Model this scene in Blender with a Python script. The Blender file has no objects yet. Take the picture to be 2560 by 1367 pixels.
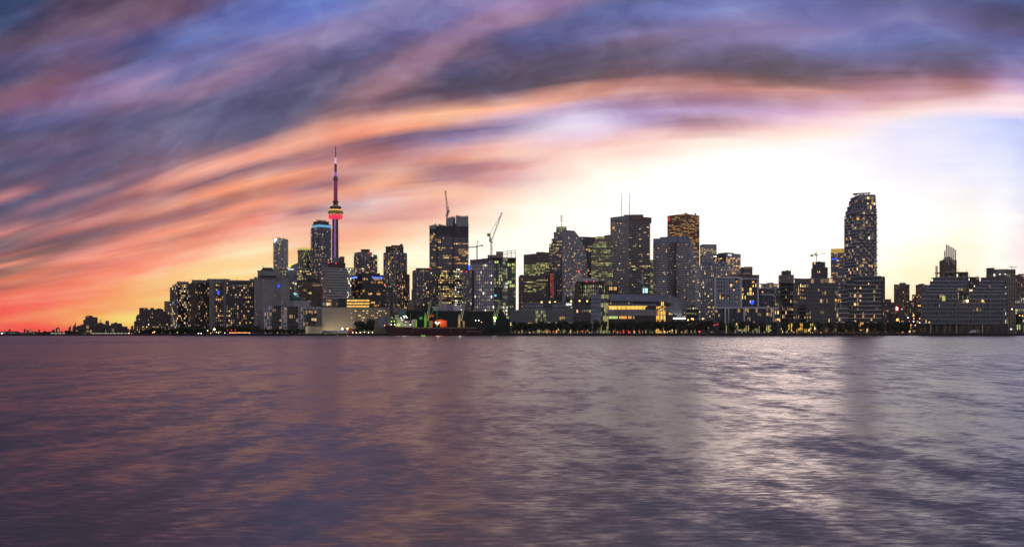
import bpy, math, random
from math import radians, sin, cos, atan2, sqrt, pi
from mathutils import Vector

# ------------------------------------------------------------------ camera
F = 2250.0          # focal length in photo pixels (2560 wide)
HY = 832.0          # horizon row
EYE = 3.0           # eye height above the water
S = bpy.context.scene
cam_d = bpy.data.cameras.new('camera')
cam = bpy.data.objects.new('camera', cam_d)
S.collection.objects.link(cam)
S.camera = cam
cam.location = (0, 0, EYE)
cam.rotation_euler = (radians(90), 0, 0)
cam_d.sensor_width = 36.0
cam_d.lens = 36.0 * F / 2560
cam_d.shift_y = (HY - 683.5) / 2560
cam_d.clip_start = 0.5
cam_d.clip_end = 60000
S.view_settings.view_transform = 'Standard'
S.view_settings.look = 'None'
S.view_settings.exposure = 0.0
S.view_settings.gamma = 1.0
S.view_settings.use_curve_mapping = False
S.cycles.use_denoising = True
S.cycles.max_bounces = 5
S.cycles.diffuse_bounces = 2
S.cycles.glossy_bounces = 3
S.cycles.sample_clamp_indirect = 4.0
S.cycles.caustics_reflective = False
S.cycles.caustics_refractive = False

# ------------------------------------------------------------------ world
def lin(c):
    return c / 12.92 if c <= 0.04045 else ((c + 0.055) / 1.055) ** 2.4

def hexlin(h):
    return tuple(lin(int(h[i:i + 2], 16) / 255) for i in (0, 2, 4))

# sky colours: for each azimuth (as photo column) a list of (photo row, colour)
SKY = {
-500: "0 243c68 150 3c4474 300 484a78 420 4a4a74 520 584c70 600 5c4a6c 700 6c4864 780 80485c 832 904850",
0: "0 24406c 50 2c4374 75 36406a 110 55455f 140 5a4a70 175 5c5a88 205 50507a 230 8a6880 262 9d6c80 285 8f7098 305 6c6ca0 325 50507e 360 665a7c 385 7a6488 400 4e4e7c 430 545880 465 745e78 480 685a78 500 d08080 508 b07884 520 5e5c80 545 6a607c 560 a07078 570 6f6078 586 e09088 600 80686f 625 7a6470 645 b87874 655 846868 662 f89878 675 a07068 690 b07868 705 e88060 720 c07868 740 ff7c5c 760 ff6e58 780 fc5c50 800 ff6848 820 fb5444 832 f85040",
160: "0 4a4668 40 5a4668 75 685070 100 785a78 120 6c6090 150 665078 175 7c5a78 210 8c6480 235 906c94 260 9478a0 285 6f6ea4 310 5a5a88 345 6e5e80 365 78628a 385 665a80 410 5a5880 435 785e80 455 6a587c 480 5f5a7c 496 a87080 510 6a5a78 530 7a6478 550 a87078 565 b87c7c 577 d88884 595 7f6674 620 987070 640 c88480 650 f09884 660 f8987c 675 d08070 695 ec8c70 720 ff8c6c 745 ff8468 765 ff9068 790 ffa868 810 ff8450 825 fc6044 832 fa5840",
320: "0 5f4a68 40 745a74 70 84607c 95 6864a0 120 54528a 150 504c78 175 7070ac 200 8a7cb0 225 a080ac 255 8a6c94 275 7a6488 300 5c5a84 330 64628a 355 70648a 385 6c607e 410 705e7c 435 8a687e 460 80627a 480 c8807c 492 b07478 505 90687a 525 cc8880 545 d08c80 560 98707a 575 a8747c 590 c4847c 605 f0967e 618 e89080 632 f89c80 650 f08c78 670 ff9c7c 690 ffa07a 710 ffb078 735 ffb068 755 ffc06c 775 ffb868 795 ffe878 815 ffc058 832 ff9c48",
480: "0 6a5074 25 64507c 50 5a5c9c 90 6878b8 110 7080c4 135 70689c 160 7c7cb4 185 7878ac 205 8a74a0 225 98789c 245 7c6488 265 5c5c84 300 5a5c84 330 6a6690 360 6c6284 390 846678 405 a87880 418 d89488 432 f4a88e 445 e09488 460 906c78 475 a4747c 488 e89c84 500 f0a488 512 c48478 525 a8747a 540 b07c7c 555 f0a084 568 f8a888 580 d08c7c 592 f09c80 608 e08c7c 622 ffb08c 640 ffb490 655 ffb88c 675 ffd090 695 ffd488 715 ffc478 740 ffdc80 790 ffe078 832 ffb858",
640: "0 5c6cb8 30 5868b0 60 7080c8 90 7878b8 120 8070a0 150 8a7098 190 7c6894 215 646090 240 585880 280 585880 320 5e5e84 345 6c6484 358 b08088 372 f0a48f 390 f4a890 402 e89888 415 906c7c 430 b07c80 445 f8ac88 460 fca888 475 c08478 487 b47c78 500 ffa888 510 f8a084 522 a87478 535 f8a488 550 f0988a 565 f8ac98 580 fcb49c 600 ffc8a0 620 fff0c8 640 ffdca0 660 ffd898 675 fff0b8 690 ffd888 832 ffc870",
800: "0 6480cc 30 7488d0 50 7c84c8 80 8c7cac 110 8878a8 130 645c90 160 54547e 190 56527c 230 5c5a80 265 645c7c 290 8a6878 310 c08c84 325 e8a08c 340 f4ac90 355 eca088 375 c48884 388 9c7480 400 b4808a 420 e8a08c 435 f0a890 450 b88088 465 a8788a 480 d8988c 495 fcb08c 505 e8a088 515 987484 530 b48c98 545 e8b4a4 565 f8c4b0 590 f8b8a0 610 fcc0a0 630 fccfa0 655 ffe0b0 680 ffe4a8 832 ffd080",
960: "0 7878b0 30 8078b0 70 7870a4 95 605e98 120 5c5888 150 705c84 180 7c6484 220 8c6878 250 6c5a74 275 a87c80 290 eca48c 310 ffb090 325 f8a88c 340 9c7484 352 80688a 365 a07480 380 d8988c 395 c08c94 410 d0a0a0 430 e4b0a0 455 f4b498 465 f8b090 480 e0a8a0 500 e8c0c0 520 e8b8b0 540 d8a0a0 560 f0b8a4 580 fcc8ac 600 fcc8a8 620 fff0cc 645 fff8d8 670 fff0c0 832 ffe0a0",
1120: "0 8478b0 30 7474b0 60 7068a4 100 84688c 125 8a6a80 150 705c80 180 54507c 200 4c4a6c 235 5c4e6a 255 a07880 268 f0ac88 285 ffc49c 300 ffb890 310 c89090 322 7c688c 335 806c94 350 a08cb0 362 c0a0b8 378 e0a8a4 395 e0a090 410 b88890 425 a87c88 440 b88c94 455 d4a4a8 475 ffc49c 490 f8c8b0 505 e8b0a8 530 f8c8b8 560 ffe0c8 600 fff4dc 640 fffae8 680 fff8e0 832 fff0c8",
1280: "0 9c84b8 30 a07cac 50 a07890 65 8c7098 80 5c609c 110 50548c 140 544e7c 170 544a6c 200 504866 230 5c5070 245 a87c80 258 ffb494 275 fcc4b0 290 d8b4c8 305 c0b0d0 315 8c7ca8 330 a894b8 345 ccb0c8 360 f0c0bc 375 f8d0c0 395 f0c0b4 405 d8a0a0 418 c89498 430 e8b4b0 445 d8a8b0 465 e8c0c0 490 ffe0cc 530 fff4e4 600 fffbf0 680 fffdf0 832 fffbe8",
1440: "0 8c74a0 15 6c6cac 40 5864a0 70 545a98 100 5c609c 130 60567f 160 504c70 190 54485f 213 6c5060 225 e09880 240 eca080 250 c49098 260 b090b4 275 c0a8d0 295 dcd0ec 315 e8dcf0 335 e4d4ec 350 ecc8d8 365 f4ccc8 380 f8d8cc 400 fce0d8 430 fcecdf 470 fff6ea 540 fffaf2 832 fffdf0",
1600: "0 4c609c 30 5a68b0 55 5c649c 80 7870a8 100 705c84 130 4f4c70 160 5c4c68 185 6c5068 200 a87074 212 d08c80 225 cc9088 240 a88cb0 255 a888a8 268 a890c0 285 b4a0cc 305 c8b4d8 322 e0b4c4 340 f0c8c0 365 f8d4cc 400 fcf0e8 440 fffaf4 540 fffcf8 832 fffef4",
1760: "0 6070b8 30 7080c4 60 7c74ac 80 8074a8 110 686498 140 605a84 160 504c74 180 5c4c68 195 94666c 205 c88884 218 d09488 230 a07ca0 250 a880a0 265 b8a0cc 285 c4acd0 300 a48098 315 a87c90 328 e0b4bc 345 fbe8e0 380 fdf4f0 440 fffdfb 832 fffef8",
1920: "0 5c6cb4 30 6c74b4 60 7c74ac 85 8a7cb4 105 807cb4 125 585484 150 4c4a70 180 504c6c 198 684e60 208 c48484 222 cc9090 235 b08490 255 b898b8 275 c8a8d0 300 e0c0d4 320 ecc8cc 335 fbe8dc 360 f8f4f4 420 fafafe 832 fffef6",
2080: "0 5460a4 30 5c68ac 60 6c70b4 90 8c80b8 105 7c80bc 125 5c6cb0 145 585c94 165 504c74 185 5c5478 205 745c74 220 c08484 240 b88484 250 c89cb0 270 d8b0d0 290 e8c8dc 310 f4d8e0 328 fbe8e0 345 f8f0f4 380 f4f4fe 440 f8f8ff 600 fffef8 740 fffcea 832 fff0c8",
2240: "0 505c98 30 6c70b0 55 7474b0 75 5c68b0 95 5468b4 115 5468a8 140 5c609c 165 706490 185 6c5a7c 200 98708c 220 b4808c 235 c898b0 250 cc9cac 265 d8acb8 285 fbe0dc 300 fcece8 315 e4e4fc 350 e8e8fc 420 f0f0fe 560 fdfcfa 650 fffaea 740 fff0c4 832 ffd888",
2400: "0 4c5c98 25 505890 50 645c90 75 6468a8 100 5468a8 130 50588c 150 4e4c78 168 50507a 185 7c6080 205 a87484 222 b4848c 240 c89ca8 255 f0c8d0 270 f8dce0 285 fbeef4 295 d4dcfc 330 dce0fc 420 e8ecff 560 fcf8f0 700 fff0cc 832 ffe8b0",
2560: "0 3c5490 30 465080 60 50507c 80 585898 110 6070b0 140 7474b0 165 9080b4 190 a088b8 215 d0a8d0 240 ecd0e0 265 f4dce8 280 f0e4f8 290 c4d0fc 320 c8d4fc 400 d8e0fc 500 ecf0fc 600 f8f0f4 700 fdf0ec 832 f8f0e0",
3060: "0 38508c 100 4c5c98 180 6c78b0 260 9098c8 340 98a8dc 440 a0b0e0 600 a8acd0 720 b0a4b8 832 b0a0a8",
}
EDGE = [(-500, 200), (0, 247), (160, 298), (320, 350), (480, 416), (640, 474), (800, 514), (960, 552), (1120, 574), (1280, 589), (1440, 612),
        (1600, 630), (1760, 635), (1920, 633), (2080, 625), (2240, 627), (2400, 635), (2560, 645), (3060, 650)]
SA = 0.64

def build_world():
    w = bpy.data.worlds.new('World')
    S.world = w
    w.use_nodes = True
    nt = w.node_tree
    N, L = nt.nodes, nt.links
    N.clear()

    def n(t, **k):
        x = N.new(t)
        for a, v in k.items():
            setattr(x, a, v)
        return x

    def m(op, a, b=None, c=None, clamp=False):
        x = n('ShaderNodeMath', operation=op, use_clamp=clamp)
        for i, v in enumerate((a, b, c)):
            if v is None:
                continue
            if isinstance(v, (int, float)):
                x.inputs[i].default_value = v
            else:
                L.new(v, x.inputs[i])
        return x.outputs[0]

    def mr(v, a, b, smooth=False, c=0.0, d=1.0):
        x = n('ShaderNodeMapRange', clamp=True)
        x.interpolation_type = 'SMOOTHSTEP' if smooth else 'LINEAR'
        L.new(v, x.inputs[0])
        for i, q in zip((1, 2, 3, 4), (a, b, c, d)):
            x.inputs[i].default_value = q
        return x.outputs[0]

    tc = n('ShaderNodeTexCoord')
    sep = n('ShaderNodeSeparateXYZ')
    L.new(tc.outputs['Generated'], sep.inputs[0])
    X, Y, Z = sep.outputs
    w2 = m('SQRT', m('ADD', m('MULTIPLY', X, X), m('ADD', m('MULTIPLY', Y, Y), 1e-6)))
    sa = m('DIVIDE', X, w2)                       # sine of the azimuth
    Hh = m('MINIMUM', m('DIVIDE', m('MAXIMUM', Z, 0.0), w2), 4.0)     # tangent of the elevation
    u0 = mr(sa, -SA, SA)
    # height of the long bright cloud edge as a function of azimuth
    fc = n('ShaderNodeValToRGB')
    cr = fc.color_ramp
    cr.interpolation = 'B_SPLINE'

    def upos(px):
        k = (px - 1280) / F
        return (k / sqrt(1 + k * k) + SA) / (2 * SA)

    def caz(px):
        k = (px - 1280) / F
        return 1 / sqrt(1 + k * k)
    for i, (px, h) in enumerate(EDGE):
        e = cr.elements[i] if i < 2 else cr.elements.new(upos(px))
        e.position = upos(px)
        v = h * caz(px) / F
        e.color = (v, v, v, 1)
    L.new(u0, fc.inputs[0])
    edge = m('MULTIPLY', fc.outputs[0], 1.0)
    t1 = m('MINIMUM', m('DIVIDE', Hh, edge), 1.0)
    t2 = m('DIVIDE', m('MAXIMUM', m('SUBTRACT', Hh, edge), 0.0), 600.0 / F)
    t = m('ADD', t1, t2)
    # streaky noise in flow coordinates
    def noise(sx, sy, z, det=3.0, rough=0.55, dist=0.0):
        cx = n('ShaderNodeCombineXYZ')
        L.new(m('MULTIPLY', sa, sx), cx.inputs[0])
        L.new(m('MULTIPLY', t, sy), cx.inputs[1])
        cx.inputs[2].default_value = z
        nn = n('ShaderNodeTexNoise')
        nn.inputs['Scale'].default_value = 1.0
        nn.inputs['Detail'].default_value = det
        nn.inputs['Roughness'].default_value = rough
        nn.inputs['Distortion'].default_value = dist
        L.new(cx.outputs[0], nn.inputs['Vector'])
        return m('SUBTRACT', nn.outputs[0], 0.5)
    nA = noise(9, 14, 3.1, 3, 0.5)
    nB = noise(12, 9, 7.7, 3, 0.5)
    nC = noise(9, 40, 1.3, 3, 0.5, 0.4)
    nD = noise(21, 10, 5.3, 5, 0.55, 0.5)
    nE = noise(9, 5, 8.3, 4, 0.5, 0.6)
    nC = m('MULTIPLY', nC, mr(t, 0.8, 1.2, False, 1.0, 0.25))
    tw = m('ADD', t, m('ADD', m('MULTIPLY', nA, 0.045), m('MULTIPLY', nC, 0.018)))
    uw = m('ADD', u0, m('ADD', m('MULTIPLY', nB, 0.05), m('MULTIPLY', nC, 0.012)))
    # rows
    rows = [i * 0.04 for i in range(26)] + [1.03, 1.06, 1.09, 1.12, 1.16, 1.2, 1.24, 1.28, 1.32, 1.36, 1.4, 1.45, 1.5, 1.56, 1.62, 1.68,
                                            1.75, 1.82, 1.9, 2.0]
    cols = {}
    for px, s in SKY.items():
        q = s.split()
        cols[px] = [(float(q[i]), hexlin(q[i + 1])) for i in range(0, len(q), 2)]

    def sample(px, y):
        c = cols[px]
        if y <= c[0][0]:
            return c[0][1]
        for (y0, a), (y1, b) in zip(c, c[1:]):
            if y <= y1:
                f = (y - y0) / (y1 - y0)
                return tuple(p + (r - p) * f for p, r in zip(a, b))
        return c[-1][1]
    he = dict(EDGE)
    prev = None
    for ri, tr in enumerate(rows):
        rp = n('ShaderNodeValToRGB')
        cr = rp.color_ramp
        cr.interpolation = 'CARDINAL'
        for i, px in enumerate(sorted(cols)):
            c = caz(px)
            h = he[px]
            y = HY - (min(tr, 1) * h + max(0, tr - 1) * 600 / c)
            e = cr.elements[i] if i < 2 else cr.elements.new(upos(px))
            e.position = upos(px)
            e.color = (*sample(px, y), 1)
        L.new(uw, rp.inputs[0])
        if prev is None:
            prev = rp.outputs[0]
        else:
            mx = n('ShaderNodeMix', data_type='RGBA')
            L.new(mr(tw, rows[ri - 1], tr), mx.inputs[0])
            L.new(prev, mx.inputs[6])
            L.new(rp.outputs[0], mx.inputs[7])
            prev = mx.outputs[2]
    # slanting pink wisp that climbs from the bright edge to the top
    bc = n('ShaderNodeValToRGB')
    pts = [(1560, -60), (1420, 0), (1260, 60), (1110, 130), (1000, 205), (890, 290)]
    pts = sorted(((HY - y) / F * caz(x), upos(x)) for x, y in pts)
    bc.color_ramp.interpolation = 'B_SPLINE'
    for i, (hh, uu) in enumerate(pts):
        e = bc.color_ramp.elements[i] if i < 2 else bc.color_ramp.elements.new(hh * 2)
        e.position = hh * 2
        e.color = (uu, uu, uu, 1)
    L.new(m('MULTIPLY', Hh, 2.0), bc.inputs[0])
    dd = m('ABSOLUTE', m('SUBTRACT', m('ADD', u0, m('MULTIPLY', nE, 0.05)), m('ADD', bc.outputs[0], -0.012)))
    wf = m('MULTIPLY', mr(dd, 0.035, 0.0, True), m('MULTIPLY', mr(Hh, 0.225, 0.275, True), mr(Hh, 0.45, 0.36, True)))
    wc = n('ShaderNodeValToRGB')
    wc.color_ramp.elements[0].position = 0.5
    wc.color_ramp.elements[0].color = (*hexlin('a87c84'), 1)
    wc.color_ramp.elements[1].position = 0.72
    wc.color_ramp.elements[1].color = (*hexlin('a084b4'), 1)
    L.new(m('MULTIPLY', Hh, 2.0), wc.inputs[0])
    wm = n('ShaderNodeMix', data_type='RGBA')
    L.new(m('MULTIPLY', wf, 0.75), wm.inputs[0])
    L.new(prev, wm.inputs[6])
    L.new(wc.outputs[0], wm.inputs[7])
    prev = wm.outputs[2]
    gm = n('ShaderNodeGamma')
    L.new(prev, gm.inputs[0])
    L.new(m('ADD', 1.13, m('ADD', m('MULTIPLY', nC, 0.45), m('ADD', m('MULTIPLY', nD, 0.80), m('MULTIPLY', nE, 0.65)))), gm.inputs[1])
    hs = n('ShaderNodeHueSaturation')
    L.new(mr(t, 0.85, 1.15, False, 0.98, 0.91), hs.inputs['Saturation'])
    L.new(gm.outputs[0], hs.inputs['Color'])
    front = hs.outputs[0]
    # overhead and behind: grey clouds, made brighter low down to light the facades
    nz = n('ShaderNodeTexNoise')
    nz.inputs['Scale'].default_value = 2.2
    nz.inputs['Detail'].default_value = 5
    mp = n('ShaderNodeMapping')
    mp.inputs['Scale'].default_value = (1, 1, 3)
    L.new(tc.outputs['Generated'], mp.inputs[0])
    L.new(mp.outputs[0], nz.inputs['Vector'])
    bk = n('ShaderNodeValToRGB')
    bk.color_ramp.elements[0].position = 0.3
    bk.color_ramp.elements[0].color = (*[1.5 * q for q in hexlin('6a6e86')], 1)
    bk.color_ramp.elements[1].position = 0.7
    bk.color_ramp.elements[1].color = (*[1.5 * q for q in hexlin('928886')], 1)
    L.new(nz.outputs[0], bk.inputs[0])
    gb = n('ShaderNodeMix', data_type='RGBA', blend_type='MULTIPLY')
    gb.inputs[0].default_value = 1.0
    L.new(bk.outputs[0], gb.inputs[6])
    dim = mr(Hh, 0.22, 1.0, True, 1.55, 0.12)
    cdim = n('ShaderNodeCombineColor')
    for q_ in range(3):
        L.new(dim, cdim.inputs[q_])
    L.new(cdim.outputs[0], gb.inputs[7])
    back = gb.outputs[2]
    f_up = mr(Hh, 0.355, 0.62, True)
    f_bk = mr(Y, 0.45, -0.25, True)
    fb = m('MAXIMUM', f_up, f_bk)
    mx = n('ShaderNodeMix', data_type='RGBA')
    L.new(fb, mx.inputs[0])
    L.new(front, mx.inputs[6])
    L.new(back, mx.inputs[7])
    sky = n('ShaderNodeTexSky', sky_type='NISHITA')
    sky.sun_disc = False
    sky.sun_elevation = SUN_EL
    sky.sun_rotation = SUN_AZ
    sky.dust_density = 3.0
    # the brightest sky lies beyond what a picture can hold
    lum = n('ShaderNodeRGBToBW')
    L.new(mx.outputs[2], lum.inputs[0])
    hdr = mr(lum.outputs[0], 0.86, 1.0, True, 1.0, 1.12)
    bg1 = n('ShaderNodeBackground')
    L.new(mx.outputs[2], bg1.inputs[0])
    L.new(m('MULTIPLY', hdr, m('ADD', 1.0, m('MULTIPLY', m('MINIMUM', m('DIVIDE', 0.055, m('MAXIMUM', Hh, 0.01)), 1.0), 0.2))), bg1.inputs[1])
    bg2 = n('ShaderNodeBackground')
    L.new(sky.outputs[0], bg2.inputs[0])
    bg2.inputs[1].default_value = 0.004
    ad = n('ShaderNodeAddShader')
    L.new(bg1.outputs[0], ad.inputs[0])
    L.new(bg2.outputs[0], ad.inputs[1])
    out = n('ShaderNodeOutputWorld')
    L.new(ad.outputs[0], out.inputs[0])
    w.cycles.sampling_method = 'MANUAL'
    w.cycles.sample_map_resolution = 1024

SUN_EL = radians(4.0)
SUN_AZ = math.atan((1940 - 1280) / F)       # clockwise from +Y
build_world()
sun_d = bpy.data.lights.new('sun', 'SUN')
sun_d.energy = 0.08
sun_d.angle = radians(11.0)
sun_d.color = (1.0, 0.72, 0.60)
sun = bpy.data.objects.new('sun', sun_d)
S.collection.objects.link(sun)
sdir = Vector((sin(SUN_AZ) * cos(SUN_EL), cos(SUN_AZ) * cos(SUN_EL), sin(SUN_EL)))
sun.rotation_euler = sdir.to_track_quat('Z', 'Y').to_euler()

# ------------------------------------------------------------------ materials
MATS = {}

def mat(name, col, rough=0.7, metal=0.0, var=0.25, scale=0.15, emit=None, est=0.0, ior=1.5, spec=0.5):
    if name in MATS:
        return MATS[name]
    mt = bpy.data.materials.new(name)
    mt.use_nodes = True
    nt = mt.node_tree
    p = nt.nodes['Principled BSDF']
    p.inputs['Base Color'].default_value = (*col, 1)
    p.inputs['Roughness'].default_value = rough
    p.inputs['Metallic'].default_value = metal
    p.inputs['IOR'].default_value = ior
    p.inputs['Specular IOR Level'].default_value = spec
    if var > 0:
        tc = nt.nodes.new('ShaderNodeTexCoord')
        nz = nt.nodes.new('ShaderNodeTexNoise')
        nz.inputs['Scale'].default_value = scale
        nz.inputs['Detail'].default_value = 5
        nz.inputs['Roughness'].default_value = 0.65
        nt.links.new(tc.outputs['Object'], nz.inputs['Vector'])
        rp = nt.nodes.new('ShaderNodeValToRGB')
        rp.color_ramp.elements[0].position = 0.3
        rp.color_ramp.elements[1].position = 0.7
        rp.color_ramp.elements[0].color = (*[c * (1 - var) for c in col], 1)
        rp.color_ramp.elements[1].color = (*[min(1, c * (1 + var)) for c in col], 1)
        nt.links.new(nz.outputs[0], rp.inputs[0])
        nt.links.new(rp.outputs[0], p.inputs['Base Color'])
    if emit is not None:
        p.inputs['Emission Color'].default_value = (*emit, 1)
        p.inputs['Emission Strength'].default_value = est
        mt.cycles.emission_sampling = 'NONE'
    MATS[name] = mt
    return mt

# walls
mat('concrete', (.26, .25, .24))
mat('pale_concrete', (.42, .42, .43))
mat('white_panel', (.62, .63, .66))
mat('grey_panel', (.24, .25, .28))
mat('blue_panel', (.22, .25, .34))
mat('dark_panel', (.05, .05, .06))
mat('black_panel', (.018, .018, .022), 0.4)
mat('brown_stone', (.17, .11, .08))
mat('red_granite', (.20, .075, .05))
mat('dark_brick', (.10, .065, .055))
mat('beige_stone', (.33, .27, .20))
mat('teal_copper', (.09, .22, .20))
mat('terrace_blue', (.36, .41, .52))
mat('void', (.012, .012, .016), .6, spec=.2)
mat('dark_roof', (.06, .055, .055))
mat('steel', (.20, .20, .21), 0.45, 0.6)
mat('white_steel', (.7, .7, .68), 0.5)
mat('rusty_steel', (.22, .09, .06), 0.6)
mat('purple_wrap', (.28, .24, .32))
mat('shed_green', (.022, .032, .032), 0.8)
mat('hull_red', (.055, .012, .014), 0.6)
mat('orange_paint', (.75, .13, .03), 0.6)
mat('tan_paint', (.38, .26, .14), 0.7)
mat('green_paint', (.20, .50, .12), 0.5)
mat('cream_paint', (.55, .55, .40), 0.6)
mat('asphalt', (.05, .05, .055), 0.8)
mat('paving', (.16, .15, .14), 0.8)
mat('seawall_stone', (.035, .033, .035), 0.8)
mat('soil', (.04, .045, .03), 0.9)
mat('bark', (.06, .045, .035), 0.9)
mat('leaf_dark', (.028, .045, .020), 0.8, scale=0.6)
mat('leaf_mid', (.045, .075, .025), 0.8, scale=0.6)
mat('leaf_yellow', (.20, .19, .04), 0.8, scale=0.6)
mat('car_dark', (.03, .03, .035), 0.3)
mat('car_silver', (.30, .31, .33), 0.3, 0.5)
mat('car_red', (.35, .03, .03), 0.35)
mat('white_paint', (.75, .75, .75), 0.5)
mat('rubber', (.02, .02, .02), 0.9)
# glass
mat('glass', (.020, .024, .032), 0.12, spec=0.6, var=0.4, scale=0.05)
mat('glass_blue', (.045, .070, .110), 0.10, spec=0.9, ior=1.7, var=0.35, scale=0.05)
mat('glass_pale', (.10, .12, .15), 0.14, spec=0.9, ior=1.7, var=0.35, scale=0.05)
mat('glass_black', (.008, .008, .010), 0.15, spec=0.5, var=0.4, scale=0.05)
mat('glass_green', (.035, .055, .045), 0.12, spec=0.7, var=0.35, scale=0.05)
mat('glass_teal', (.03, .055, .07), 0.12, spec=0.7, var=0.35, scale=0.05)
# things that give off light
def glow(name, col, st):
    return mat(name, (.02, .02, .02), 0.5, var=0, emit=col, est=st)
glow('lit_warm', (1, .60, .22), 1.35)
glow('lit_amber', (1, .46, .10), 1.0)
glow('lit_dim', (1, .58, .25), 0.4)
glow('lit_soft', (1, .62, .30), 0.8)
glow('lit_faint', (1, .70, .45), 0.15)
glow('lit_yellow', (1, .78, .25), 1.3)
glow('lit_ydim', (.95, .78, .28), 0.5)
glow('lit_green', (.75, .92, .28), 0.8)
glow('lit_gdim', (.62, .75, .28), 0.28)
glow('lit_white', (1, .88, .66), 1.7)
glow('lit_cool', (.75, .88, 1), .6)
glow('lit_cooldim', (.6, .75, .9), 0.25)
glow('lit_red', (1, .10, .06), 0.8)
glow('lit_redbright', (1, .03, .05), 1.8)
glow('lit_blue', (.02, .08, 1), 1.4)
glow('lit_cyan', (.15, .75, 1), 1.1)
glow('lit_gold', (1, .58, .10), 1.3)
glow('lit_pink', (1, .03, .10), 1.0)
glow('lit_magenta', (.55, .02, .18), 0.35)
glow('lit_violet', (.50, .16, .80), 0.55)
glow('lit_lilac', (.75, .55, 1), 0.9)
glow('lamp_white', (1, .95, .85), 6.0)
glow('lamp_orange', (1, .38, .10), 5.0)
glow('lamp_yellow', (1, .70, .25), 7.0)
glow('lamp_green', (.45, 1, .10), 4.0)
glow('lamp_red', (1, .03, .04), 3.0)
glow('sign_white', (1, 1, 1), 2.2)
glow('sign_yellow', (1, .75, .05), 1.6)
glow('crown_yellow', (.85, .80, .20), 0.7)

PAL = {
    'res': [('lit_warm', 1.8), ('lit_amber', .8), ('lit_soft', 4), ('lit_dim', 8), ('lit_faint', 8), ('lit_white', .5)],
    'resblue': [('lit_warm', 2), ('lit_soft', 3), ('lit_yellow', 1), ('lit_dim', 4), ('lit_cooldim', 2), ('lit_cool', 1), ('lit_faint', 3)],
    'off': [('lit_yellow', 2), ('lit_ydim', 5), ('lit_warm', 2), ('lit_dim', 4), ('lit_faint', 3)],
    'grn': [('lit_green', 3), ('lit_gdim', 6), ('lit_ydim', 3), ('lit_yellow', 1)],
    'org': [('lit_warm', 4), ('lit_dim', 6), ('lit_amber', 4), ('lit_faint', 2)],
    'wht': [('lit_white', 3), ('lit_ydim', 3), ('lit_gdim', 2), ('lit_cooldim', 2)],
    'far': [('lit_dim', 3), ('lit_warm', 2), ('lit_faint', 3)],
    'gold': [('lit_gold', 4), ('lit_yellow', 2), ('lit_amber', 2)],
    'pale': [('lit_ydim', 4), ('lit_gdim', 3)],
}

# ------------------------------------------------------------------ mesh helpers
C = S.collection

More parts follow.
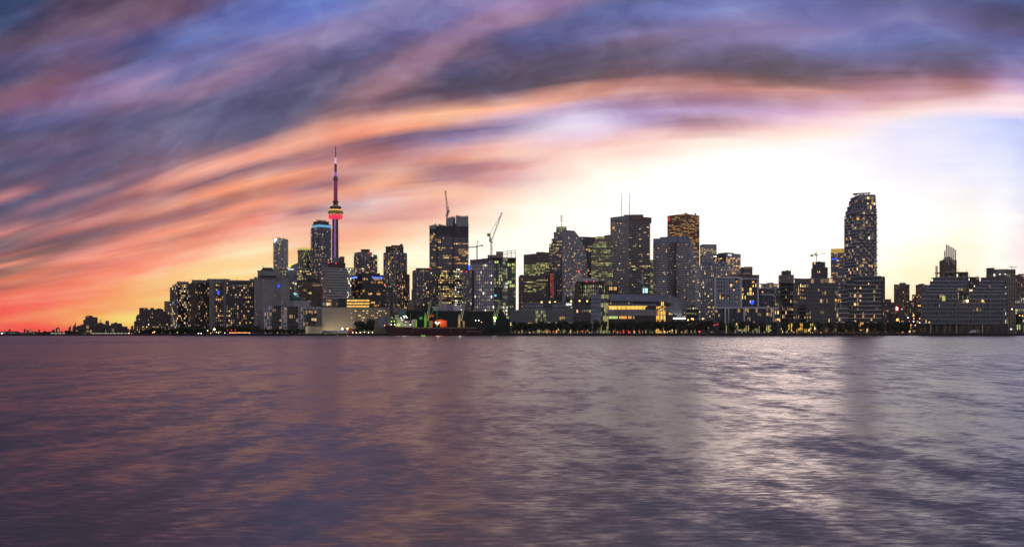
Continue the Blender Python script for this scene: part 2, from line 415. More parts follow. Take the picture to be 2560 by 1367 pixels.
class MB:
    def __init__(s):
        s.v, s.f, s.m, s.names = [], [], [], []

    def mi(s, name):
        if name not in s.names:
            s.names.append(name)
        return s.names.index(name)

    def poly(s, pts, m):
        k = len(s.v)
        s.v.extend(tuple(p) for p in pts)
        s.f.append(tuple(range(k, k + len(pts))))
        s.m.append(s.mi(m))

    def hexa(s, p, m):     # p: 8 points, bottom 4 then top 4
        k = len(s.v)
        s.v.extend(tuple(q) for q in p)
        i = s.mi(m)
        for f in ((3, 2, 1, 0), (4, 5, 6, 7), (0, 1, 5, 4), (1, 2, 6, 5), (2, 3, 7, 6), (3, 0, 4, 7)):
            s.f.append(tuple(k + j for j in f))
            s.m.append(i)

    def box(s, x0, x1, y0, y1, z0, z1, m):
        s.hexa([(x0, y0, z0), (x1, y0, z0), (x1, y1, z0), (x0, y1, z0), (x0, y0, z1), (x1, y0, z1), (x1, y1, z1), (x0, y1, z1)], m)

    def bar(s, a, b, r, m, n=4):
        a, b = Vector(a), Vector(b)
        d = (b - a)
        if d.length < 1e-6:
            return
        d.normalize()
        u = d.orthogonal().normalized()
        w = d.cross(u)
        k = len(s.v)
        for q in (a, b):
            for i in range(n):
                t = 2 * pi * (i + .5) / n
                s.v.append(tuple(q + u * (r * cos(t)) + w * (r * sin(t))))
        i0 = s.mi(m)
        for i in range(n):
            j = (i + 1) % n
            s.f.append((k + i, k + j, k + n + j, k + n + i))
            s.m.append(i0)
        s.f.append(tuple(k + i for i in reversed(range(n))))
        s.f.append(tuple(k + n + i for i in range(n)))
        s.m += [i0, i0]

    def lathe(s, prof, m, n=24, c=(0, 0), close=True):     # prof: (z, r)
        k = len(s.v)
        for z, r in prof:
            for i in range(n):
                t = 2 * pi * i / n
                s.v.append((c[0] + r * cos(t), c[1] + r * sin(t), z))
        i0 = s.mi(m)
        for a in range(len(prof) - 1):
            for i in range(n):
                j = (i + 1) % n
                s.f.append((k + a * n + i, k + a * n + j, k + (a + 1) * n + j, k + (a + 1) * n + i))
                s.m.append(i0)
        if close:
            s.f.append(tuple(k + i for i in reversed(range(n))))
            s.f.append(tuple(k + (len(prof) - 1) * n + i for i in range(n)))
            s.m += [i0, i0]

    def prism(s, pts, z0, z1, m, top=None):   # pts counterclockwise seen from above; z1 number or list
        nn = len(pts)
        zt = z1 if isinstance(z1, (list, tuple)) else [z1] * nn
        k = len(s.v)
        s.v.extend((p[0], p[1], z0) for p in pts)
        s.v.extend((p[0], p[1], z) for p, z in zip(pts, zt))
        i0, i1 = s.mi(m), s.mi(top or m)
        for i in range(nn):
            j = (i + 1) % nn
            s.f.append((k + i, k + j, k + nn + j, k + nn + i))
            s.m.append(i0)
        s.f.append(tuple(k + nn + i for i in range(nn)))
        s.m.append(i1)
        s.f.append(tuple(k + i for i in reversed(range(nn))))
        s.m.append(i0)

    def mesh(s, name, off=(0, 0, 0)):
        me = bpy.data.meshes.new(name)
        ox, oy, oz = off
        me.from_pydata([(x - ox, y - oy, z - oz) for x, y, z in s.v], [], s.f)
        for nm in s.names:
            me.materials.append(MATS[nm])
        me.polygons.foreach_set('material_index', s.m)
        me.update()
        return me

    def build(s, name, root=None, kind=None, label=None, smooth=False):
        if not s.f:
            return None
        off = root_loc(root) if root is not None else (0, 0, 0)
        me = s.mesh(name, off)
        if smooth:
            me.polygons.foreach_set('use_smooth', [True] * len(me.polygons))
        o = bpy.data.objects.new(name, me)
        C.objects.link(o)
        if root is not None:
            o.parent = root
        if kind:
            o['kind'] = kind
        if label:
            o['label'] = label
        return o

def root_loc(o):
    x, y, z = 0, 0, 0
    while o is not None:
        x += o.location[0]
        y += o.location[1]
        z += o.location[2]
        o = o.parent
    return (x, y, z)

def thing(name, label, cat, loc, group=None, rz=0.0):
    o = bpy.data.objects.new(name, None)
    C.objects.link(o)
    o.empty_display_size = 1
    o.location = loc
    o.rotation_euler = (0, 0, rz)
    o['label'] = label
    o['category'] = cat
    if group:
        o['group'] = group
    return o

def PX(px, Y):
    return (px - 1280) / F * Y

def PZ(py, Y):
    return EYE + (HY - py) / F * Y

def copy_tree(o, loc, label=None, rz=None, scale=None):
    c = o.copy()
    C.objects.link(c)
    c.location = loc
    if rz is not None:
        c.rotation_euler = (0, 0, rz)
    if scale is not None:
        c.scale = scale
    if label:
        c['label'] = label
    for ch in list(o.children):
        d = ch.copy()
        C.objects.link(d)
        d.parent = c
        for g in list(ch.children):
            e = g.copy()
            C.objects.link(e)
            e.parent = d
    return c

GZ = 2.2     # level of the land
# facade styles --------------------------------------------------------------
ST = {
    'condo':  dict(fh=3.2, bw=4.0, sh=.35, sd=1.6, over=1.2, pw=.35, pd=.9, pe=3, lit=.12, pal='res', glass='glass', slab='pale_concrete', pier='concrete'),
    'condob': dict(fh=3.2, bw=4.0, sh=.5, sd=1.6, over=1.2, pw=.3, pd=.7, pe=4, lit=.11, pal='resblue', glass='glass_blue', slab='white_panel', pier='blue_panel'),
    'office': dict(fh=4.0, bw=3.2, sh=1.2, sd=.25, over=0, pw=.5, pd=.4, pe=1, lit=.35, pal='off', glass='glass', slab='grey_panel', pier='grey_panel', run=4),
    'band':   dict(fh=4.0, bw=4.0, sh=1.7, sd=.45, over=0, pw=.25, pd=.2, pe=1, lit=.25, pal='off', glass='glass', slab='concrete', pier='dark_panel', run=4),
    'grid':   dict(fh=3.2, bw=3.6, sh=1.1, sd=.3, over=0, pw=1.1, pd=.45, pe=1, lit=.25, pal='res', glass='glass', slab='concrete', pier='concrete'),
    'vert':   dict(fh=3.8, bw=2.6, sh=.9, sd=.15, over=0, pw=.9, pd=.7, pe=1, lit=.3, pal='off', glass='glass_black', slab='dark_panel', pier='grey_panel', run=3),
    'curtain': dict(fh=3.9, bw=3.4, sh=.6, sd=.12, over=0, pw=.22, pd=.2, pe=1, lit=.25, pal='off', glass='glass_blue', slab='blue_panel', pier='steel', run=3),
    'blank': None,
}

def style(base, **k):
    d = dict(ST[base])
    d.update(k)
    return d

class Building:
    def __init__(s, name, label, px, Y, cat='building', group=None, z=GZ, seed=None):
        s.root = thing(name, label, cat, (PX(px, Y), Y, z), group)
        s.px, s.Y = px, Y
        s.wall, s.roof, s.win, s.slab, s.pier, s.rail, s.plant = MB(), MB(), MB(), MB(), MB(), MB(), MB()
        s.rng = random.Random(seed if seed is not None else int(px * 13 + Y))
        s.k = 0
        s.pan = []
        s.tops = []
        s.vent = MB()
        s.z = z

    def corners(s, x0, x1, Y, xc=None, D=None, asp=1.0):
        k0, k1 = (x0 - 1280) / F, (x1 - 1280) / F
        if xc is None:
            kc = (k0 + k1) / 2
        else:
            kc = (xc - 1280) / F
        q = sqrt(1 + kc * kc)
        r = Vector((kc / q, 1 / q))
        p = Vector((1 / q, -kc / q))
        c = Vector((kc * Y, Y))

        def hit(v, k):
            return (k * c.y - c.x) / (v.x - k * v.y)
        if xc is None:
            a = c + p * hit(p, k0)
            b = c + p * hit(p, k1)
            D = D or max(12.0, min(30.0, (b - a).length * .8))
            return [a, b, b + r * D, a + r * D], 1
        ph = atan2((x1 - xc), (xc - x0) * asp)
        vl = -p * cos(ph) + r * sin(ph)
        vr = p * sin(ph) + r * cos(ph)
        l = c + vl * hit(vl, k0)
        rr = c + vr * hit(vr, k1)
        return [l, c, rr, l + rr - c], 2

    def vol(s, x0, x1, yt, st=None, str_=None, yb=None, Y=None, xc=None, D=None, wall='concrete', roof='dark_roof', yt2=None, para=0.9,
            asp=1.0, cap=None):
        Y = Y or s.Y
        pts, nfac = s.corners(x0, x1, Y, xc, D, asp)
        z1 = PZ(yt, Y)
        z0 = s.z if yb is None else PZ(yb, Y)
        z2 = z1 if yt2 is None else PZ(yt2, Y)
        if nfac == 1:
            zt = [z1, z2, z2, z1]
        else:
            zm = z1 if yt2 is None else z1 + (z2 - z1) * (xc - x0) / (x1 - x0)
            zt = [z1, zm, z2, z1 + z2 - zm]
        s.polyvol(pts, z0, zt, [st] + ([str_ or st] if nfac == 2 else []), wall, roof, para, cap)
        return pts, z0, zt

    def polyvol(s, pts, z0, zt, styles, wall='concrete', roof='dark_roof', para=0.9, cap=None):
        if not isinstance(zt, (list, tuple)):
            zt = [zt] * len(pts)
        s.wall.prism(pts, z0, list(zt), wall, roof)
        if styles and styles[0] and max(zt) == min(zt) and (Vector(pts[1]) - Vector(pts[0])).length > 14:
            s.tops.append((pts, zt[0]))
        c = sum((Vector(p) for p in pts), Vector((0, 0))) / len(pts)
        if para:
            e = [(Vector(p) + (Vector(p) - c).normalized() * .4) for p in pts]
            s.roof.prism(e, min(zt) + .02 if max(zt) == min(zt) else max(zt) + .01, max(zt) + para if max(zt) == min(zt) else max(zt) + .3, cap or wall) if max(zt) == min(zt) else None
        for i, st in enumerate(styles):
            if st:
                a, b = Vector(pts[i]), Vector(pts[i + 1])
                s.facade(a, b, z0, zt[i], zt[i + 1], st)

    def facade(s, A, B, z0, zl, zr, st):
        s.k += 1
        W = (B - A).length
        if W < 1.0:
            return
        d = (B - A) / W
        nrm = Vector((d.y, -d.x))
        rng = s.rng
        zmax = max(zl, zr)
        top, bot = st.get('top', 0), st.get('bot', 0)
        nf = max(1, round((zmax - z0 - top - bot) / st['fh']))
        fh = (zmax - z0 - top - bot) / nf
        nb = max(1, round(W / (st['bw'] * (1.0 if st.get('ind') or st['bw'] > 4.5 or st.get('checker') else .78))))
        bw = W / nb
        ez = .004 * s.k

        def pt(u, v, w):
            q = A + d * u + nrm * w
            return (q.x, q.y, v)

        def box(mb, u0, u1, v0, v1, w0, w1, m):
            mb.hexa([pt(u0, v0, w1), pt(u1, v0, w1), pt(u1, v0, w0), pt(u0, v0, w0), pt(u0, v1, w1), pt(u1, v1, w1), pt(u1, v1, w0), pt(u0, v1, w0)], m)

        def roofz(u):
            return zl + (zr - zl) * u / W - top
        run = st.get('run', 1)
        pal = PAL[st['pal']]
        names = [a for a, b in pal]
        wts = [b for a, b in pal]
        sh = min(st['sh'], fh * .6)
        ind = st.get('ind')
        rowp = st.get('rows')
        litcol = None
        if st.get('colmode'):
            litcol = [rng.choice((0.3, 1, 1.8)) for _ in range(nb)]
        for i in range(nf):
            v0 = z0 + bot + i * fh
            p = min(.95, st['lit'] * (1.4 if st['lit'] < .3 else 1.15))
            if rowp:
                p = rowp.get(nf - 1 - i, p)
            elif run > 1:
                p = min(.95, p * rng.choice((.25, .5, 1, 1.3, 2.2)))
            # slab
            ue = W if roofz(W) >= v0 + fh * .8 else max(0, min(W, W * (zl - top - v0 - fh * .8) / max(1e-6, (zl - zr))))
            if ue > 1:
                o = st['over']
                tgt = MB() if ind else s.slab
                if st.get('wave'):
                    # staggered slabs: pieces of varying depth
                    u = -o
                    while u < W + o:
                        l = rng.uniform(2, 5) * bw
                        box(tgt, u, min(W + o, u + l), v0 - ez, v0 + sh - ez, 0, st['sd'] * rng.choice((.35, 1, 1)), st['slab'])
                        u += l
                else:
                    box(tgt, -o, ue + o, v0 - ez, v0 + sh - ez, -.3, st['sd'], st['slab'])
                if ind:
                    tgt.build('balcony_slab' if st['sd'] > .8 else 'spandrel', s.root)
            # railing
            if st.get('rail'):
                box(s.rail, -st['over'] + .1, W + st['over'] - .1, v0 + sh + .01, v0 + sh + 1.0, st['sd'] - .12, st['sd'] - .04, st['rail'])
            # panes
            j = 0
            state, cm = False, None
            left = 0
            while j < nb:
                if left <= 0:
                    pp = p * (litcol[j] if litcol else 1)
                    state = rng.random() < pp
                    cm = rng.choices(names, wts)[0]
                    left = rng.randint(1, run) if run > 1 else 1
                left -= 1
                m = cm if state else st['glass']
                if state and run > 1 and rng.random() < .25:
                    m = rng.choices(names, wts)[0]
                u0, u1 = j * bw + bw * .06, (j + 1) * bw - bw * .06
                j += 1
                if roofz((u0 + u1) / 2) < v0 + fh * .8:
                    continue
                ins = st.get('pw', .3) * .5
                a0, a1 = u0 + ins, u1 - ins
                q0, q1 = v0 + sh, v0 + fh - .12
                if m != st['glass'] and st.get('part', True) and rng.random() < .8:
                    if rng.random() < .5:
                        a1 = a0 + (a1 - a0) * rng.uniform(.35, .7)
                    else:
                        q0 = q0 + (q1 - q0) * rng.uniform(.1, .4)
                if ind and len(s.pan) < 290:
                    s.pan.append(1)
                    pw_, ph_ = bw * .88 - ins * 2, fh - sh - .12
                    if m != st['glass']:
                        pw_ *= rng.choice((.45, .7, 1.0))
                        ph_ *= rng.choice((.5, .7, .9))
                    me = pane_mesh(round(pw_, 1), round(ph_, 1), m)
                    ob = bpy.data.objects.new('window', me)
                    C.objects.link(ob)
                    ob.parent = s.root
                    rl = s.root.location
                    q = pt((j - .5) * bw, v0 + sh, .02)
                    ob.location = (q[0] - rl.x, q[1] - rl.y, q[2] - rl.z)
                    ob.rotation_euler = (0, 0, atan2(d.y, d.x))
                else:
                    if m != st['glass'] and (a1 - a0 < (bw * .88 - ins * 2) - .05 or q0 > v0 + sh + .05):
                        s.win.poly([pt(u0 + ins, v0 + sh, .04), pt(u1 - ins, v0 + sh, .04), pt(u1 - ins, q1, .04), pt(u0 + ins, q1, .04)], st['glass'])
                    s.win.poly([pt(a0, q0, .06), pt(a1, q0, .06), pt(a1, q1, .06), pt(a0, q1, .06)], m)
                if st.get('checker') and (i + (j // st['checker'])) % 2 == 0:
                    box(s.rail, u0 - bw * .04, u1 + bw * .04, v0 + sh - .3, v0 + sh + 1.7, .1, st['sd'] + .6, 'pale_concrete')
        if st['pe']:
            for j in range(0, nb + 1, st['pe']):
                u = j * bw
                zz = roofz(u)
                if zz - z0 > 1:
                    box(s.pier, u - st['pw'] / 2, u + st['pw'] / 2, z0 + .01, zz - .01, -.2, st['pd'] + ez, st['pier'])

    pan = None

    def done(s):
        r = s.root
        for pts, zz in s.tops:
            c = sum((Vector(p) for p in pts), Vector((0, 0))) / len(pts)
            e0 = Vector(pts[1]) - Vector(pts[0])
            for k in range(3):
                f = s.rng.uniform(-.32, .32)
                p = c + e0 * f * .8
                a, h = s.rng.uniform(.8, 2.6), s.rng.uniform(1.2, 3.4)
                s.vent.box(p.x - a, p.x + a, p.y - 1.5, p.y + 1.5, zz - .2, zz + h, s.rng.choice(('dark_roof', 'concrete', 'grey_panel')))
            if s.rng.random() < .6:
                p = c + e0 * s.rng.uniform(-.3, .3)
                s.vent.bar((p.x, p.y, zz), (p.x, p.y, zz + s.rng.uniform(4, 7)), .2, 'steel')
        s.wall.build('wall', r)
        s.roof.build('roof', r)
        s.win.build('window', r, 'stuff')
        s.slab.build('floor_slab', r, 'stuff')
        s.pier.build('pier', r, 'stuff')
        s.rail.build('balcony', r, 'stuff')
        s.plant.build('roof_plant', r)
        s.vent.build('roof_vent', r, 'stuff')
        return s

    def rooftop(s, x0, x1, yt, yb, Y=None, m='dark_roof', D=8):
        """plant room or machinery block on a roof"""
        Y = Y or s.Y + 6
        pts, _ = s.corners(x0, x1, Y, None, D)
        s.plant.prism(pts, PZ(yb, Y) - .5, PZ(yt, Y), m)

    def mast(s, px, yt, yb, Y=None, r=.5, m='steel'):
        Y = Y or s.Y + 8
        mb = MB()
        mb.bar((PX(px, Y), Y, PZ(yb, Y) - 1), (PX(px, Y), Y, PZ(yt, Y)), r, m, 6)
        mb.build('antenna', s.root)

_PM = {}

def pane_mesh(w, h, m):
    k = (w, h, m)
    if k not in _PM:
        b = MB()
        b.box(-w / 2, w / 2, -.06, 0, 0, h, m)
        _PM[k] = b.mesh('pane')
    return _PM[k]

def lamp_ball(mb, p, r, m):
    x, y, z = p
    mb.lathe([(z - r, .05 * r), (z - r * .6, r * .8), (z, r), (z + r * .6, r * .8), (z + r, .05 * r)], m, 8, (x, y))

def beacon(b, px, py, Y, m='lamp_red', r=.65):
    mb = MB()
    lamp_ball(mb, (PX(px, Y), Y, PZ(py, Y)), r, m)
    mb.build('beacon', b.root)

def text_part(txt, root, px, py, Y, hpx, m, face=None, wpx=None, name='lettering'):
    """raised letters on a facade; px,py = left end of the baseline"""
    cu = bpy.data.curves.new('t', 'FONT')
    cu.body = txt
    cu.size = 1.0
    cu.extrude = .05
    o = bpy.data.objects.new('t', cu)
    C.objects.link(o)
    dg = bpy.context.evaluated_depsgraph_get()
    me = bpy.data.meshes.new_from_object(o.evaluated_get(dg))
    bpy.data.objects.remove(o)
    xs = [v.co.x for v in me.vertices]
    ys = [v.co.y for v in me.vertices]
    w, h = max(xs) - min(xs), max(ys) - min(ys)
    H = hpx / F * Y
    sc = H / h
    sx = sc if wpx is None else (wpx / F * Y) / w
    d = Vector(face or (1, 0)).normalized()
    me.transform(__import__('mathutils').Matrix(((d.x * sx, 0, d.y * .6, 0), (d.y * sx, 0, -d.x * .6, 0), (0, sc, 0, 0), (0, 0, 0, 1))))
    me.materials.clear()
    me.materials.append(MATS[m])
    ob = bpy.data.objects.new(name, me)
    C.objects.link(ob)
    ob.parent = root
    rl = root_loc(root)
    ob.location = (PX(px, Y) - rl[0], Y - rl[1], PZ(py, Y) - rl[2])
    return ob

# ------------------------------------------------------------------ setting
def water_material():
    mt = bpy.data.materials.new('lake_water')
    mt.use_nodes = True
    nt = mt.node_tree
    N, L = nt.nodes, nt.links
    p = N['Principled BSDF']
    p.inputs['Base Color'].default_value = (.030, .018, .020, 1)
    p.inputs['Roughness'].default_value = .24
    p.inputs['IOR'].default_value = 1.62
    p.inputs['Specular IOR Level'].default_value = .7
    p.inputs['Specular Tint'].default_value = (1, .81, .74, 1)
    tc = N.new('ShaderNodeTexCoord')

    def noise(sx, sy, det, rough, z=0.0, dist=0.0):
        mp = N.new('ShaderNodeMapping')
        mp.inputs['Scale'].default_value = (sx, sy, 1)
        mp.inputs['Location'].default_value = (z, z * 1.7, z)
        L.new(tc.outputs['Object'], mp.inputs[0])
        n = N.new('ShaderNodeTexNoise')
        n.inputs['Scale'].default_value = 1
        n.inputs['Detail'].default_value = det
        n.inputs['Roughness'].default_value = rough
        n.inputs['Distortion'].default_value = dist
        L.new(mp.outputs[0], n.inputs['Vector'])
        return n.outputs[0]

    def m(op, a, b=None):
        x = N.new('ShaderNodeMath')
        x.operation = op
        for i, v in enumerate((a, b)):
            if v is None:
                continue
            if isinstance(v, (int, float)):
                x.inputs[i].default_value = v
            else:
                L.new(v, x.inputs[i])
        return x.outputs[0]
    gust = noise(.010, .005, 3, .5, 4.0, .3)          # patches where wind ruffles the lake
    n1 = noise(.22, .04, 3, .55, 9.0, .2)
    n2 = noise(.5, .22, 3, .55, 2.0, .2)
    n3 = noise(1.1, 1.1, 3, .55, 6.0, .2)
    n4 = noise(2.4, 6.5, 5, .68, 3.0)

    def cen(x, k):
        return m('MULTIPLY', m('SUBTRACT', x, .5), k)
    # mean slope of the ruffled facets towards the shore and sideways
    ty = m('ADD', m('ADD', cen(gust, .30), cen(n1, .15)), m('ADD', cen(n2, .26), m('ADD', cen(n3, .20), cen(n4, .40))))
    ty = m('ADD', ty, -.045)
    tx = m('ADD', cen(noise(.6, .5, 3, .6, 15.0), .10), cen(noise(5, 4, 3, .6, 21.0), .10))
    cb = N.new('ShaderNodeCombineXYZ')
    L.new(tx, cb.inputs[0])
    L.new(ty, cb.inputs[1])
    cb.inputs[2].default_value = 1.0
    vn = N.new('ShaderNodeVectorMath')
    vn.operation = 'NORMALIZE'
    L.new(cb.outputs[0], vn.inputs[0])
    L.new(vn.outputs[0], p.inputs['Normal'])
    rr = N.new('ShaderNodeMapRange')
    rr.inputs[1].default_value = .3
    rr.inputs[2].default_value = .7
    rr.inputs[3].default_value = .22
    rr.inputs[4].default_value = .30
    L.new(gust, rr.inputs[0])
    L.new(rr.outputs[0], p.inputs['Roughness'])
    MATS['lake_water'] = mt

water_material()
SHORE = 1000.0
mb = MB()
mb.poly([(-12000, -400, 0), (12000, -400, 0), (12000, 11500, 0), (-12000, 11500, 0)], 'lake_water')
w = mb.build('water')
w['kind'] = 'structure'
mb = MB()
mb.poly([(-12000, SHORE + 22, GZ), (12000, SHORE + 22, GZ), (12000, 11500, GZ), (-12000, 11500, GZ)], 'soil')
g = mb.build('ground')
g['kind'] = 'structure'
mb = MB()
mb.box(-900, 900, SHORE + 1.2, SHORE + 22, -2, GZ, 'paving')
g = mb.build('pavement')
g['kind'] = 'structure'
mb = MB()
mb.box(-900, 900, SHORE, SHORE + 1.2, -2, GZ + .12, 'seawall_stone')
for i in range(150):
    x = -895 + i * 12
    mb.box(x, x + .5, SHORE - .35, SHORE + .01, -1, GZ - .3, 'seawall_stone')
g = mb.build('seawall')
g['kind'] = 'structure'
mb = MB()
mb.poly([(-900, SHORE + 22, GZ + .01), (900, SHORE + 22, GZ + .01), (900, SHORE + 30, GZ + .01), (-900, SHORE + 30, GZ + .01)], 'asphalt')
g = mb.build('road')
g['kind'] = 'structure'

# ------------------------------------------------------------------ broadcast tower
def cn_tower():
    Y = 2625.0
    u = Y / F
    cx = 839.0
    X0 = PX(cx, Y)
    mat('tower_concrete', (.13, .10, .10), .8)
    mat('tower_glow_concrete', (.20, .05, .10), .7, emit=(.6, .03, .22), est=.16)  # magenta floodlighting put into the concrete as emission
    r = thing('observation_tower', 'very tall concrete tower with red lit pod and long antenna', 'tower', (X0, Y, GZ))

    def z(y):
        return PZ(y, Y)

    def part(name, prof, m, n=24, lab=None, kind=None):
        b = MB()
        b.lathe([(z(y), rad * u) for y, rad in prof], m, n, (X0, Y))
        o = b.build(name, r, kind, lab, smooth=False)
        return o
    # main shaft: core with three tapering wings
    b = MB()
    levels = [(836, 14), (780, 10.6), (700, 8.4), (645, 7.6), (600, 7.1), (547, 6.6)]
    b.lathe([(z(y), q * u * 1.0) for y, q in levels], 'tower_concrete', 6, (X0, Y))
    b.build('shaft', r)
    for k in range(3):
        a = radians(-90 + 35 + 120 * k)
        dx, dy = cos(a), sin(a)
        b = MB()
        k0 = 0
        ww = 1.7 * u
        pts = []
        for y, q in levels:
            R = q * u * 1.2
            pts.append([(X0 + dx * R - dy * ww, Y + dy * R + dx * ww, z(y)), (X0 + dx * R + dy * ww, Y + dy * R - dx * ww, z(y)),
                        (X0 + dy * ww, Y - dx * ww, z(y)), (X0 - dy * ww, Y + dx * ww, z(y))])
        for A, Bq in zip(pts, pts[1:]):
            b.hexa(A + Bq, 'tower_concrete')
        b.build('fin', r)
    # lit elevator shaft strip facing the lake
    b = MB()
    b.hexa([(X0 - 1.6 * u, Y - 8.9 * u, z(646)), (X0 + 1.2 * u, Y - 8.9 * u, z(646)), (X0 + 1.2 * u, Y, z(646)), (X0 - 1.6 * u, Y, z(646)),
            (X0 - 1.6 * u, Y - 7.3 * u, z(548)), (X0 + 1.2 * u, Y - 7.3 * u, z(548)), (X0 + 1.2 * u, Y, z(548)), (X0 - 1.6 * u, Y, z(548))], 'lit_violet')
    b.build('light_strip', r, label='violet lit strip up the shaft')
    # pod
    part('radome', [(548, 9), (547, 15), (545, 17.6), (542.5, 18), (540.8, 16.8), (540.4, 14)], 'lit_pink', 32, 'glowing pink ring under the pod')
    part('pod_ring', [(540.4, 15.5), (540, 17.8), (536.5, 18.3), (536, 15)], 'lit_red', 32)
    b = MB()
    for k in range(40):
        a = 2 * pi * k / 40
        lamp_ball(b, (X0 + 18.4 * u * cos(a), Y + 18.4 * u * sin(a), z(537)), .35 * u, 'lit_redbright' if k % 3 else 'lamp_white')
    b.build('pod_lights', r, 'stuff')
    part('pod_deck', [(536, 18), (535, 19.2), (530, 19.6), (529.2, 18)], 'black_panel', 32)
    b = MB()
    for k in range(64):
        a = 2 * pi * k / 64
        R = 19.75 * u
        for (ya, yb) in ((534.5, 533), (532.2, 530.8)):
            if (k * 7 + int(ya)) % 5 < 3:
                a2 = a + .06
                b.poly([(X0 + R * cos(a), Y + R * sin(a), z(ya)), (X0 + R * cos(a2), Y + R * sin(a2), z(ya)),
                        (X0 + R * cos(a2), Y + R * sin(a2), z(yb)), (X0 + R * cos(a), Y + R * sin(a), z(yb))], 'lit_ydim')
    b.build('window', r, 'stuff')
    part('pod_roof', [(529.2, 18.5), (527.5, 17.2), (525, 14.5), (521.5, 12.5), (520, 12.5)], 'dark_roof', 32)
    b = MB()
    for k in range(28):
        a = 2 * pi * (k + .5) / 28
        for (y0, r0, y1, r1) in ((528, 17.9, 524.6, 14.6),):
            c0, s0 = cos(a), sin(a)
            ww = 1.5 * u
            b.poly([(X0 + r0 * u * c0 - s0 * ww, Y + r0 * u * s0 + c0 * ww, z(y0)), (X0 + r0 * u * c0 + s0 * ww, Y + r0 * u * s0 - c0 * ww, z(y0)),
                    (X0 + r1 * u * c0 + s0 * ww, Y + r1 * u * s0 - c0 * ww, z(y1)), (X0 + r1 * u * c0 - s0 * ww, Y + r1 * u * s0 + c0 * ww, z(y1))], 'lit_gold')
    b.build('pod_uplights', r, 'stuff')
    part('upper_deck', [(520, 14.5), (516.5, 14.5), (516, 12)], 'dark_roof', 32)
    b = MB()
    for k in range(26):
        a = 2 * pi * k / 26
        lamp_ball(b, (X0 + 14.9 * u * cos(a), Y + 14.9 * u * sin(a), z(516)), .5 * u, 'sign_yellow' if k % 2 else 'lit_white')
        lamp_ball(b, (X0 + 12.6 * u * cos(a), Y + 12.6 * u * sin(a), z(523.5)), 1.1 * u, 'lit_gold')
    b.build('deck_lamps', r, 'stuff')
    part('collar', [(516, 6.8), (512, 7.0), (511, 5.4), (508, 5.4), (507, 7.4), (503, 7.4), (502, 4.6)], 'dark_roof', 12)
    part('upper_shaft', [(503, 5.0), (470, 4.6), (452, 4.4)], 'tower_glow_concrete', 6, 'magenta glowing shaft above the pod')
    part('sky_pod', [(452, 4.4), (450.5, 5.4), (448.5, 6.6), (446.5, 6.6), (445, 5.2), (442.5, 4.4), (441, 3.4)], 'tower_concrete', 20)
    b = MB()
    for k in range(16):
        a = 2 * pi * k / 16
        lamp_ball(b, (X0 + 6.6 * u * cos(a), Y + 6.6 * u * sin(a), z(447.5)), .4 * u, 'lit_lilac')
    b.build('sky_pod_lights', r, 'stuff')
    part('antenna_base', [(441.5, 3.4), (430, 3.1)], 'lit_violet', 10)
    part('antenna', [(430, 3.05), (411, 2.8), (410, 3.2)], 'tower_concrete', 10)
    part('antenna_light', [(410, 2.3), (397, 1.9), (395, 2.4)], 'lit_lilac', 10)
    part('antenna_mast', [(395, 1.1), (365, .85)], 'dark_panel', 8)
    part('antenna_tip', [(365, .9), (358, .35)], 'lit_red', 8)
    b = MB()
    for y, q in ((410, 2.9), (395, 2.3), (365, 1.1)):
        for k in range(6):
            a = 2 * pi * k / 6
            lamp_ball(b, (X0 + q * u * cos(a), Y + q * u * sin(a), z(y)), .5 * u, 'lit_redbright')
    b.build('warning_lights', r, 'stuff')
    # podium buildings at the foot
cn_tower()

# ------------------------------------------------------------------ buildings
def tower(name, label, Y, vols, cat='building', group=None):
    """vols: list of (x0, x1, ytop, dict)"""
    x0 = min(v[0] for v in vols)
    x1 = max(v[1] for v in vols)
    b = Building(name, label, (x0 + x1) / 2, Y, cat, group)
    for a, c, t, kw in vols:
        b.vol(a, c, t, **kw)
    return b

def q(base, **k):
    return style(base, **k)

# --- the far western skyline (left edge) -----------------------------------
FW = q('grid', fh=8, bw=7, lit=.16, pal='far', slab='dark_brick', pier='dark_brick', sd=.4, pd=.5, glass='glass_black')
def far(label, Y, vols, done=True, wall='dark_brick', name='apartment_tower'):
    vs = []
    for v in vols:
        kw = dict(st=FW, wall=wall, D=25)
        if len(v) > 3:
            kw.update(v[3])
        vs.append((v[0], v[1], v[2], kw))
    b = tower(name, label, Y, vs)
    if done:
        b.done()
    return b
FS = dict(st=q('grid', fh=16, bw=14, lit=.15, pal='far', slab='dark_brick', pier='dark_brick', glass='glass_black'))
far('thin lone tower on the horizon at the far left of the photo', 5200, [(21.5, 26, 823, FS)])
far('slim tower on the red horizon, second lone one from the photo edge', 5400, [(60, 64, 822, FS)])
far('low cluster block with a notched top on the red horizon', 5600, [(66.5, 72, 826, FS), (68, 70.5, 824, FS)])
far('small stepped horizon tower just right of the notched cluster block', 5700, [(74, 82, 825, FS), (76, 79.5, 823, FS)])
far('low horizon block right of the small stepped tower', 5500, [(84, 91, 828, FS)])
far('narrow pointed horizon tower above the dark tree line', 5200, [(95.5, 100, 824, FS)])
far('squat pale horizon block standing alone over the trees', 4800, [(108, 115, 827, FS)])
far('low dark block on the horizon left of the flat topped one', 4200, [(130, 137, 824, FS)])
far('flat topped horizon block with a bright slot near its crown', 4000, [(140, 149, 820, FS), (143, 148.5, 822, dict(st=FS['st'], Y=3980))])
b = far('small sail shaped tower with a slanted top', 3600, [(171.5, 177, 820, dict(yt2=813, **FS))], name='sail_tower')
b = far('larger sail shaped tower with a slanted top and a needle', 3400, [(181.5, 189, 818, dict(yt2=806.5, **FS))], done=False, name='sail_tower')
b.mast(188.6, 803, 808, r=.9, m='dark_panel')
b.done()
far('broad low dark block at the foot of the sail towers', 2000, [(188, 214, 817), (202, 214, 812)])
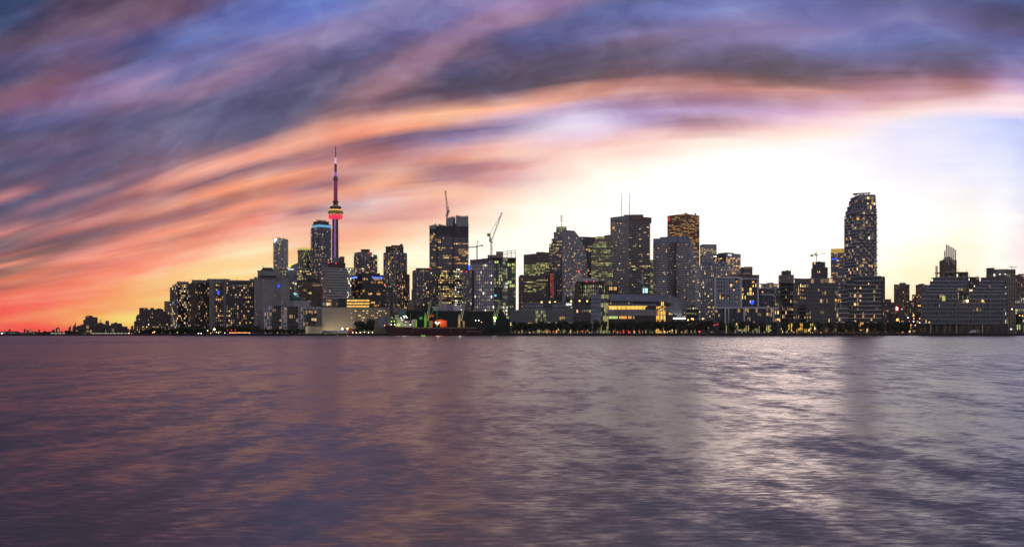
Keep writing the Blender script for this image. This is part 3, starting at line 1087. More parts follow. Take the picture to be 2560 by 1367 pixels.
b = far('tall red brown twin tower rising over the western shore', 1900, [(213.8, 233, 793), (215, 231, 790), (231, 243.5, 793.5), (209, 214, 800)], done=False)
b.rooftop(217, 230, 788.5, 791)
b.done()
b = far('wide dark slab block with a small crane on top', 1850, [(233, 262, 810)], done=False)
b.rooftop(246, 257, 806, 811)
b.mast(251.5, 799, 806, r=.5)
mbx = MB()
mbx.bar((PX(248, 1858), 1858, PZ(801, 1858)), (PX(255, 1858), 1858, PZ(801, 1858)), .4, 'steel')
mbx.build('antenna', b.root)
b.done()
far('narrow flat topped tower behind the low western apartments', 2100, [(264, 272.3, 802.5)])
far('long western apartment block with a lumpy roofline', 1800, [(262, 306, 814), (278, 304, 809), (285, 292, 808)])
far('small stepped block sloping down to the gap in the skyline', 1750, [(306, 318, 817), (312, 322, 822)])
far('tiny dark tower alone in the orange gap', 1900, [(328, 333, 815), (324, 336, 824)])

# --- terraced block, glass tower, harbour hotel -----------------------------
g1 = q('grid', fh=3.6, bw=3.4, lit=.12, pal='res', slab='dark_brick', pier='dark_brick')
b = tower('terraced_apartment_block', 'dark stepped apartment block with red terraces and yellow lit lower floors', 1350, [
    (341, 425, 791, dict(st=q('grid', fh=3.6, bw=3.4, lit=.1, pal='res', slab='dark_brick', pier='dark_brick',
                          rows={4: .75, 5: .75, 8: .2, 9: .25, 10: .3}), wall='dark_brick')),
    (336, 344, 804, dict(st=g1, wall='dark_brick', Y=1352)),
    (344, 420, 787, dict(st=g1, yb=791, wall='dark_brick', Y=1356)),
    (349, 369, 770.8, dict(st=g1, yb=788, wall='dark_brick', Y=1360)),
    (369, 388, 775, dict(st=g1, yb=788, wall='dark_brick', Y=1364)),
    (376.5, 384.5, 770.5, dict(st=g1, yb=776, wall='dark_brick', Y=1362)),
    (388, 408, 774, dict(st=g1, yb=788, wall='dark_brick', Y=1361)),
    (393, 403, 772, dict(yb=776, wall='dark_brick', Y=1366)),
    (408, 424, 780, dict(st=g1, yb=788, wall='dark_brick', Y=1363)),
])
b.done()
tower('slim_tower', 'slim pinkish tower peeking out left of the blue glass tower', 1600, [
    (411.5, 426, 754, dict(st=q('grid', fh=3.6, bw=3.2, lit=.08, slab='beige_stone', pier='beige_stone'), wall='beige_stone'))]).done()
cb = q('curtain', fh=3.15, bw=3.2, lit=.26, pal='resblue', sh=.45, slab='dark_panel', run=1, glass='glass')
b = tower('glass_apartment_tower', 'dark blue glass tower with stepped top left of the beige twin slabs', 1250, [
    (425, 474.5, 719, dict(st=cb, str_=cb, xc=445, wall='dark_panel')),
    (431, 473, 715, dict(st=cb, yb=719, wall='dark_panel', Y=1262)),
    (436, 473, 711.5, dict(st=cb, yb=715, wall='dark_panel', Y=1264)),
    (442, 471.5, 705.5, dict(yb=712, wall='grey_panel', Y=1266)),
    (472, 478, 710, dict(st=cb, Y=1275, wall='dark_panel')),
])
b.mast(461, 702.5, 706)
b.done()
ga = q('grid', fh=3.15, bw=3.0, lit=.20, pal='res', slab='dark_panel', pier='brown_stone', pw=.7, sh=.8, glass='glass_black')
b = tower('beige_slab_tower', 'brown slab tower with rounded left side beside the blue glass tower', 1230, [
    (478, 527, 706, dict(st=ga, str_=ga, xc=488, wall='brown_stone', cap='concrete')),
    (479.5, 525, 701.5, dict(yb=706, wall='concrete', Y=1240)),
])
b.done()
gb = q('grid', fh=3.15, bw=3.5, lit=.24, pal='res', slab='dark_panel', pier='dark_panel', pw=.55, sh=.7, pe=2, pd=.9, glass='glass_black')
gcol = dict(wall='concrete', para=.6)
b = tower('beige_slab_tower', 'wide dark slab tower with concrete ribs and a blue lit window', 1210, [
    (523, 539, 699, dict(**gcol, D=30)),
    (539, 559, 699.5, dict(st=gb, wall='dark_panel', D=26, Y=1213)),
    (539, 559, 698.5, dict(yb=707, Y=1212, **gcol)),
    (559, 565.5, 698, dict(**gcol)),
    (565.5, 634, 706, dict(st=gb, wall='dark_panel', D=26, Y=1213)),
    (565.5, 634, 701.5, dict(yb=706, Y=1214, **gcol)),
    (565.5, 634, 715.5, dict(yb=717.5, Y=1211.5, D=4, **gcol)),
    (518, 574, 698.2, dict(yb=703, Y=1216, **gcol)),
    (624, 637, 698, dict(Y=1222, **gcol)),
])
mbx = MB()
for k in range(28):
    for col in (532.5, 535.5):
        x, Y = PX(col, 1209.4), 1209.4
        zz = PZ(712 + k * 4.3, Y)
        mbx.poly([(x - .35, Y, zz), (x + .35, Y, zz), (x + .35, Y, zz + .8), (x - .35, Y, zz + .8)], 'glass_black')
mbx.build('stair_window', b.root, 'stuff')
mbx = MB()
mbx.box(PX(543, 1211), PX(549, 1211), 1210.6, 1211.2, PZ(735, 1211), PZ(727, 1211), 'lit_blue')
mbx.build('lit_panel', b.root, label='bright blue lit window')
b.done()
# harbour hotel, two gridded towers with concrete end walls and a round restaurant
gw = q('grid', fh=2.9, bw=2.6, lit=.012, pal='res', slab='concrete', pier='concrete', pw=.8, sh=.9, glass='glass_pale', sd=.25, pd=.35)
b = tower('harbour_hotel', 'concrete twin hotel with gridded walls and a round rooftop restaurant', 1160, [
    (636, 645, 694, dict(st=gw, D=20, wall='concrete')),
    (645, 656, 684, dict(D=24, wall='concrete', Y=1157)),
    (656, 689, 693, dict(st=gw, D=24, wall='concrete')),
    (689, 700, 703, dict(D=22, wall='concrete', Y=1158)),
    (644, 700, 678, dict(yb=692, Y=1166, wall='concrete', D=20)),
    (700, 723.5, 705, dict(st=gw, wall='concrete', D=22)),
    (689, 717, 689, dict(yb=704, Y=1170, wall='concrete', D=14)),
    (700, 722, 695, dict(yb=706, Y=1172, wall='concrete', D=14)),
])
mbx = MB()
cx, cy = PX(669, 1180), 1180
rr = 14 / F * 1180
mbx.lathe([(PZ(679, cy), rr), (PZ(677.5, cy), rr * 1.12), (PZ(674, cy), rr * 1.12), (PZ(673.3, cy), rr * .95), (PZ(670, cy), rr * .9)], 'dark_brick', 28, (cx, cy))
mbx.build('round_restaurant', b.root)
mbx = MB()
for k in range(14):
    a = 2 * pi * k / 14
    mbx.bar((cx + rr * .8 * cos(a), cy + rr * .8 * sin(a), PZ(670.2, cy)), (cx + rr * .8 * cos(a), cy + rr * .8 * sin(a), PZ(668, cy)), .25, 'steel')
mbx.build('roof_rail', b.root, 'stuff')
b.mast(657.5, 664.5, 670, r=.35)
# terrace band and sloping buttress
mbx = MB()
mbx.prism([(PX(650, 1150), 1150), (PX(690, 1150), 1150), (PX(690, 1160), 1160), (PX(650, 1160), 1160)], PZ(693, 1155), PZ(689, 1155), 'dark_roof')
mbx.build('terrace', b.root)
mbx = MB()
mbx.hexa([(PX(625, 1150), 1150, GZ), (PX(648, 1150), 1150, GZ), (PX(648, 1165), 1165, GZ), (PX(625, 1165), 1165, GZ),
          (PX(638, 1156), 1156, PZ(800, 1156)), (PX(646, 1156), 1156, PZ(800, 1156)), (PX(646, 1160), 1160, PZ(800, 1160)), (PX(638, 1160), 1160, PZ(800, 1160))], 'concrete')
mbx.build('buttress', b.root)
mbx = MB()
mbx.lathe([(PZ(718.5, 1157.5), 1.6), (PZ(711.5, 1157.5), 1.6)], 'lit_blue', 12, (PX(697, 1158), 1157.2))
mbx.build('logo_sign', b.root, label='small round blue hotel logo')
b.done()

# --- glass tower with a white lit corner ------------------------------------
cg = q('curtain', fh=3.2, bw=3.2, lit=.18, pal='res', sh=.5, slab='dark_panel', glass='glass_blue', run=1, colmode=True)
cr_ = q('condob', fh=3.2, bw=3.4, lit=.1, glass='glass_blue', slab='blue_panel')
b = tower('glass_tower', 'blue glass tower with a slanted white lit corner at its top', 1900, [
    (683.5, 720, 597, dict(st=cg, str_=cr_, xc=709, wall='blue_panel', asp=1.0)),
])
mbx = MB()
x0, x1 = PX(684.5, 1896), PX(692.5, 1892)
mbx.poly([(x0, 1897, PZ(606, 1896)), (PX(687, 1893), 1893.5, PZ(606, 1893)), (PX(693.5, 1889), 1889.5, PZ(597.2, 1890)), (x0, 1897, PZ(597, 1896))], 'sign_white')
mbx.build('lit_corner', b.root, label='white glowing corner sail')
mbx = MB()
mbx.bar((PX(693, 1905), 1905, PZ(592.5, 1905)), (PX(701, 1905), 1905, PZ(596.5, 1905)), .6, 'dark_panel')
mbx.bar((PX(697, 1905), 1905, PZ(598, 1905)), (PX(697, 1905), 1905, PZ(594.5, 1905)), .6, 'dark_panel')
mbx.build('roof_crane', b.root)
b.done()
b = tower('gold_lit_block', 'low block with a gold lit ribbed crown at the foot of the glass tower', 1500, [
    (690, 719, 676, dict(st=q('vert', fh=5, bw=3, lit=.5, pal='pale'), wall='brown_stone')),
    (700, 716, 673, dict(yb=677, wall='dark_brick', Y=1510)),
    (718, 733, 689, dict(st=q('grid', lit=.2, slab='dark_panel', pier='dark_panel', bw=3, fh=3.4), wall='dark_panel', Y=1515)),
])
beacon(b, 731.5, 688, 1512)
b.done()
# insurance company building with illuminated sign
b = tower('office_building', 'grey slant roofed office with a white and yellow illuminated name sign', 1420, [
    (718, 745, 668, dict(yt2=656.5, wall='blue_panel', st=None)),
    (735, 742, 700, dict(st=q('curtain', fh=4, bw=2, lit=.5, pal='wht', glass='glass_pale', slab='white_panel', pe=0), wall='blue_panel', Y=1418, D=3)),
    (718.5, 735, 705, dict(st=q('band', fh=4.2, bw=2.5, lit=.1), wall='grey_panel', Y=1416, D=3)),
])
text_part('Sun', b.root, 718.5, 670.5, 1415, 2.8, 'sign_white')
text_part('Life Financial', b.root, 720, 674.5, 1415, 3.2, 'sign_white', wpx=14.5)
mbx = MB()
mbx.lathe([(PZ(668.5, 1414.5), .5), (PZ(666, 1414.5), 1.7), (PZ(663.5, 1414.5), 1.9), (PZ(661.5, 1414.5), .5)], 'sign_yellow', 12, (PX(724.5, 1414.5), 1414.5))
mbx.build('logo_sign', b.root, label='round yellow sun logo')
b.done()
# round tower with a yellow green crown
def round_pts(px0, px1, Y, n=12):
    r = (px1 - px0) / 2 / F * Y
    cx = PX((px0 + px1) / 2, Y)
    cy = Y + r
    return [(cx + r * cos(-pi + 2 * pi * i / n + pi / n * 0), cy + r * sin(-pi + 2 * pi * i / n)) for i in range(n)], (cx, cy, r)
b = Building('round_tower', 'round dark tower with a flat yellow glowing crown ring', 758, 1750)
pts, (cx, cy, rr) = round_pts(740.5, 777, 1750, 16)
s1 = q('curtain', fh=3.4, bw=3, lit=.22, pal='pale', sh=.4, glass='glass_green', slab='dark_panel', run=1)
b.polyvol(pts, GZ, PZ(632, 1750), [s1] * 8, 'dark_panel')
s2 = q('vert', fh=9, bw=2.2, lit=.6, pal='pale', glass='glass_green', pier='beige_stone', pd=.5, pw=.8, sh=.5)
b.polyvol(pts, PZ(632, 1750), PZ(624.5, 1750), [s2] * 8, 'dark_panel', para=0)
mbx = MB()
mbx.lathe([(PZ(623.6, cy), rr * .85), (PZ(623.2, cy), rr * 1.04), (PZ(621.2, cy), rr * 1.06), (PZ(620.9, cy), rr * .8)], 'crown_yellow', 32, (cx, cy))
mbx.build('crown', b.root, label='thin yellow green glowing ring')
mbx = MB()
for k in range(16):
    a = 2 * pi * k / 16
    mbx.bar((cx + rr * .9 * cos(a), cy + rr * .9 * sin(a), PZ(625, cy)), (cx + rr * .9 * cos(a), cy + rr * .9 * sin(a), PZ(622, cy)), .4, 'steel')
mbx.build('column', b.root, 'stuff')
b.done()
# blue crowned condominium
kb = q('condob', fh=3.0, bw=3.2, lit=.14, pal='resblue', sh=.8, sd=1.7, over=1.7, pe=0, glass='glass', slab='blue_panel', colmode=True)
b = tower('blue_crowned_tower', 'tall balconied tower with a glowing pale blue crown band', 1700, [
    (778, 828, 568, dict(st=kb, str_=kb, xc=797, wall='grey_panel', asp=1.0)),
    (780, 828, 560.5, dict(yb=568, wall='grey_panel', Y=1704, xc=798)),
    (783, 822.5, 553.5, dict(yb=561, wall='dark_panel', Y=1712, xc=797)),
])
pts, _ = b.corners(779.5, 828, 1702, 797.5)
mbx = MB()
mbx.prism(pts, PZ(567.2, 1702), PZ(561.5, 1702), 'lit_crown' if 'lit_crown' in MATS else glow('lit_crown', (.18, .55, .85), .75).name)
mbx.build('crown', b.root, label='pale blue glowing band')
mbx = MB()
for i, x in enumerate((792, 800, 808, 815)):
    mbx.bar((PX(x, 1725), 1725, PZ(554.5, 1725)), (PX(x, 1725), 1725, PZ(551.2, 1725)), .4, 'dark_panel')
mbx.bar((PX(791, 1725), 1725, PZ(550.5, 1725)), (PX(815.5, 1725), 1725, PZ(552, 1725)), .8, 'dark_panel')
mbx.build('roof_frame', b.root)
b.done()
# black block behind
bk = q('curtain', fh=3.9, bw=3.0, lit=.3, pal='off', slab='black_panel', glass='glass_black', sh=.9, run=3, pier='black_panel')
tower('black_office', 'black office block with scattered yellow windows below the round tower', 1400, [
    (742, 778, 676, dict(st=bk, wall='black_panel'))]).done()
db = q('grid', fh=4.2, bw=2.8, lit=.2, pal='off', slab='brown_stone', pier='brown_stone', pw=.9, glass='glass_black', run=4)
b = tower('domed_office', 'dark stone office with a stepped hipped roof', 1330, [
    (748, 779, 716, dict(st=db, wall='brown_stone')),
    (779, 806, 710, dict(st=db, wall='brown_stone', Y=1326)),
    (757, 803, 707, dict(st=None, yb=718, wall='brown_stone', Y=1336)),
    (762, 800, 702.5, dict(st=None, yb=708, wall='dark_roof', Y=1340)),
    (768, 795, 699, dict(st=None, yb=703, wall='dark_roof', Y=1344)),
])
b.done()
# foot of the tower: hotel with white bands
wb = q('band', fh=3.5, bw=3.6, lit=.035, pal='res', sh=1.5, sd=1.1, over=.4, slab='pale_concrete', glass='glass', pier='pale_concrete', pe=0, run=1)
b = tower('banded_apartment_block', 'long apartment block striped with pale balcony bands at the tall tower foot', 1150, [
    (807, 868, 670.5, dict(st=wb, str_=wb, xc=817, wall='pale_concrete')),
    (821, 863.5, 659, dict(yb=671, wall='dark_roof', Y=1162)),
    (849, 861, 643, dict(yb=660, wall='brown_stone', Y=1170, D=10)),
    (830, 849, 646, dict(yb=660, wall='grey_panel', Y=1172, D=10)),
])
beacon(b, 821.5, 657, 1160)
beacon(b, 840, 658.5, 1160)
b.done()
tower('white_apartment_block', 'pale apartment block lit warm, wedged right of the banded block', 1220, [
    (866, 884, 671, dict(st=q('condob', fh=3.1, bw=3, lit=.4, pal='wht', glass='glass_pale', sd=.8, over=0, slab='white_panel'), wall='pale_concrete'))]).done()
# newspaper building
nb_ = q('grid', fh=3.9, bw=2.6, lit=.12, pal='org', slab='black_panel', pier='black_panel', pw=.5, glass='glass_black', run=4,
        rows={1: .35, 2: .45, 5: .6, 6: .55, 10: .5, 11: .45, 14: .5, 15: .1, 17: .8, 0: 0})
b = tower('newspaper_office', 'dark brown office with two blue illuminated newspaper name signs', 1180, [
    (879, 958, 687.5, dict(st=nb_, str_=nb_, xc=906, wall='black_panel', asp=.8)),
    (895, 950, 683.5, dict(yb=688, Y=1196, xc=908, wall='dark_brick')),
])
def sign_panel(b, A, B, x0f, x1f, y0, y1, m, txt, hpx, tm, Yref):
    """flat sign board along the facade A->B between fractions of its length"""
    A, B = Vector(A), Vector(B)
    d = (B - A).normalized()
    nr = Vector((d.y, -d.x))
    p0 = A + (B - A) * x0f + nr * .7
    p1 = A + (B - A) * x1f + nr * .7
    mb = MB()
    z0, z1 = PZ(y1, Yref), PZ(y0, Yref)
    mb.hexa([(p0.x + nr.x * .4, p0.y + nr.y * .4, z0), (p1.x + nr.x * .4, p1.y + nr.y * .4, z0), (p1.x, p1.y, z0), (p0.x, p0.y, z0),
             (p0.x + nr.x * .4, p0.y + nr.y * .4, z1), (p1.x + nr.x * .4, p1.y + nr.y * .4, z1), (p1.x, p1.y, z1), (p0.x, p0.y, z1)], m)
    sb = mb.build('sign_board', b.root)
    t = text_part(txt, sb, 0, 0, 1, hpx, tm, d, name='lettering')
    s0 = t.dimensions
    # scale to width
    me = t.data
    us = [(v.co.x * d.x + v.co.y * d.y) for v in me.vertices]
    zs = [v.co.z for v in me.vertices]
    Lw = (p1 - p0).length
    k = Lw * .94 / (max(us) - min(us))
    kz = (z1 - z0) * .72 / (max(zs) - min(zs))
    for v in me.vertices:
        uu = v.co.x * d.x + v.co.y * d.y
        ww = v.co.x * nr.x + v.co.y * nr.y
        uu = (uu - min(us)) * k + Lw * .03
        ww = .2 if ww > 0 else 0.0
        v.co = (d.x * uu + nr.x * ww, d.y * uu + nr.y * ww, (v.co.z - min(zs)) * kz + (z1 - z0) * .14)
    rl = root_loc(sb)
    t.location = (p0.x + nr.x * .45 - rl[0], p0.y + nr.y * .45 - rl[1], z0 - rl[2])
    return sb
pts, _ = b.corners(879, 958, 1180, 906, asp=.8)
glow('sign_bluebg', (.0, .01, .35), .9)
glow('sign_bluetext', (.25, .4, 1), 1.8)
sign_panel(b, pts[1], pts[2], .42, .985, 690.5, 697, 'sign_bluebg', 'Toronto Star', 3, 'sign_bluetext', 1190)
sign_panel(b, pts[0], pts[1], .02, .62, 688.8, 694.5, 'sign_bluebg', 'Toronto Star', 3, 'sign_bluetext', 1186)
b.done()
# round cornered condo above
rc = q('condo', fh=3.0, bw=3.2, lit=.22, pal='res', sd=1.6, over=1.8, pe=5, glass='glass', slab='grey_panel', pier='concrete')
b = tower('condominium_tower', 'balconied tower with a brown roof box above the newspaper office', 1400, [
    (886, 942, 636, dict(st=rc, str_=rc, xc=912, wall='grey_panel')),
    (886, 930, 631, dict(yb=636, st=None, Y=1405, xc=900, wall='concrete')),
    (902.5, 924, 624.5, dict(yb=632, wall='dark_brick', Y=1415)),
])
beacon(b, 921, 632.5, 1412)
b.done()
rd = q('condo', fh=3.0, bw=3.2, lit=.2, pal='res', sd=1.3, over=1.3, pe=3, glass='glass', slab='grey_panel', pier='concrete', pd=1.0, pw=.5)
b = tower('condominium_tower', 'tall brown condominium with stepped red crown right of the newspaper office', 1300, [
    (960, 1016, 631, dict(st=rd, str_=rd, xc=990, wall='grey_panel')),
    (965, 1008, 617.5, dict(st=q('grid', fh=3, bw=3, lit=.2, slab='dark_panel', pier='dark_panel'), yb=631, Y=1308, wall='dark_panel')),
    (978, 1007, 614.5, dict(yb=618, Y=1312, wall='dark_brick')),
    (1000, 1006.5, 611.5, dict(yb=616, Y=1316, wall='dark_brick', D=6)),
])
beacon(b, 978, 614, 1310)
b.done()
b = tower('condominium_podium', 'lower grey ribbed apartment block in front of the tall brown condominium', 1240, [
    (958, 996, 714, dict(st=q('grid', fh=3.1, bw=3.1, lit=.3, pal='resblue', slab='dark_panel', pier='concrete', pe=2, pd=.8), wall='grey_panel'))])
beacon(b, 962, 713, 1238)
beacon(b, 994, 713, 1238)
b.done()
b = tower('slim_tower', 'very thin red brown tower edge beside the bright gap', 1450, [
    (1014, 1023.5, 687, dict(st=q('grid', fh=3.2, bw=2.6, lit=.3, pal='res', slab='dark_brick', pier='dark_brick'), wall='dark_brick'))])
b.done()
tower('beige_block', 'small beige block at the foot of the bright gap', 1120, [
    (1022.5, 1032.5, 751, dict(wall='beige_stone', st=q('vert', fh=5, bw=2.6, lit=.1, slab='beige_stone', pier='beige_stone', glass='glass')))]).done()
tower('grey_block', 'narrow grey block just right of the bright gap', 1500, [
    (1029.5, 1036, 724, dict(wall='grey_panel', st=q('grid', fh=3.2, bw=2.6, lit=.1)))]).done()

ue = q('grid', fh=3.0, bw=2.9, lit=.2, pal='res', slab='grey_panel', pier='grey_panel', glass='glass', pw=.6, pe=2, pd=.7, sh=.7)
b = tower('apartment_tower', 'brown grey apartment tower left of the giant unfinished glass tower', 1280, [
    (1032, 1095, 675, dict(st=ue, str_=ue, xc=1042, wall='brown_stone')),
    (1040, 1078, 671.5, dict(yb=675, wall='brown_stone', Y=1292)),
])
beacon(b, 1077, 670.5, 1290)
b.done()
# giant glass tower with cut-away top
vt = q('curtain', fh=3.9, bw=2.9, lit=.3, pal='org', sh=.9, slab='grey_panel', pier='grey_panel', glass='glass', run=5, pe=2, pw=.4, pd=.4, top=18)
vt2 = dict(vt, top=26)
b = tower('office_tower', 'giant dark glass office tower with jagged unfinished screens on top', 1800, [
    (1073.5, 1093.5, 565, dict(st=q('curtain', fh=3.9, bw=2.6, lit=.18, pal='org', sh=.7, slab='grey_panel', glass='glass', run=4, top=16), wall='dark_panel', D=60, yt2=563)),
    (1093.5, 1134, 566, dict(st=vt, wall='dark_panel', Y=1796, D=60)),
    (1134, 1171.5, 560, dict(st=vt2, wall='dark_panel', Y=1794, D=60)),
])
# screens rising above the roof
def screen(b, x0, x1, ya, yb_, ybot, Y, m='glass_pale', n=5, name='roof_screen'):
    mb = MB()
    mb.hexa([(PX(x0, Y), Y, PZ(ybot, Y)), (PX(x1, Y), Y, PZ(ybot, Y)), (PX(x1, Y), Y + .6, PZ(ybot, Y)), (PX(x0, Y), Y + .6, PZ(ybot, Y)),
             (PX(x0, Y), Y, PZ(ya, Y)), (PX(x1, Y), Y, PZ(yb_, Y)), (PX(x1, Y), Y + .6, PZ(yb_, Y)), (PX(x0, Y), Y + .6, PZ(ya, Y))], m)
    o = mb.build(name, b.root)
    mb = MB()
    for i in range(n + 1):
        f = i / n
        x = x0 + (x1 - x0) * f
        y = ya + (yb_ - ya) * f
        mb.bar((PX(x, Y - .4), Y - .4, PZ(ybot, Y)), (PX(x, Y - .4), Y - .4, PZ(y - 1.4, Y)), .35, 'steel')
    mb.bar((PX(x0, Y - .4), Y - .4, PZ(ya - 1, Y)), (PX(x1, Y - .4), Y - .4, PZ(yb_ - 1, Y)), .3, 'steel')
    mb.build('screen_post', o, 'stuff')
screen(b, 1073.5, 1090, 565.5, 561, 572, 1798)
screen(b, 1096, 1116, 560.5, 565, 570, 1797)
screen(b, 1115.5, 1133.5, 547, 541.5, 572, 1800)
screen(b, 1134, 1138, 545, 543, 570, 1804, 'dark_panel', 2)
screen(b, 1140, 1156, 539, 541.5, 566, 1792)
screen(b, 1156, 1170.5, 541.5, 540.5, 566, 1793)
b.mast(1088, 557, 563, Y=1806)
# diagonal fold lines on the glass
mbx = MB()
mbx.bar((PX(1073.8, 1798), 1797, PZ(640, 1798)), (PX(1092, 1798), 1797, PZ(562, 1798)), .5, 'steel')
mbx.bar((PX(1140, 1792), 1792, PZ(555, 1792)), (PX(1152, 1792), 1792, PZ(600, 1792)), .5, 'steel')
mbx.bar((PX(1134, 1792), 1792.5, PZ(832, 1792)), (PX(1134, 1792), 1792.5, PZ(545, 1792)), 1.0, 'dark_panel')
mbx.bar((PX(1093.5, 1794), 1794.5, PZ(832, 1794)), (PX(1093.5, 1794), 1794.5, PZ(565, 1794)), 1.3, 'dark_panel')
mbx.build('corner_trim', b.root)
b.done()
tower('yellow_lit_tower', 'densely lit yellow window block in front of the giant glass tower', 1340, [
    (1096, 1137, 676, dict(st=q('grid', fh=3.3, bw=2.8, lit=.5, pal='off', slab='dark_panel', pier='dark_panel', pw=.4, glass='glass_black', run=2), wall='black_panel')),
    (1137, 1155, 672, dict(st=q('grid', fh=3.3, bw=2.8, lit=.6, pal='wht', slab='dark_panel', pier='dark_panel', pw=.4, glass='glass_black', run=2), wall='black_panel', Y=1338)),
]).done()
b = tower('apartment_tower', 'dim tower with warm windows between the yellow lit block and construction site', 1300, [
    (1155, 1177, 680, dict(st=q('grid', fh=3.1, bw=2.8, lit=.16, pal='res', slab='grey_panel', pier='grey_panel', glass='glass'), wall='grey_panel'))])
beacon(b, 1154.5, 678.5, 1298)
beacon(b, 1166.5, 678.5, 1298)
b.done()
b = tower('dark_block', 'dark sliver of building with a blue glowing top at the construction site', 1420, [
    (1164, 1180, 672, dict(st=q('grid', fh=3.4, bw=3, lit=.1, slab='dark_panel', pier='dark_panel'), wall='dark_panel'))])
mbx = MB()
mbx.box(PX(1170.5, 1418), PX(1175, 1418), 1417, 1419, PZ(673, 1418), PZ(663, 1418), 'lit_blue')
mbx.build('lit_panel', b.root)
b.done()
# building under construction
lw = q('grid', fh=4.4, bw=3.4, lit=.28, pal='wht', slab='purple_wrap', pier='purple_wrap', pw=.7, sh=1.3, sd=.2, pd=.3, glass='glass_pale', part=True, top=3)
rg = q('curtain', fh=4.4, bw=3.2, lit=.5, pal='grn', slab='dark_panel', pier='dark_panel', pw=.4, sh=.8, glass='glass_green', run=3, top=3)
b = tower('building_under_construction', 'half finished office with wrapped grey left side and green glazed right side', 1150, [
    (1176, 1236, 652, dict(st=dict(lw), wall='purple_wrap', yt2=646, D=40)),
    (1236, 1257, 646, dict(st=dict(rg, rows={i: .05 for i in range(12, 16)}), wall='dark_panel', Y=1150, D=40)),
    (1257, 1268.5, 646, dict(st=q('curtain', fh=4.4, bw=1.6, lit=.92, pal='wht', slab='beige_stone', pe=1, pw=.25, sh=1.0, glass='glass'), wall='dark_panel', Y=1147, D=12)),
    (1268.5, 1289.5, 652, dict(st=dict(rg, rows={i: .3 for i in range(9, 40)}), wall='dark_panel', Y=1152, D=40)),
])
mbx = MB()     # open top storey: slab on columns
mbx.hexa([(PX(1175, 1148), 1148, PZ(651.5, 1148)), (PX(1236, 1146), 1146, PZ(645.5, 1148)), (PX(1236, 1188), 1188, PZ(645.5, 1148)), (PX(1175, 1190), 1190, PZ(651.5, 1148)),
          (PX(1175, 1148), 1148, PZ(650, 1148)), (PX(1236, 1146), 1146, PZ(643.8, 1148)), (PX(1236, 1188), 1188, PZ(643.8, 1148)), (PX(1175, 1190), 1190, PZ(650, 1148))], 'dark_brick')
mbx.box(PX(1236, 1146), PX(1290.5, 1146), 1146, 1188, PZ(646, 1148), PZ(644.2, 1148), 'dark_brick')
mbx.build('top_slab', b.root)
for x in (1177, 1186, 1197, 1209, 1221, 1234, 1250, 1262, 1275, 1289):
    mbx = MB()
    mbx.box(PX(x, 1147) - .5, PX(x, 1147) + .5, 1147, 1148, PZ(660, 1148), PZ(645, 1148) - (1.5 if x < 1200 else 0), 'dark_brick')
    mbx.build('column', b.root)
b.plant.box(PX(1240, 1160), PX(1256.5, 1160), 1160, 1175, PZ(646, 1160), PZ(628.5, 1160), 'beige_stone')
b.plant.box(PX(1219, 1158), PX(1240, 1158), 1158, 1172, PZ(647, 1160), PZ(637.5, 1160), 'concrete')
mbx = MB()
for x in (1257.5, 1268, 1278, 1289):
    for Y in (1150, 1180):
        mbx.bar((PX(x, Y), Y, PZ(646, 1150)), (PX(x, Y), Y, PZ(629.5 - (x - 1257) * .13, 1150)), .3, 'rusty_steel')
for Y in (1150, 1180):
    mbx.bar((PX(1257, Y), Y, PZ(629.5, 1150)), (PX(1290, Y), Y, PZ(625.5, 1150)), .3, 'rusty_steel')
    mbx.bar((PX(1257, Y), Y, PZ(637.5, 1150)), (PX(1290, Y), Y, PZ(635.5, 1150)), .2, 'rusty_steel')
mbx.bar((PX(1289, 1150), 1150, PZ(625.5, 1150)), (PX(1289, 1180), 1180, PZ(625.5, 1150)), .3, 'rusty_steel')
mbx.build('roof_frame', b.root)
mbx = MB()
mbx.box(PX(1178, 1145), PX(1185, 1145), 1145.5, 1149, PZ(776, 1148), PZ(676, 1148), 'dark_panel')
mbx.build('hoist_mast', b.root)
mbx = MB()
mbx.box(PX(1236.5, 1146), PX(1256.5, 1146), 1147, 1149.5, PZ(749, 1148), PZ(718, 1148), 'black_panel')
mbx.build('dark_cladding', b.root)
mbx = MB()
mbx.box(PX(1236, 1144), PX(1241, 1144), 1144.5, 1146, PZ(741, 1148), PZ(736.5, 1148), 'lit_cyan')
mbx.build('site_light', b.root, label='bright cyan site light')
b.done()

# tower cranes on roofs
def lattice(mb, a, b, w, m, n):
    a, b = Vector(a), Vector(b)
    d = (b - a).normalized()
    u = Vector((0, 1, 0)).cross(d)
    u = u.normalized() if u.length > .1 else Vector((1, 0, 0))
    v = d.cross(u)
    cs = [u * w + v * w, u * w - v * w, -u * w - v * w, -u * w + v * w]
    for c in cs:
        mb.bar(a + c, b + c, w * .26, m, 4)
    for i in range(n):
        p, q_ = a + (b - a) * (i / n), a + (b - a) * ((i + 1) / n)
        for k in range(4):
            mb.bar(p + cs[k], q_ + cs[(k + 1) % 4], w * .16, m, 3)
            mb.bar(p + cs[k], p + cs[(k + 1) % 4], w * .14, m, 3)

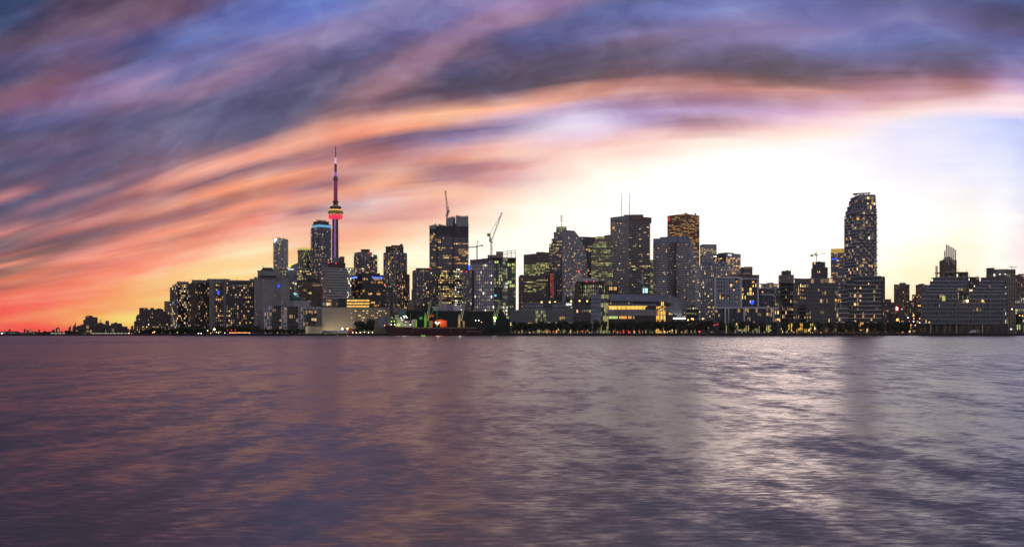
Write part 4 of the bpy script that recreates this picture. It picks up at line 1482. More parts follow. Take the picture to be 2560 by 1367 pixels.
def crane(label, Y, mast, jib, counter=None, m='rusty_steel', cab=True, w=1.1, apex=None, name='tower_crane', base_z=None):
    x, yb, yt = mast
    r = thing(name, label, 'crane', (PX(x, Y), Y, PZ(yb, Y)))
    p = lambda a: (PX(a[0], Y), Y, PZ(a[1], Y))
    mb = MB()
    lattice(mb, p((x, yb)), p((x, yt)), w, m, max(4, int((yb - yt) / 3)))
    mb.build('mast', r)
    mb = MB()
    lattice(mb, p(jib[0]), p(jib[1]), w * .7, m, 14)
    mb.build('jib', r)
    if counter:
        mb = MB()
        lattice(mb, p(counter[0]), p(counter[1]), w * .8, m, 5)
        q1 = p(counter[1])
        mb.box(q1[0] - 2.2, q1[0] + 2.2, Y - 1.6, Y + 1.6, q1[2] - 2.2, q1[2] + 1.2, 'concrete')
        mb.build('counter_jib', r)
    if apex:
        mb = MB()
        lattice(mb, p((x, yt)), p(apex), w * .6, m, 3)
        mb.bar(p(apex), p(jib[1]), .22, m)
        if counter:
            mb.bar(p(apex), p(counter[1]), .22, m)
        mb.build('apex_stay', r)
    if cab:
        mb = MB()
        c = p((x, yt))
        mb.box(c[0] - 3.2, c[0] - .6, Y - 1.5, Y + 1.5, c[2] - 1.5, c[2] + 2.0, 'white_steel')
        mb.box(c[0] - 1.8, c[0] + 1.8, Y - 1.8, Y + 1.8, c[2] - 2.4, c[2] - 1.6, m)
        mb.build('cab', r)
    return r
r = crane('red luffing crane standing upright on the giant glass tower', 1812, (1118, 552, 538), ((1118.6, 537), (1113.6, 476.5)), ((1119, 537), (1121.5, 527)), apex=(1120.8, 517), w=1.5)
r = crane('red and white luffing crane over the half finished office, jib raised right', 1175, (1228.5, 645, 601), ((1229.5, 600), (1255, 531.5)), ((1227.5, 600), (1222, 586)), apex=(1223.5, 587), w=.95)
r = crane('distant flat jib crane behind the half finished office', 2400, (1192.5, 660, 616), ((1192.5, 617), (1170, 618.5)), ((1192.5, 616), (1206, 613.5)), apex=(1194.2, 600.5), m='beige_stone', w=1.6)

# --- financial district -----------------------------------------------------
tower('small_block', 'small brown block left of the green lit brown office', 1900, [
    (1297, 1310, 692, dict(st=q('grid', fh=3.6, bw=3.2, lit=.1, slab='brown_stone', pier='brown_stone'), wall='brown_stone')),
    (1299, 1310, 688, dict(yb=693, wall='brown_stone', Y=1910))]).done()
xg = q('vert', fh=4.1, bw=2.8, lit=.1, pal='grn', slab='brown_stone', pier='brown_stone', pd=.5, pw=.7, sh=1.1, run=5, glass='glass',
       rows={5: .0, 6: .95, 7: .9, 8: .9, 9: .85, 10: .9, 11: .8, 12: .15, 13: .1, 14: 0, 15: .95, 16: .1, 17: .8, 18: .3, 19: .4, 20: .6, 0: 0, 1: 0, 2: .05, 3: 0, 4: 0})
b = tower('office_tower', 'brown office tower with green lit bands of floors', 2000, [
    (1309.5, 1341, 636.5, dict(st=xg, wall='brown_stone', yt2=634, D=36)),
    (1341, 1373, 629.5, dict(st=xg, wall='brown_stone', yt2=631, Y=1996, D=36)),
])
b.done()
yb1 = q('curtain', fh=3.9, bw=3.0, lit=.35, pal='off', slab='grey_panel', pier='grey_panel', glass='glass', run=4, sh=.9, pe=2, pw=.5, pd=.5)
yb2 = q('condo', fh=3.4, bw=3.2, lit=.18, pal='resblue', slab='grey_panel', pier='blue_panel', glass='glass_pale', sd=.8, over=0, pe=2, pd=1.1, pw=.8, sh=.9)
b = tower('stepped_tower', 'stepped dark tower with a white lit crown and a broadcast mast', 2100, [
    (1372.5, 1409, 610.5, dict(st=yb1, wall='grey_panel', D=50)),
    (1379, 1409, 597.5, dict(st=yb1, yb=610.5, wall='grey_panel', D=45, Y=2104)),
    (1384.5, 1409, 581, dict(st=yb1, yb=597.5, wall='grey_panel', D=40, Y=2108)),
    (1391, 1416, 567.5, dict(st=q('grid', fh=6, bw=4, lit=.5, pal='grn', slab='grey_panel', pier='grey_panel'), yb=581, wall='grey_panel', D=26, Y=2112)),
])
mbx = MB()
mbx.box(PX(1400, 2110), PX(1413, 2110), 2109, 2110.5, PZ(572, 2110), PZ(567.5, 2110), 'lit_gdim')
mbx.box(PX(1401.5, 2110), PX(1405, 2110), 2108, 2109, PZ(580, 2110), PZ(568, 2110), 'lit_gdim')
mbx.build('lit_crown', b.root)
glow('mast_glow', (.75, .85, .65), .55)
mbx = MB()
mbx.bar((PX(1404, 2124), 2124, PZ(568, 2124)), (PX(1404, 2124), 2124, PZ(537, 2124)), .7, 'white_steel', 6)
for yy in (541, 546, 552):
    mbx.bar((PX(1400.5, 2124), 2124, PZ(yy, 2124)), (PX(1407.5, 2124), 2124, PZ(yy, 2124)), .45, 'white_steel', 4)
    mbx.bar((PX(1400.8, 2124), 2124, PZ(yy + 2, 2124)), (PX(1400.8, 2124), 2124, PZ(yy - 2, 2124)), .35, 'white_steel', 4)
    mbx.bar((PX(1407.2, 2124), 2124, PZ(yy + 2, 2124)), (PX(1407.2, 2124), 2124, PZ(yy - 2, 2124)), .35, 'white_steel', 4)
mbx.build('antenna', b.root)
b.done()
# curved sail profile tower in front of it
b = Building('curved_tower', 'slate blue tower whose right side curves in towards the top', 1437, 2000)
Y0 = 2000
prof = [(577, 1436.5), (583, 1441), (593, 1449), (604, 1456), (617, 1461), (632, 1465), (649, 1467.5), (680, 1468.5), (836, 1468.5)]
z_prev = GZ
for (yt, xr), (yb_, xr2) in reversed(list(zip(prof, prof[1:]))):
    st = dict(yb2)
    if yt < 600:
        st['lit'] = .05
        st['fh'] = 4
    if yt == 577:
        st = None
    pts = [Vector((PX(1406.5, Y0), Y0)), Vector((PX(xr, Y0), Y0)), Vector((PX(xr, Y0) , Y0 + 30)), Vector((PX(1406.5, Y0), Y0 + 30))]
    b.polyvol(pts, PZ(yb_, Y0) if yb_ < 836 else GZ, PZ(yt, Y0), [st], 'grey_panel', para=0)
    # wedge joining to the wider tier
    if yt > 577:
        up = [p for p in prof if p[0] < yt][-1]
        b.wall.hexa([(PX(up[1], Y0), Y0, PZ(yt, Y0) - .01), (PX(xr, Y0), Y0, PZ(yt, Y0) - .01), (PX(xr, Y0), Y0 + 30, PZ(yt, Y0) - .01), (PX(up[1], Y0), Y0 + 30, PZ(yt, Y0) - .01),
                     (PX(up[1], Y0) - .02, Y0, PZ(up[0], Y0) - .02), (PX(up[1], Y0), Y0, PZ(up[0], Y0) - .02), (PX(up[1], Y0), Y0 + 30, PZ(up[0], Y0) - .02), (PX(up[1], Y0) - .02, Y0 + 30, PZ(up[0], Y0) - .02)], 'blue_panel')
b.wall.hexa([(PX(1406.5, Y0), Y0, PZ(577, Y0)), (PX(1436.5, Y0), Y0, PZ(577, Y0)), (PX(1436.5, Y0), Y0 + 30, PZ(577, Y0)), (PX(1406.5, Y0), Y0 + 30, PZ(577, Y0)),
             (PX(1406.5, Y0), Y0, PZ(574.5, Y0)), (PX(1435.5, Y0), Y0, PZ(577 - .2, Y0)), (PX(1435.5, Y0), Y0 + 30, PZ(577 - .2, Y0)), (PX(1406.5, Y0), Y0 + 30, PZ(574.5, Y0))], 'grey_panel')
b.done()
tower('black_tower', 'black slab tower between the curved tower and the green stepped tower', 2350, [
    (1449, 1489.5, 591.5, dict(st=q('curtain', fh=4, bw=3, lit=.09, pal='off', slab='black_panel', pier='black_panel', glass='glass_black', run=3), wall='black_panel', yt2=593))]).done()
ag = q('office', fh=3.9, bw=3.0, lit=.34, pal='grn', slab='beige_stone', pier='beige_stone', glass='glass_green', sh=1.4, run=4, pw=.5)
ag2 = dict(ag, pal='off', lit=.26)
b = tower('stepped_office', 'olive stepped office tower with notched shoulders lit green', 1950, [
    (1478.5, 1532, 625, dict(st=ag, wall='beige_stone', D=40)),
    (1482, 1532, 610, dict(st=ag, yb=625, wall='beige_stone', D=36, Y=1953)),
    (1486, 1532, 599, dict(st=ag2, yb=610, wall='beige_stone', D=32, Y=1956)),
    (1490.5, 1511, 592.5, dict(st=ag2, yb=599, wall='beige_stone', D=28, Y=1959)),
    (1511, 1533, 589, dict(st=ag2, yb=600, wall='beige_stone', D=28, Y=1957)),
])
b.done()
tower('small_lit_block', 'low dark block with a tall red lit panel below the stepped tower', 1250, [
    (1366, 1372, 690, dict(wall='dark_panel', st=q('grid', fh=4, bw=3, lit=.1, slab='dark_panel', pier='dark_panel'))),
    (1372, 1385, 681, dict(wall='black_panel')),
    (1385, 1392, 684, dict(wall='grey_panel', Y=1252)),
    (1392, 1404, 680, dict(wall='black_panel', st=q('grid', fh=4, bw=3, lit=.1, slab='dark_panel', pier='dark_panel'))),
]).done()
PAL['redp'] = [('lit_red', 5), ('lit_dim', 1)]
b = tower('red_lit_panel_block', 'narrow tower face glowing red with fine window rows', 1235, [
    (1375, 1384.5, 684, dict(wall='red_granite', D=8, st=q('grid', fh=3.0, bw=1.6, lit=.85, pal='redp', slab='dark_brick', pier='dark_brick', pw=.4, glass='glass')))])
b.done()
# bank tower with white bands and two masts
bb_l = q('condo', fh=4.0, bw=3.2, lit=.06, pal='res', slab='pale_concrete', pier='grey_panel', glass='glass', sh=1.5, sd=.9, over=.2, pe=0, rows={3: .5, 30: .4, 31: .5})
bb_r = q('band', fh=4.0, bw=3.2, lit=.05, pal='off', slab='concrete', pier='dark_panel', glass='glass_black', sh=1.2, sd=1.6, over=1.8, pe=3, pd=.3, run=3,
         rows={28: .8, 29: .35, 27: .4, 30: .2, 31: .2, 33: .3, 15: .15})
b = tower('bank_tower', 'tallest pale banded bank tower with two thin roof masts', 2150, [
    (1526, 1572, 547, dict(st=dict(bb_l), wall='concrete', yt2=545, D=60)),
    (1564.5, 1572, 541, dict(wall='concrete', Y=2146, D=20, para=0)),
    (1572, 1625, 546, dict(st=dict(bb_r), wall='concrete', Y=2147, D=56)),
    (1526, 1572, 543.5, dict(yb=551, wall='grey_panel', yt2=538.5, Y=2145, D=58)),
    (1572, 1629, 538.5, dict(yb=552, wall='brown_stone', yt2=544.5, Y=2144, D=58)),
    (1560, 1608, 537.5, dict(yb=545, wall='brown_stone', Y=2170, D=20)),
])
for x in (1554, 1573.5):
    mb = MB()
    Y = 2185
    lattice(mb, (PX(x, Y), Y, PZ(540, Y)), (PX(x, Y), Y, PZ(505, Y)), .75, 'rusty_steel', 14)
    mb.bar((PX(x, Y), Y, PZ(505, Y)), (PX(x, Y), Y, PZ(483, Y)), .55, 'steel', 6)
    mb.build('antenna', b.root)
mbx = MB()
Yq = 2141
mbx.box(PX(1532, Yq), PX(1536, Yq), Yq, Yq + 1, PZ(572.5, Yq), PZ(566.5, Yq), 'lit_amber')
mbx.build('logo_sign', b.root, label='small orange logo near the top corner')
b.done()
# pale tower cluster with curved balconies
cc = q('condo', fh=3.3, bw=3.2, lit=.06, pal='res', slab='pale_concrete', pier='grey_panel', glass='glass', sh=1.3, sd=1.2, over=.3, pe=0)
b = Building('balcony_tower', 'broad grey tower with scalloped balcony stacks right of the bank tower', 1680, 1700)
edges = [(1633, 1712), (1642, 1702), (1650, 1698), (1668, 1698), (1680, 1708), (1690, 1708), (1692, 1702), (1700, 1698), (1716, 1698), (1726, 1704), (1733, 1716)]
pl = [Vector((PX(x, Y), Y)) for x, Y in edges]
bk_ = [Vector((PX(1731, 1745), 1745)), Vector((PX(1636, 1745), 1745))]
tops = {0: 600, 1: 597, 2: 594, 3: 594, 4: 592, 5: 592, 6: 592, 7: 591, 8: 596, 9: 605}
b.polyvol(pl + bk_, GZ, PZ(606, 1700), [None] * 10, 'grey_panel', para=0)
for i in range(10):
    zz = PZ(606, 1700)
    A, B_ = pl[i], pl[i + 1]
    b.facade(A, B_, GZ, zz, zz, cc if i not in (4, 5) else dict(cc, slab='dark_panel', sd=.5))
for x0, x1, yt in ((1633, 1650, 597), (1650, 1668, 593), (1668, 1691, 591), (1691, 1704, 592), (1704, 1717, 590), (1717, 1727, 597)):
    b.vol(x0, x1, yt, yb=606.5, Y=1704 + (x0 % 3), wall='blue_panel', D=24, para=.5)
b.rooftop(1671, 1690, 589.5, 592, Y=1712)
b.done()
# red granite tower
dg = q('grid', fh=3.9, bw=3.0, lit=.55, pal='org', slab='red_granite', pier='red_granite', glass='glass_black', pw=.9, sh=1.4, run=6, part=False,
       rows={0: .3, 1: .45, 4: .2, 5: .2, 8: .35})
b = tower('granite_tower', 'red granite office tower with orange windows and a red logo', 2300, [
    (1669, 1748, 535, dict(st=dg, str_=dict(dg, rows={12: .4, 14: .3}), xc=1713, wall='red_granite', asp=1.0)),
])
pts, _ = b.corners(1669, 1748, 2300, 1713)
A, B_ = Vector(pts[0]), Vector(pts[1])
d = (B_ - A).normalized()
mb = MB()
n_ = Vector((d.y, -d.x))
p_ = A + d * 2.5 + n_ * .8
S_PATH = [(4.4, 8.2), (3.4, 9.4), (1.8, 9.6), (.6, 8.6), (.6, 7.2), (1.6, 6.0), (3.2, 5.0), (4.3, 3.9), (4.3, 2.3), (3.2, 1.0), (1.6, .8), (.3, 1.8)]
for (a0, b0), (a1, b1) in zip(S_PATH, S_PATH[1:]):
    zb = PZ(549, 2310)
    mb.bar((p_.x + d.x * a0, p_.y + d.y * a0, zb + b0), (p_.x + d.x * a1, p_.y + d.y * a1, zb + b1), .62, 'lit_redbright', 5)
mb.build('logo_sign', b.root, label='red S shaped logo')
b.rooftop(1711, 1718, 532.5, 536, Y=2340)
b.rooftop(1737, 1741, 533, 536, Y=2340)
b.done()
tower('blue_glass_sliver', 'blue glass tower edge tucked in front of the granite tower', 1800, [
    (1731, 1741, 632, dict(st=q('curtain', fh=3.4, bw=2.8, lit=.15, pal='resblue', glass='glass_blue'), wall='blue_panel'))]).done()
b = tower('white_ribbed_block', 'pale block with vertical ribs behind the blue glass sliver', 1600, [
    (1722, 1741, 695, dict(st=q('vert', fh=4, bw=3, lit=.1, slab='pale_concrete', pier='pale_concrete', glass='glass'), wall='pale_concrete'))])
b.done()
eb = q('curtain', fh=3.9, bw=3, lit=.35, pal='off', slab='blue_panel', pier='blue_panel', glass='glass_blue', run=4, sh=.8,
       rows={0: 0, 1: .0, 2: .1, 3: .7, 4: .8, 5: .75, 6: .6, 7: .15, 8: .2, 9: .1})
b = tower('blue_office_tower', 'blue glass office with yellow floors right of the granite tower', 2200, [
    (1750, 1791.5, 610, dict(st=eb, wall='blue_panel', yt2=611, xc=1758, str_=eb)),
])
b.done()
tower('orange_window_office', 'narrow greenish office with lit floors between pale towers', 2250, [
    (1624, 1634, 650, dict(st=q('office', fh=3.9, bw=3, lit=.6, pal='grn', glass='glass_green'), wall='grey_panel'))]).done()
fb_ = q('curtain', fh=3.9, bw=3, lit=.25, pal='org', slab='blue_panel', pier='blue_panel', glass='glass_blue', run=3, sh=.7, rows={0: 0, 1: .05})
b = tower('accounting_office', 'blue grey glass office carrying the same white name sign on two faces', 1900, [
    (1783, 1851.5, 634, dict(st=dict(fb_, slab='brown_stone', glass='glass'), str_=fb_, xc=1815, wall='blue_panel', asp=1.1)),
    (1795, 1835, 632, dict(yb=635, Y=1930, xc=1817, wall='grey_panel')),
])
pts, _ = b.corners(1783, 1851.5, 1900, 1815, asp=1.1)
for (A, B_, u0, wd, y) in ((pts[0], pts[1], 2, 11.5, 640), (pts[1], pts[2], 5, 12.5, 638.5)):
    A, B_ = Vector(A), Vector(B_)
    d = (B_ - A).normalized()
    nr = Vector((d.y, -d.x))
    c = A + d * u0 + nr * .8
    t = text_part('Deloitte.', b.root, 0, y, c.y, 4.2, 'sign_white', d, wpx=wd)
    rl = root_loc(b.root)
    t.location = (c.x - rl[0], c.y - rl[1], PZ(y, 1900) - rl[2])
b.done()
hh = q('condob', fh=3.2, bw=3.0, lit=.2, pal='resblue', slab='pale_concrete', pier='pale_concrete', glass='glass_pale', sd=1.0, over=.8, pe=3, pw=.6, sh=.9)
b = tower('pale_apartment_tower', 'pale grey balconied apartment tower in front of the name sign office', 1300, [
    (1738, 1752, 665, dict(st=hh, wall='pale_concrete', D=24)),
    (1752, 1790, 665, dict(st=dict(hh, glass='glass'), wall='pale_concrete', Y=1296, D=24)),
    (1752, 1811, 655, dict(st=q('grid', lit=.15, fh=3.2, bw=3.5, slab='blue_panel', pier='blue_panel'), yb=665, wall='blue_panel', Y=1310, D=20)),
    (1790, 1830, 667, dict(st=hh, wall='pale_concrete', Y=1302, D=24)),
])
b.done()
b = tower('round_top_block', 'small brown block with a lit curved crown behind the framed building', 1500, [
    (1852, 1866, 669, dict(st=q('grid', lit=.1, slab='brown_stone', pier='brown_stone'), wall='brown_stone')),
    (1860, 1881, 668, dict(st=q('band', lit=.25, fh=4.5, slab='brown_stone', glass='glass_green'), wall='brown_stone', Y=1494)),
])
b.mast(1884, 669, 676, r=.3)
b.done()
b = tower('brown_slab', 'plain brown slab behind the framed white condominium', 1180, [
    (1822, 1898, 689, dict(wall='brown_stone', st=q('band', fh=5, bw=4, lit=.04, slab='brown_stone', sh=3), D=20))])
b.plant.box(PX(1826, 1185), PX(1868, 1185), 1185, 1192, PZ(690, 1185), PZ(686.5, 1185), 'dark_roof')
b.done()

# --- waterfront, right half: framed condominium ------------------------------
CP = q('curtain', fh=4.75, bw=3.2, lit=.16, pal='res', sh=.35, slab='grey_panel', pier='dark_panel', glass='glass_blue', pw=.25, pd=.12, ind=True, run=1)
def frame_bar(b, x0, x1, y0, y1, Y, d0=0.0, d1=2.2, m='white_panel', name='white_frame'):
    mb = MB()
    mb.box(PX(x0, Y), PX(x1, Y), Y - d1, Y + d0, PZ(y1, Y), PZ(y0, Y), m)
    return mb.build(name, b.root)
b = Building('framed_condominium', 'dark glass condominium boxed in thick white frames', 1860, 1040)
b.vol(1790, 1852, 697, q('curtain', run=1, fh=4.75, bw=3.1, lit=.14, pal='res', sh=.35, slab='grey_panel', glass='glass_blue', pe=2, pw=.3, pd=.12, ind=True), yb=768, Y=1043, D=40, wall='dark_panel')
b.vol(1853, 1893, 698, q('curtain', fh=4.75, bw=3.1, lit=.14, run=1, pal='gold', sh=.35, slab='black_panel', glass='glass_black', pe=2, pw=.3, pd=.12, ind=True), yb=768, Y=1040, D=40, wall='black_panel')
b.vol(1787, 1858, 771, q('curtain', run=1, fh=4.6, bw=3.1, lit=.16, pal='res', sh=.35, slab='dark_panel', glass='glass_black', pe=2, pw=.3, pd=.12, ind=True), yb=813, Y=1034, D=40, wall='dark_panel', para=.3)
b.vol(1862, 1932, 771, q('curtain', run=1, fh=4.6, bw=3.1, lit=.22, pal='res', sh=.35, slab='dark_panel', glass='glass_black', pe=2, pw=.3, pd=.12, ind=False), yb=813, Y=1033, D=40, wall='dark_panel', para=.3)
b.vol(1787, 1930, 813, q('vert', fh=9, bw=3.2, lit=.75, pal='pale', sh=.5, slab='dark_panel', pier='beige_stone', glass='glass', pd=.3, pw=.5), Y=1036, D=36, wall='dark_panel', para=0)
for f in ((1786, 1853, 692.5, 696, 1041), (1786, 1789.5, 696, 768, 1041), (1850.5, 1854, 694, 768, 1038), (1854, 1896, 695.5, 698.5, 1038), (1892.5, 1896, 698.5, 768, 1038),
          (1784, 1858, 767.5, 771, 1032), (1858, 1934, 767.5, 771, 1031), (1858, 1861.5, 771, 812, 1031), (1931, 1934.5, 771, 806, 1031), (1811, 1814, 771, 813, 1032), (1820, 1822, 771, 813, 1032)):
    frame_bar(b, *f)
for y in (704, 713.5, 723, 732.5, 742, 751.5, 761):
    for (xa, xb) in ((1791, 1810), (1826, 1849)):
        frame_bar(b, xa, xb, y, y + 1.0, 1041, d1=1.4, m='pale_concrete', name='balcony_slab')
frame_bar(b, 1876, 1887, 752, 760, 1039.2, d1=.6, m='lit_blue', name='blue_lit_window')
frame_bar(b, 1783, 1802, 810.5, 812.3, 1031, d1=.8, m='lit_pink', name='pink_awning_lights')
b.rooftop(1800, 1845, 689, 693, Y=1060, m='concrete')
b.done()
b = tower('terrace_pavilion_block', 'lower white framed block with a glowing rooftop pavilion', 1062, [
    (1896, 1966, 722, dict(st=q('curtain', fh=4.9, bw=3.1, run=1, lit=.14, pal='res', sh=.4, slab='grey_panel', glass='glass', pe=2, ind=True), wall='dark_panel', D=30)),
    (1902, 1944, 711, dict(st=q('curtain', fh=5.5, bw=5, lit=.5, pal='res', sh=.3, slab='dark_panel', glass='glass_pale'), yb=719.5, wall='dark_panel', Y=1072, D=12)),
])
frame_bar(b, 1896, 1968, 719.5, 722.5, 1060)
frame_bar(b, 1900, 1950, 734.5, 738, 1058)
frame_bar(b, 1935, 1938.5, 722, 770, 1058)
frame_bar(b, 1899, 1948, 709, 710.5, 1071, name='roof_canopy', m='white_panel')
beacon(b, 1913.5, 757, 1057, 'lit_magenta', 1.2)
b.done()
# curved condominium
mm = q('curtain', run=2, fh=4.5, bw=3.0, lit=.17, pal='res', sh=.5, sd=1.3, over=0, slab='grey_panel', pier='dark_panel', glass='glass', pw=.3, pd=.15, pe=2, ind=True)
b = Building('curved_condominium', 'long dark condominium with a gently curved banded front', 2010, 1060)
pts = [(1951, 1046), (1983, 1060), (2015, 1066), (2050, 1062), (2092, 1052)]
pl = [Vector((PX(x, Y), Y)) for x, Y in pts]
b.polyvol(pl + [Vector((PX(2092, 1085), 1085)), Vector((PX(1953, 1085), 1085))], GZ, PZ(708, 1055), [], 'dark_panel', para=.6)
for i in range(4):
    b.facade(pl[i], pl[i + 1], PZ(806, 1055), PZ(708, 1055), PZ(708, 1055), dict(mm, ind=(i < 3)))
    b.facade(pl[i], pl[i + 1], GZ, PZ(808, 1055), PZ(808, 1055), q('vert', fh=9, bw=3, lit=.26, pal='gold', slab='dark_panel', pier='brown_stone', glass='glass_black', pd=.4, pw=.5))
pts2 = [(1986, 1068), (2015, 1073), (2050, 1070), (2082, 1064)]
pl2 = [Vector((PX(x, Y), Y)) for x, Y in pts2]
b.polyvol(pl2 + [Vector((PX(2082, 1090), 1090)), Vector((PX(1986, 1090), 1090))], PZ(709, 1060), PZ(697, 1068),
          [q('curtain', fh=5, bw=5, lit=.35, pal='res', sh=.4, slab='dark_panel', glass='glass', pe=0)] * 3, 'dark_panel', para=.8, cap='grey_panel')
b.vol(1937, 1953, 748, dict(mm, ind=False, lit=.3), Y=1044, D=30, wall='dark_panel')
b.done()
b = tower('brown_roof_block', 'brown apartment tower with a spiky crown behind the curved condominium', 1500, [
    (1947, 1984, 688.5, dict(st=q('grid', fh=3.4, bw=3.2, lit=.15, pal='res', slab='brown_stone', pier='brown_stone', glass='glass_pale'), wall='brown_stone')),
    (1954, 1977, 678.5, dict(st=q('vert', fh=7, bw=3, lit=.5, pal='res', slab='brown_stone', pier='brown_stone'), yb=689, wall='brown_stone', Y=1508)),
])
for x in (1955, 1959, 1963, 1967, 1971, 1976):
    b.mast(x, 675.5, 679, r=.35, m='dark_brick')
b.done()
nn = q('condo', fh=4, bw=3.6, lit=.02, slab='rusty_steel', pier='dark_brick', glass='glass_black', sd=1.0, over=2.4, pe=3, sh=.6)
b = tower('unfinished_tower', 'unfinished brown concrete tower with rough floor edges under a small crane', 1700, [
    (2031, 2063, 656, dict(st=nn, wall='dark_brick', D=24)),
    (2062, 2069.5, 669, dict(st=nn, wall='dark_brick', D=20, Y=1706)),
    (2028.5, 2032, 672, dict(st=nn, wall='dark_brick', D=20, Y=1706)),
])
b.done()
crane('small tower crane with level jib on the unfinished brown tower', 1712, (2041.5, 656, 636), ((2041.5, 637), (2065, 633.5)), ((2041.5, 637), (2029.5, 638.2)), apex=(2040.2, 628), m='steel', w=.55)
gg = q('office', fh=3.8, bw=3, lit=.3, pal='org', slab='grey_panel', pier='grey_panel', glass='glass', run=3)
b = tower('gold_topped_tower', 'office tower with a glowing gold top band left of the tallest condominium', 1900, [
    (2077, 2112, 632, dict(st=gg, wall='grey_panel')),
    (2077, 2112, 622.5, dict(yb=632, wall='gold_glow' if 'gold_glow' in MATS else mat('gold_glow', (.55, .38, .08), .4, emit=(1, .62, .12), est=.35).name, Y=1899)),  # gold cladding given a faint emission of its own
])
mbx = MB()
mbx.box(PX(2081, 1897), PX(2094, 1897), 1896.5, 1897.5, PZ(649.5, 1897), PZ(646.5, 1897), 'lit_blue')
mbx.build('sign_board', b.root, label='small blue lit strip')
b.done()
# tallest condominium with staggered balconies
pl_ = q('condob', fh=4.2, bw=3.6, lit=.16, pal='res', slab='white_panel', pier='blue_panel', glass='glass_blue', sh=.9, sd=1.3, over=.9, pe=3)
pr_ = q('condob', fh=4.2, bw=4.4, lit=.16, pal='res', slab='pale_concrete', pier='dark_panel', glass='glass_black', sh=.4, sd=.9, over=2.2, pe=0, checker=1)
b = tower('staggered_balcony_tower', 'tallest condominium covered in staggered white balconies with a tapered top', 1200, [
    (2112, 2192, 536, dict(st=pl_, str_=pr_, xc=2141, wall='dark_panel', asp=1.2)),
    (2115, 2191, 524, dict(st=pl_, str_=pr_, xc=2142, yb=536, wall='blue_panel', Y=1203, asp=1.2)),
    (2119, 2190.5, 513, dict(st=pl_, str_=pr_, xc=2143, yb=524, wall='blue_panel', Y=1206, asp=1.2)),
    (2123.5, 2189.5, 499, dict(st=dict(pl_, checker=None), str_=dict(pr_, checker=None, lit=.2), xc=2144, yb=513, wall='blue_panel', Y=1209, asp=1.2)),
    (2126.5, 2189, 491.5, dict(st=q('curtain', fh=5, bw=4, lit=.12), xc=2145, yb=499, wall='blue_panel', Y=1212, asp=1.2)),
    (2136, 2188, 488, dict(yb=492, wall='grey_panel', Y=1216, xc=2150, asp=1.2)),
])
mbx = MB()
Y = 1226
mbx.box(PX(2136, Y), PX(2144, Y), Y, Y + 5, PZ(487, Y), PZ(483, Y), 'dark_panel')
mbx.bar((PX(2143, Y), Y, PZ(484.5, Y)), (PX(2176, Y), Y, PZ(483, Y)), .9, 'dark_panel')
mbx.bar((PX(2159, Y), Y, PZ(489, Y)), (PX(2159, Y), Y, PZ(484, Y)), .8, 'dark_panel')
mbx.bar((PX(2172, Y), Y, PZ(484, Y)), (PX(2172, Y), Y, PZ(486.5, Y)), .7, 'dark_panel')
mbx.build('window_cleaning_crane', b.root)
b.done()
qq = q('curtain', run=1, fh=4.9, bw=3.0, lit=.16, pal='res', sh=.6, sd=1.4, over=.3, slab='white_panel', pier='dark_panel', glass='glass_black', pw=.4, pd=.2, pe=2, ind=True, wave=True)
b = Building('balcony_condominium', 'waterfront condominium with staggered white balcony strips under the tallest tower', 2160, 1040)
b.vol(2134, 2203, 692, qq, yb=806, Y=1042, D=34, wall='dark_panel', cap='grey_panel')
b.vol(2118, 2134, 701, dict(qq, ind=False), yb=806, Y=1046, D=30, wall='dark_panel')
b.vol(2103, 2118, 716, dict(qq, ind=False), yb=806, Y=1044, D=30, wall='dark_panel')
b.vol(2091, 2121, 760, dict(qq, ind=False, glass='glass'), yb=806, Y=1036, D=30, wall='dark_panel')
b.vol(2203, 2211.5, 693, q('grid', fh=4.9, bw=3, lit=.2, slab='brown_stone', pier='brown_stone', glass='glass'), Y=1052, D=24, wall='brown_stone')
b.vol(2092, 2203, 806, q('vert', fh=9, bw=3, lit=.26, pal='gold', slab='dark_panel', pier='brown_stone', glass='glass_black', pd=.4, pw=.5), Y=1044, D=30, wall='dark_panel', para=0)
b.mast(2209, 690, 694)
b.done()
# distant towers right of it
rr_ = q('grid', fh=3.4, bw=3.2, lit=.2, pal='res', slab='brown_stone', pier='brown_stone', pe=2, pd=.8)
tower('brown_apartment_block', 'low brown apartment block just right of the balcony condominium', 1400, [
    (2213, 2228, 749, dict(st=rr_, wall='brown_stone')), (2226, 2237, 757, dict(st=rr_, wall='brown_stone', Y=1404)), (2208, 2240, 775, dict(st=rr_, wall='brown_stone', Y=1390))]).done()
b = tower('twin_rib_tower', 'brown ribbed apartment tower standing alone against the yellow sky', 1500, [
    (2235.5, 2250, 712, dict(st=rr_, wall='brown_stone')), (2249, 2264, 708, dict(st=rr_, wall='brown_stone', Y=1496)), (2263, 2274, 712, dict(st=rr_, wall='brown_stone'))])
b.done()
tower('small_brown_block', 'small block in the gap right of the lone ribbed tower', 1550, [
    (2274, 2281, 752, dict(st=rr_, wall='brown_stone')), (2281, 2290, 737, dict(st=rr_, wall='brown_stone', Y=1556))]).done()
tower('brown_apartment_tower', 'brown apartment tower half hidden left of the terraced white block', 1450, [
    (2290, 2316, 713, dict(st=rr_, wall='brown_stone')), (2291, 2304, 725, dict(st=rr_, wall='brown_stone', Y=1444))]).done()
b = tower('lit_mall_block', 'low dark block with a glowing pink screen in the gap', 1300, [
    (2222, 2300, 785, dict(st=q('grid', fh=4.5, bw=5, lit=.15, pal='org', slab='dark_brick', pier='dark_brick'), wall='dark_brick'))])
mbx = MB()
mbx.box(PX(2238, 1298), PX(2246, 1298), 1297, 1298, PZ(777, 1298), PZ(766, 1298), 'lit_pink')
mbx.box(PX(2240, 1297), PX(2244, 1297), 1296, 1297, PZ(775, 1298), PZ(768, 1298), 'sign_white')
mbx.build('lit_screen', b.root)
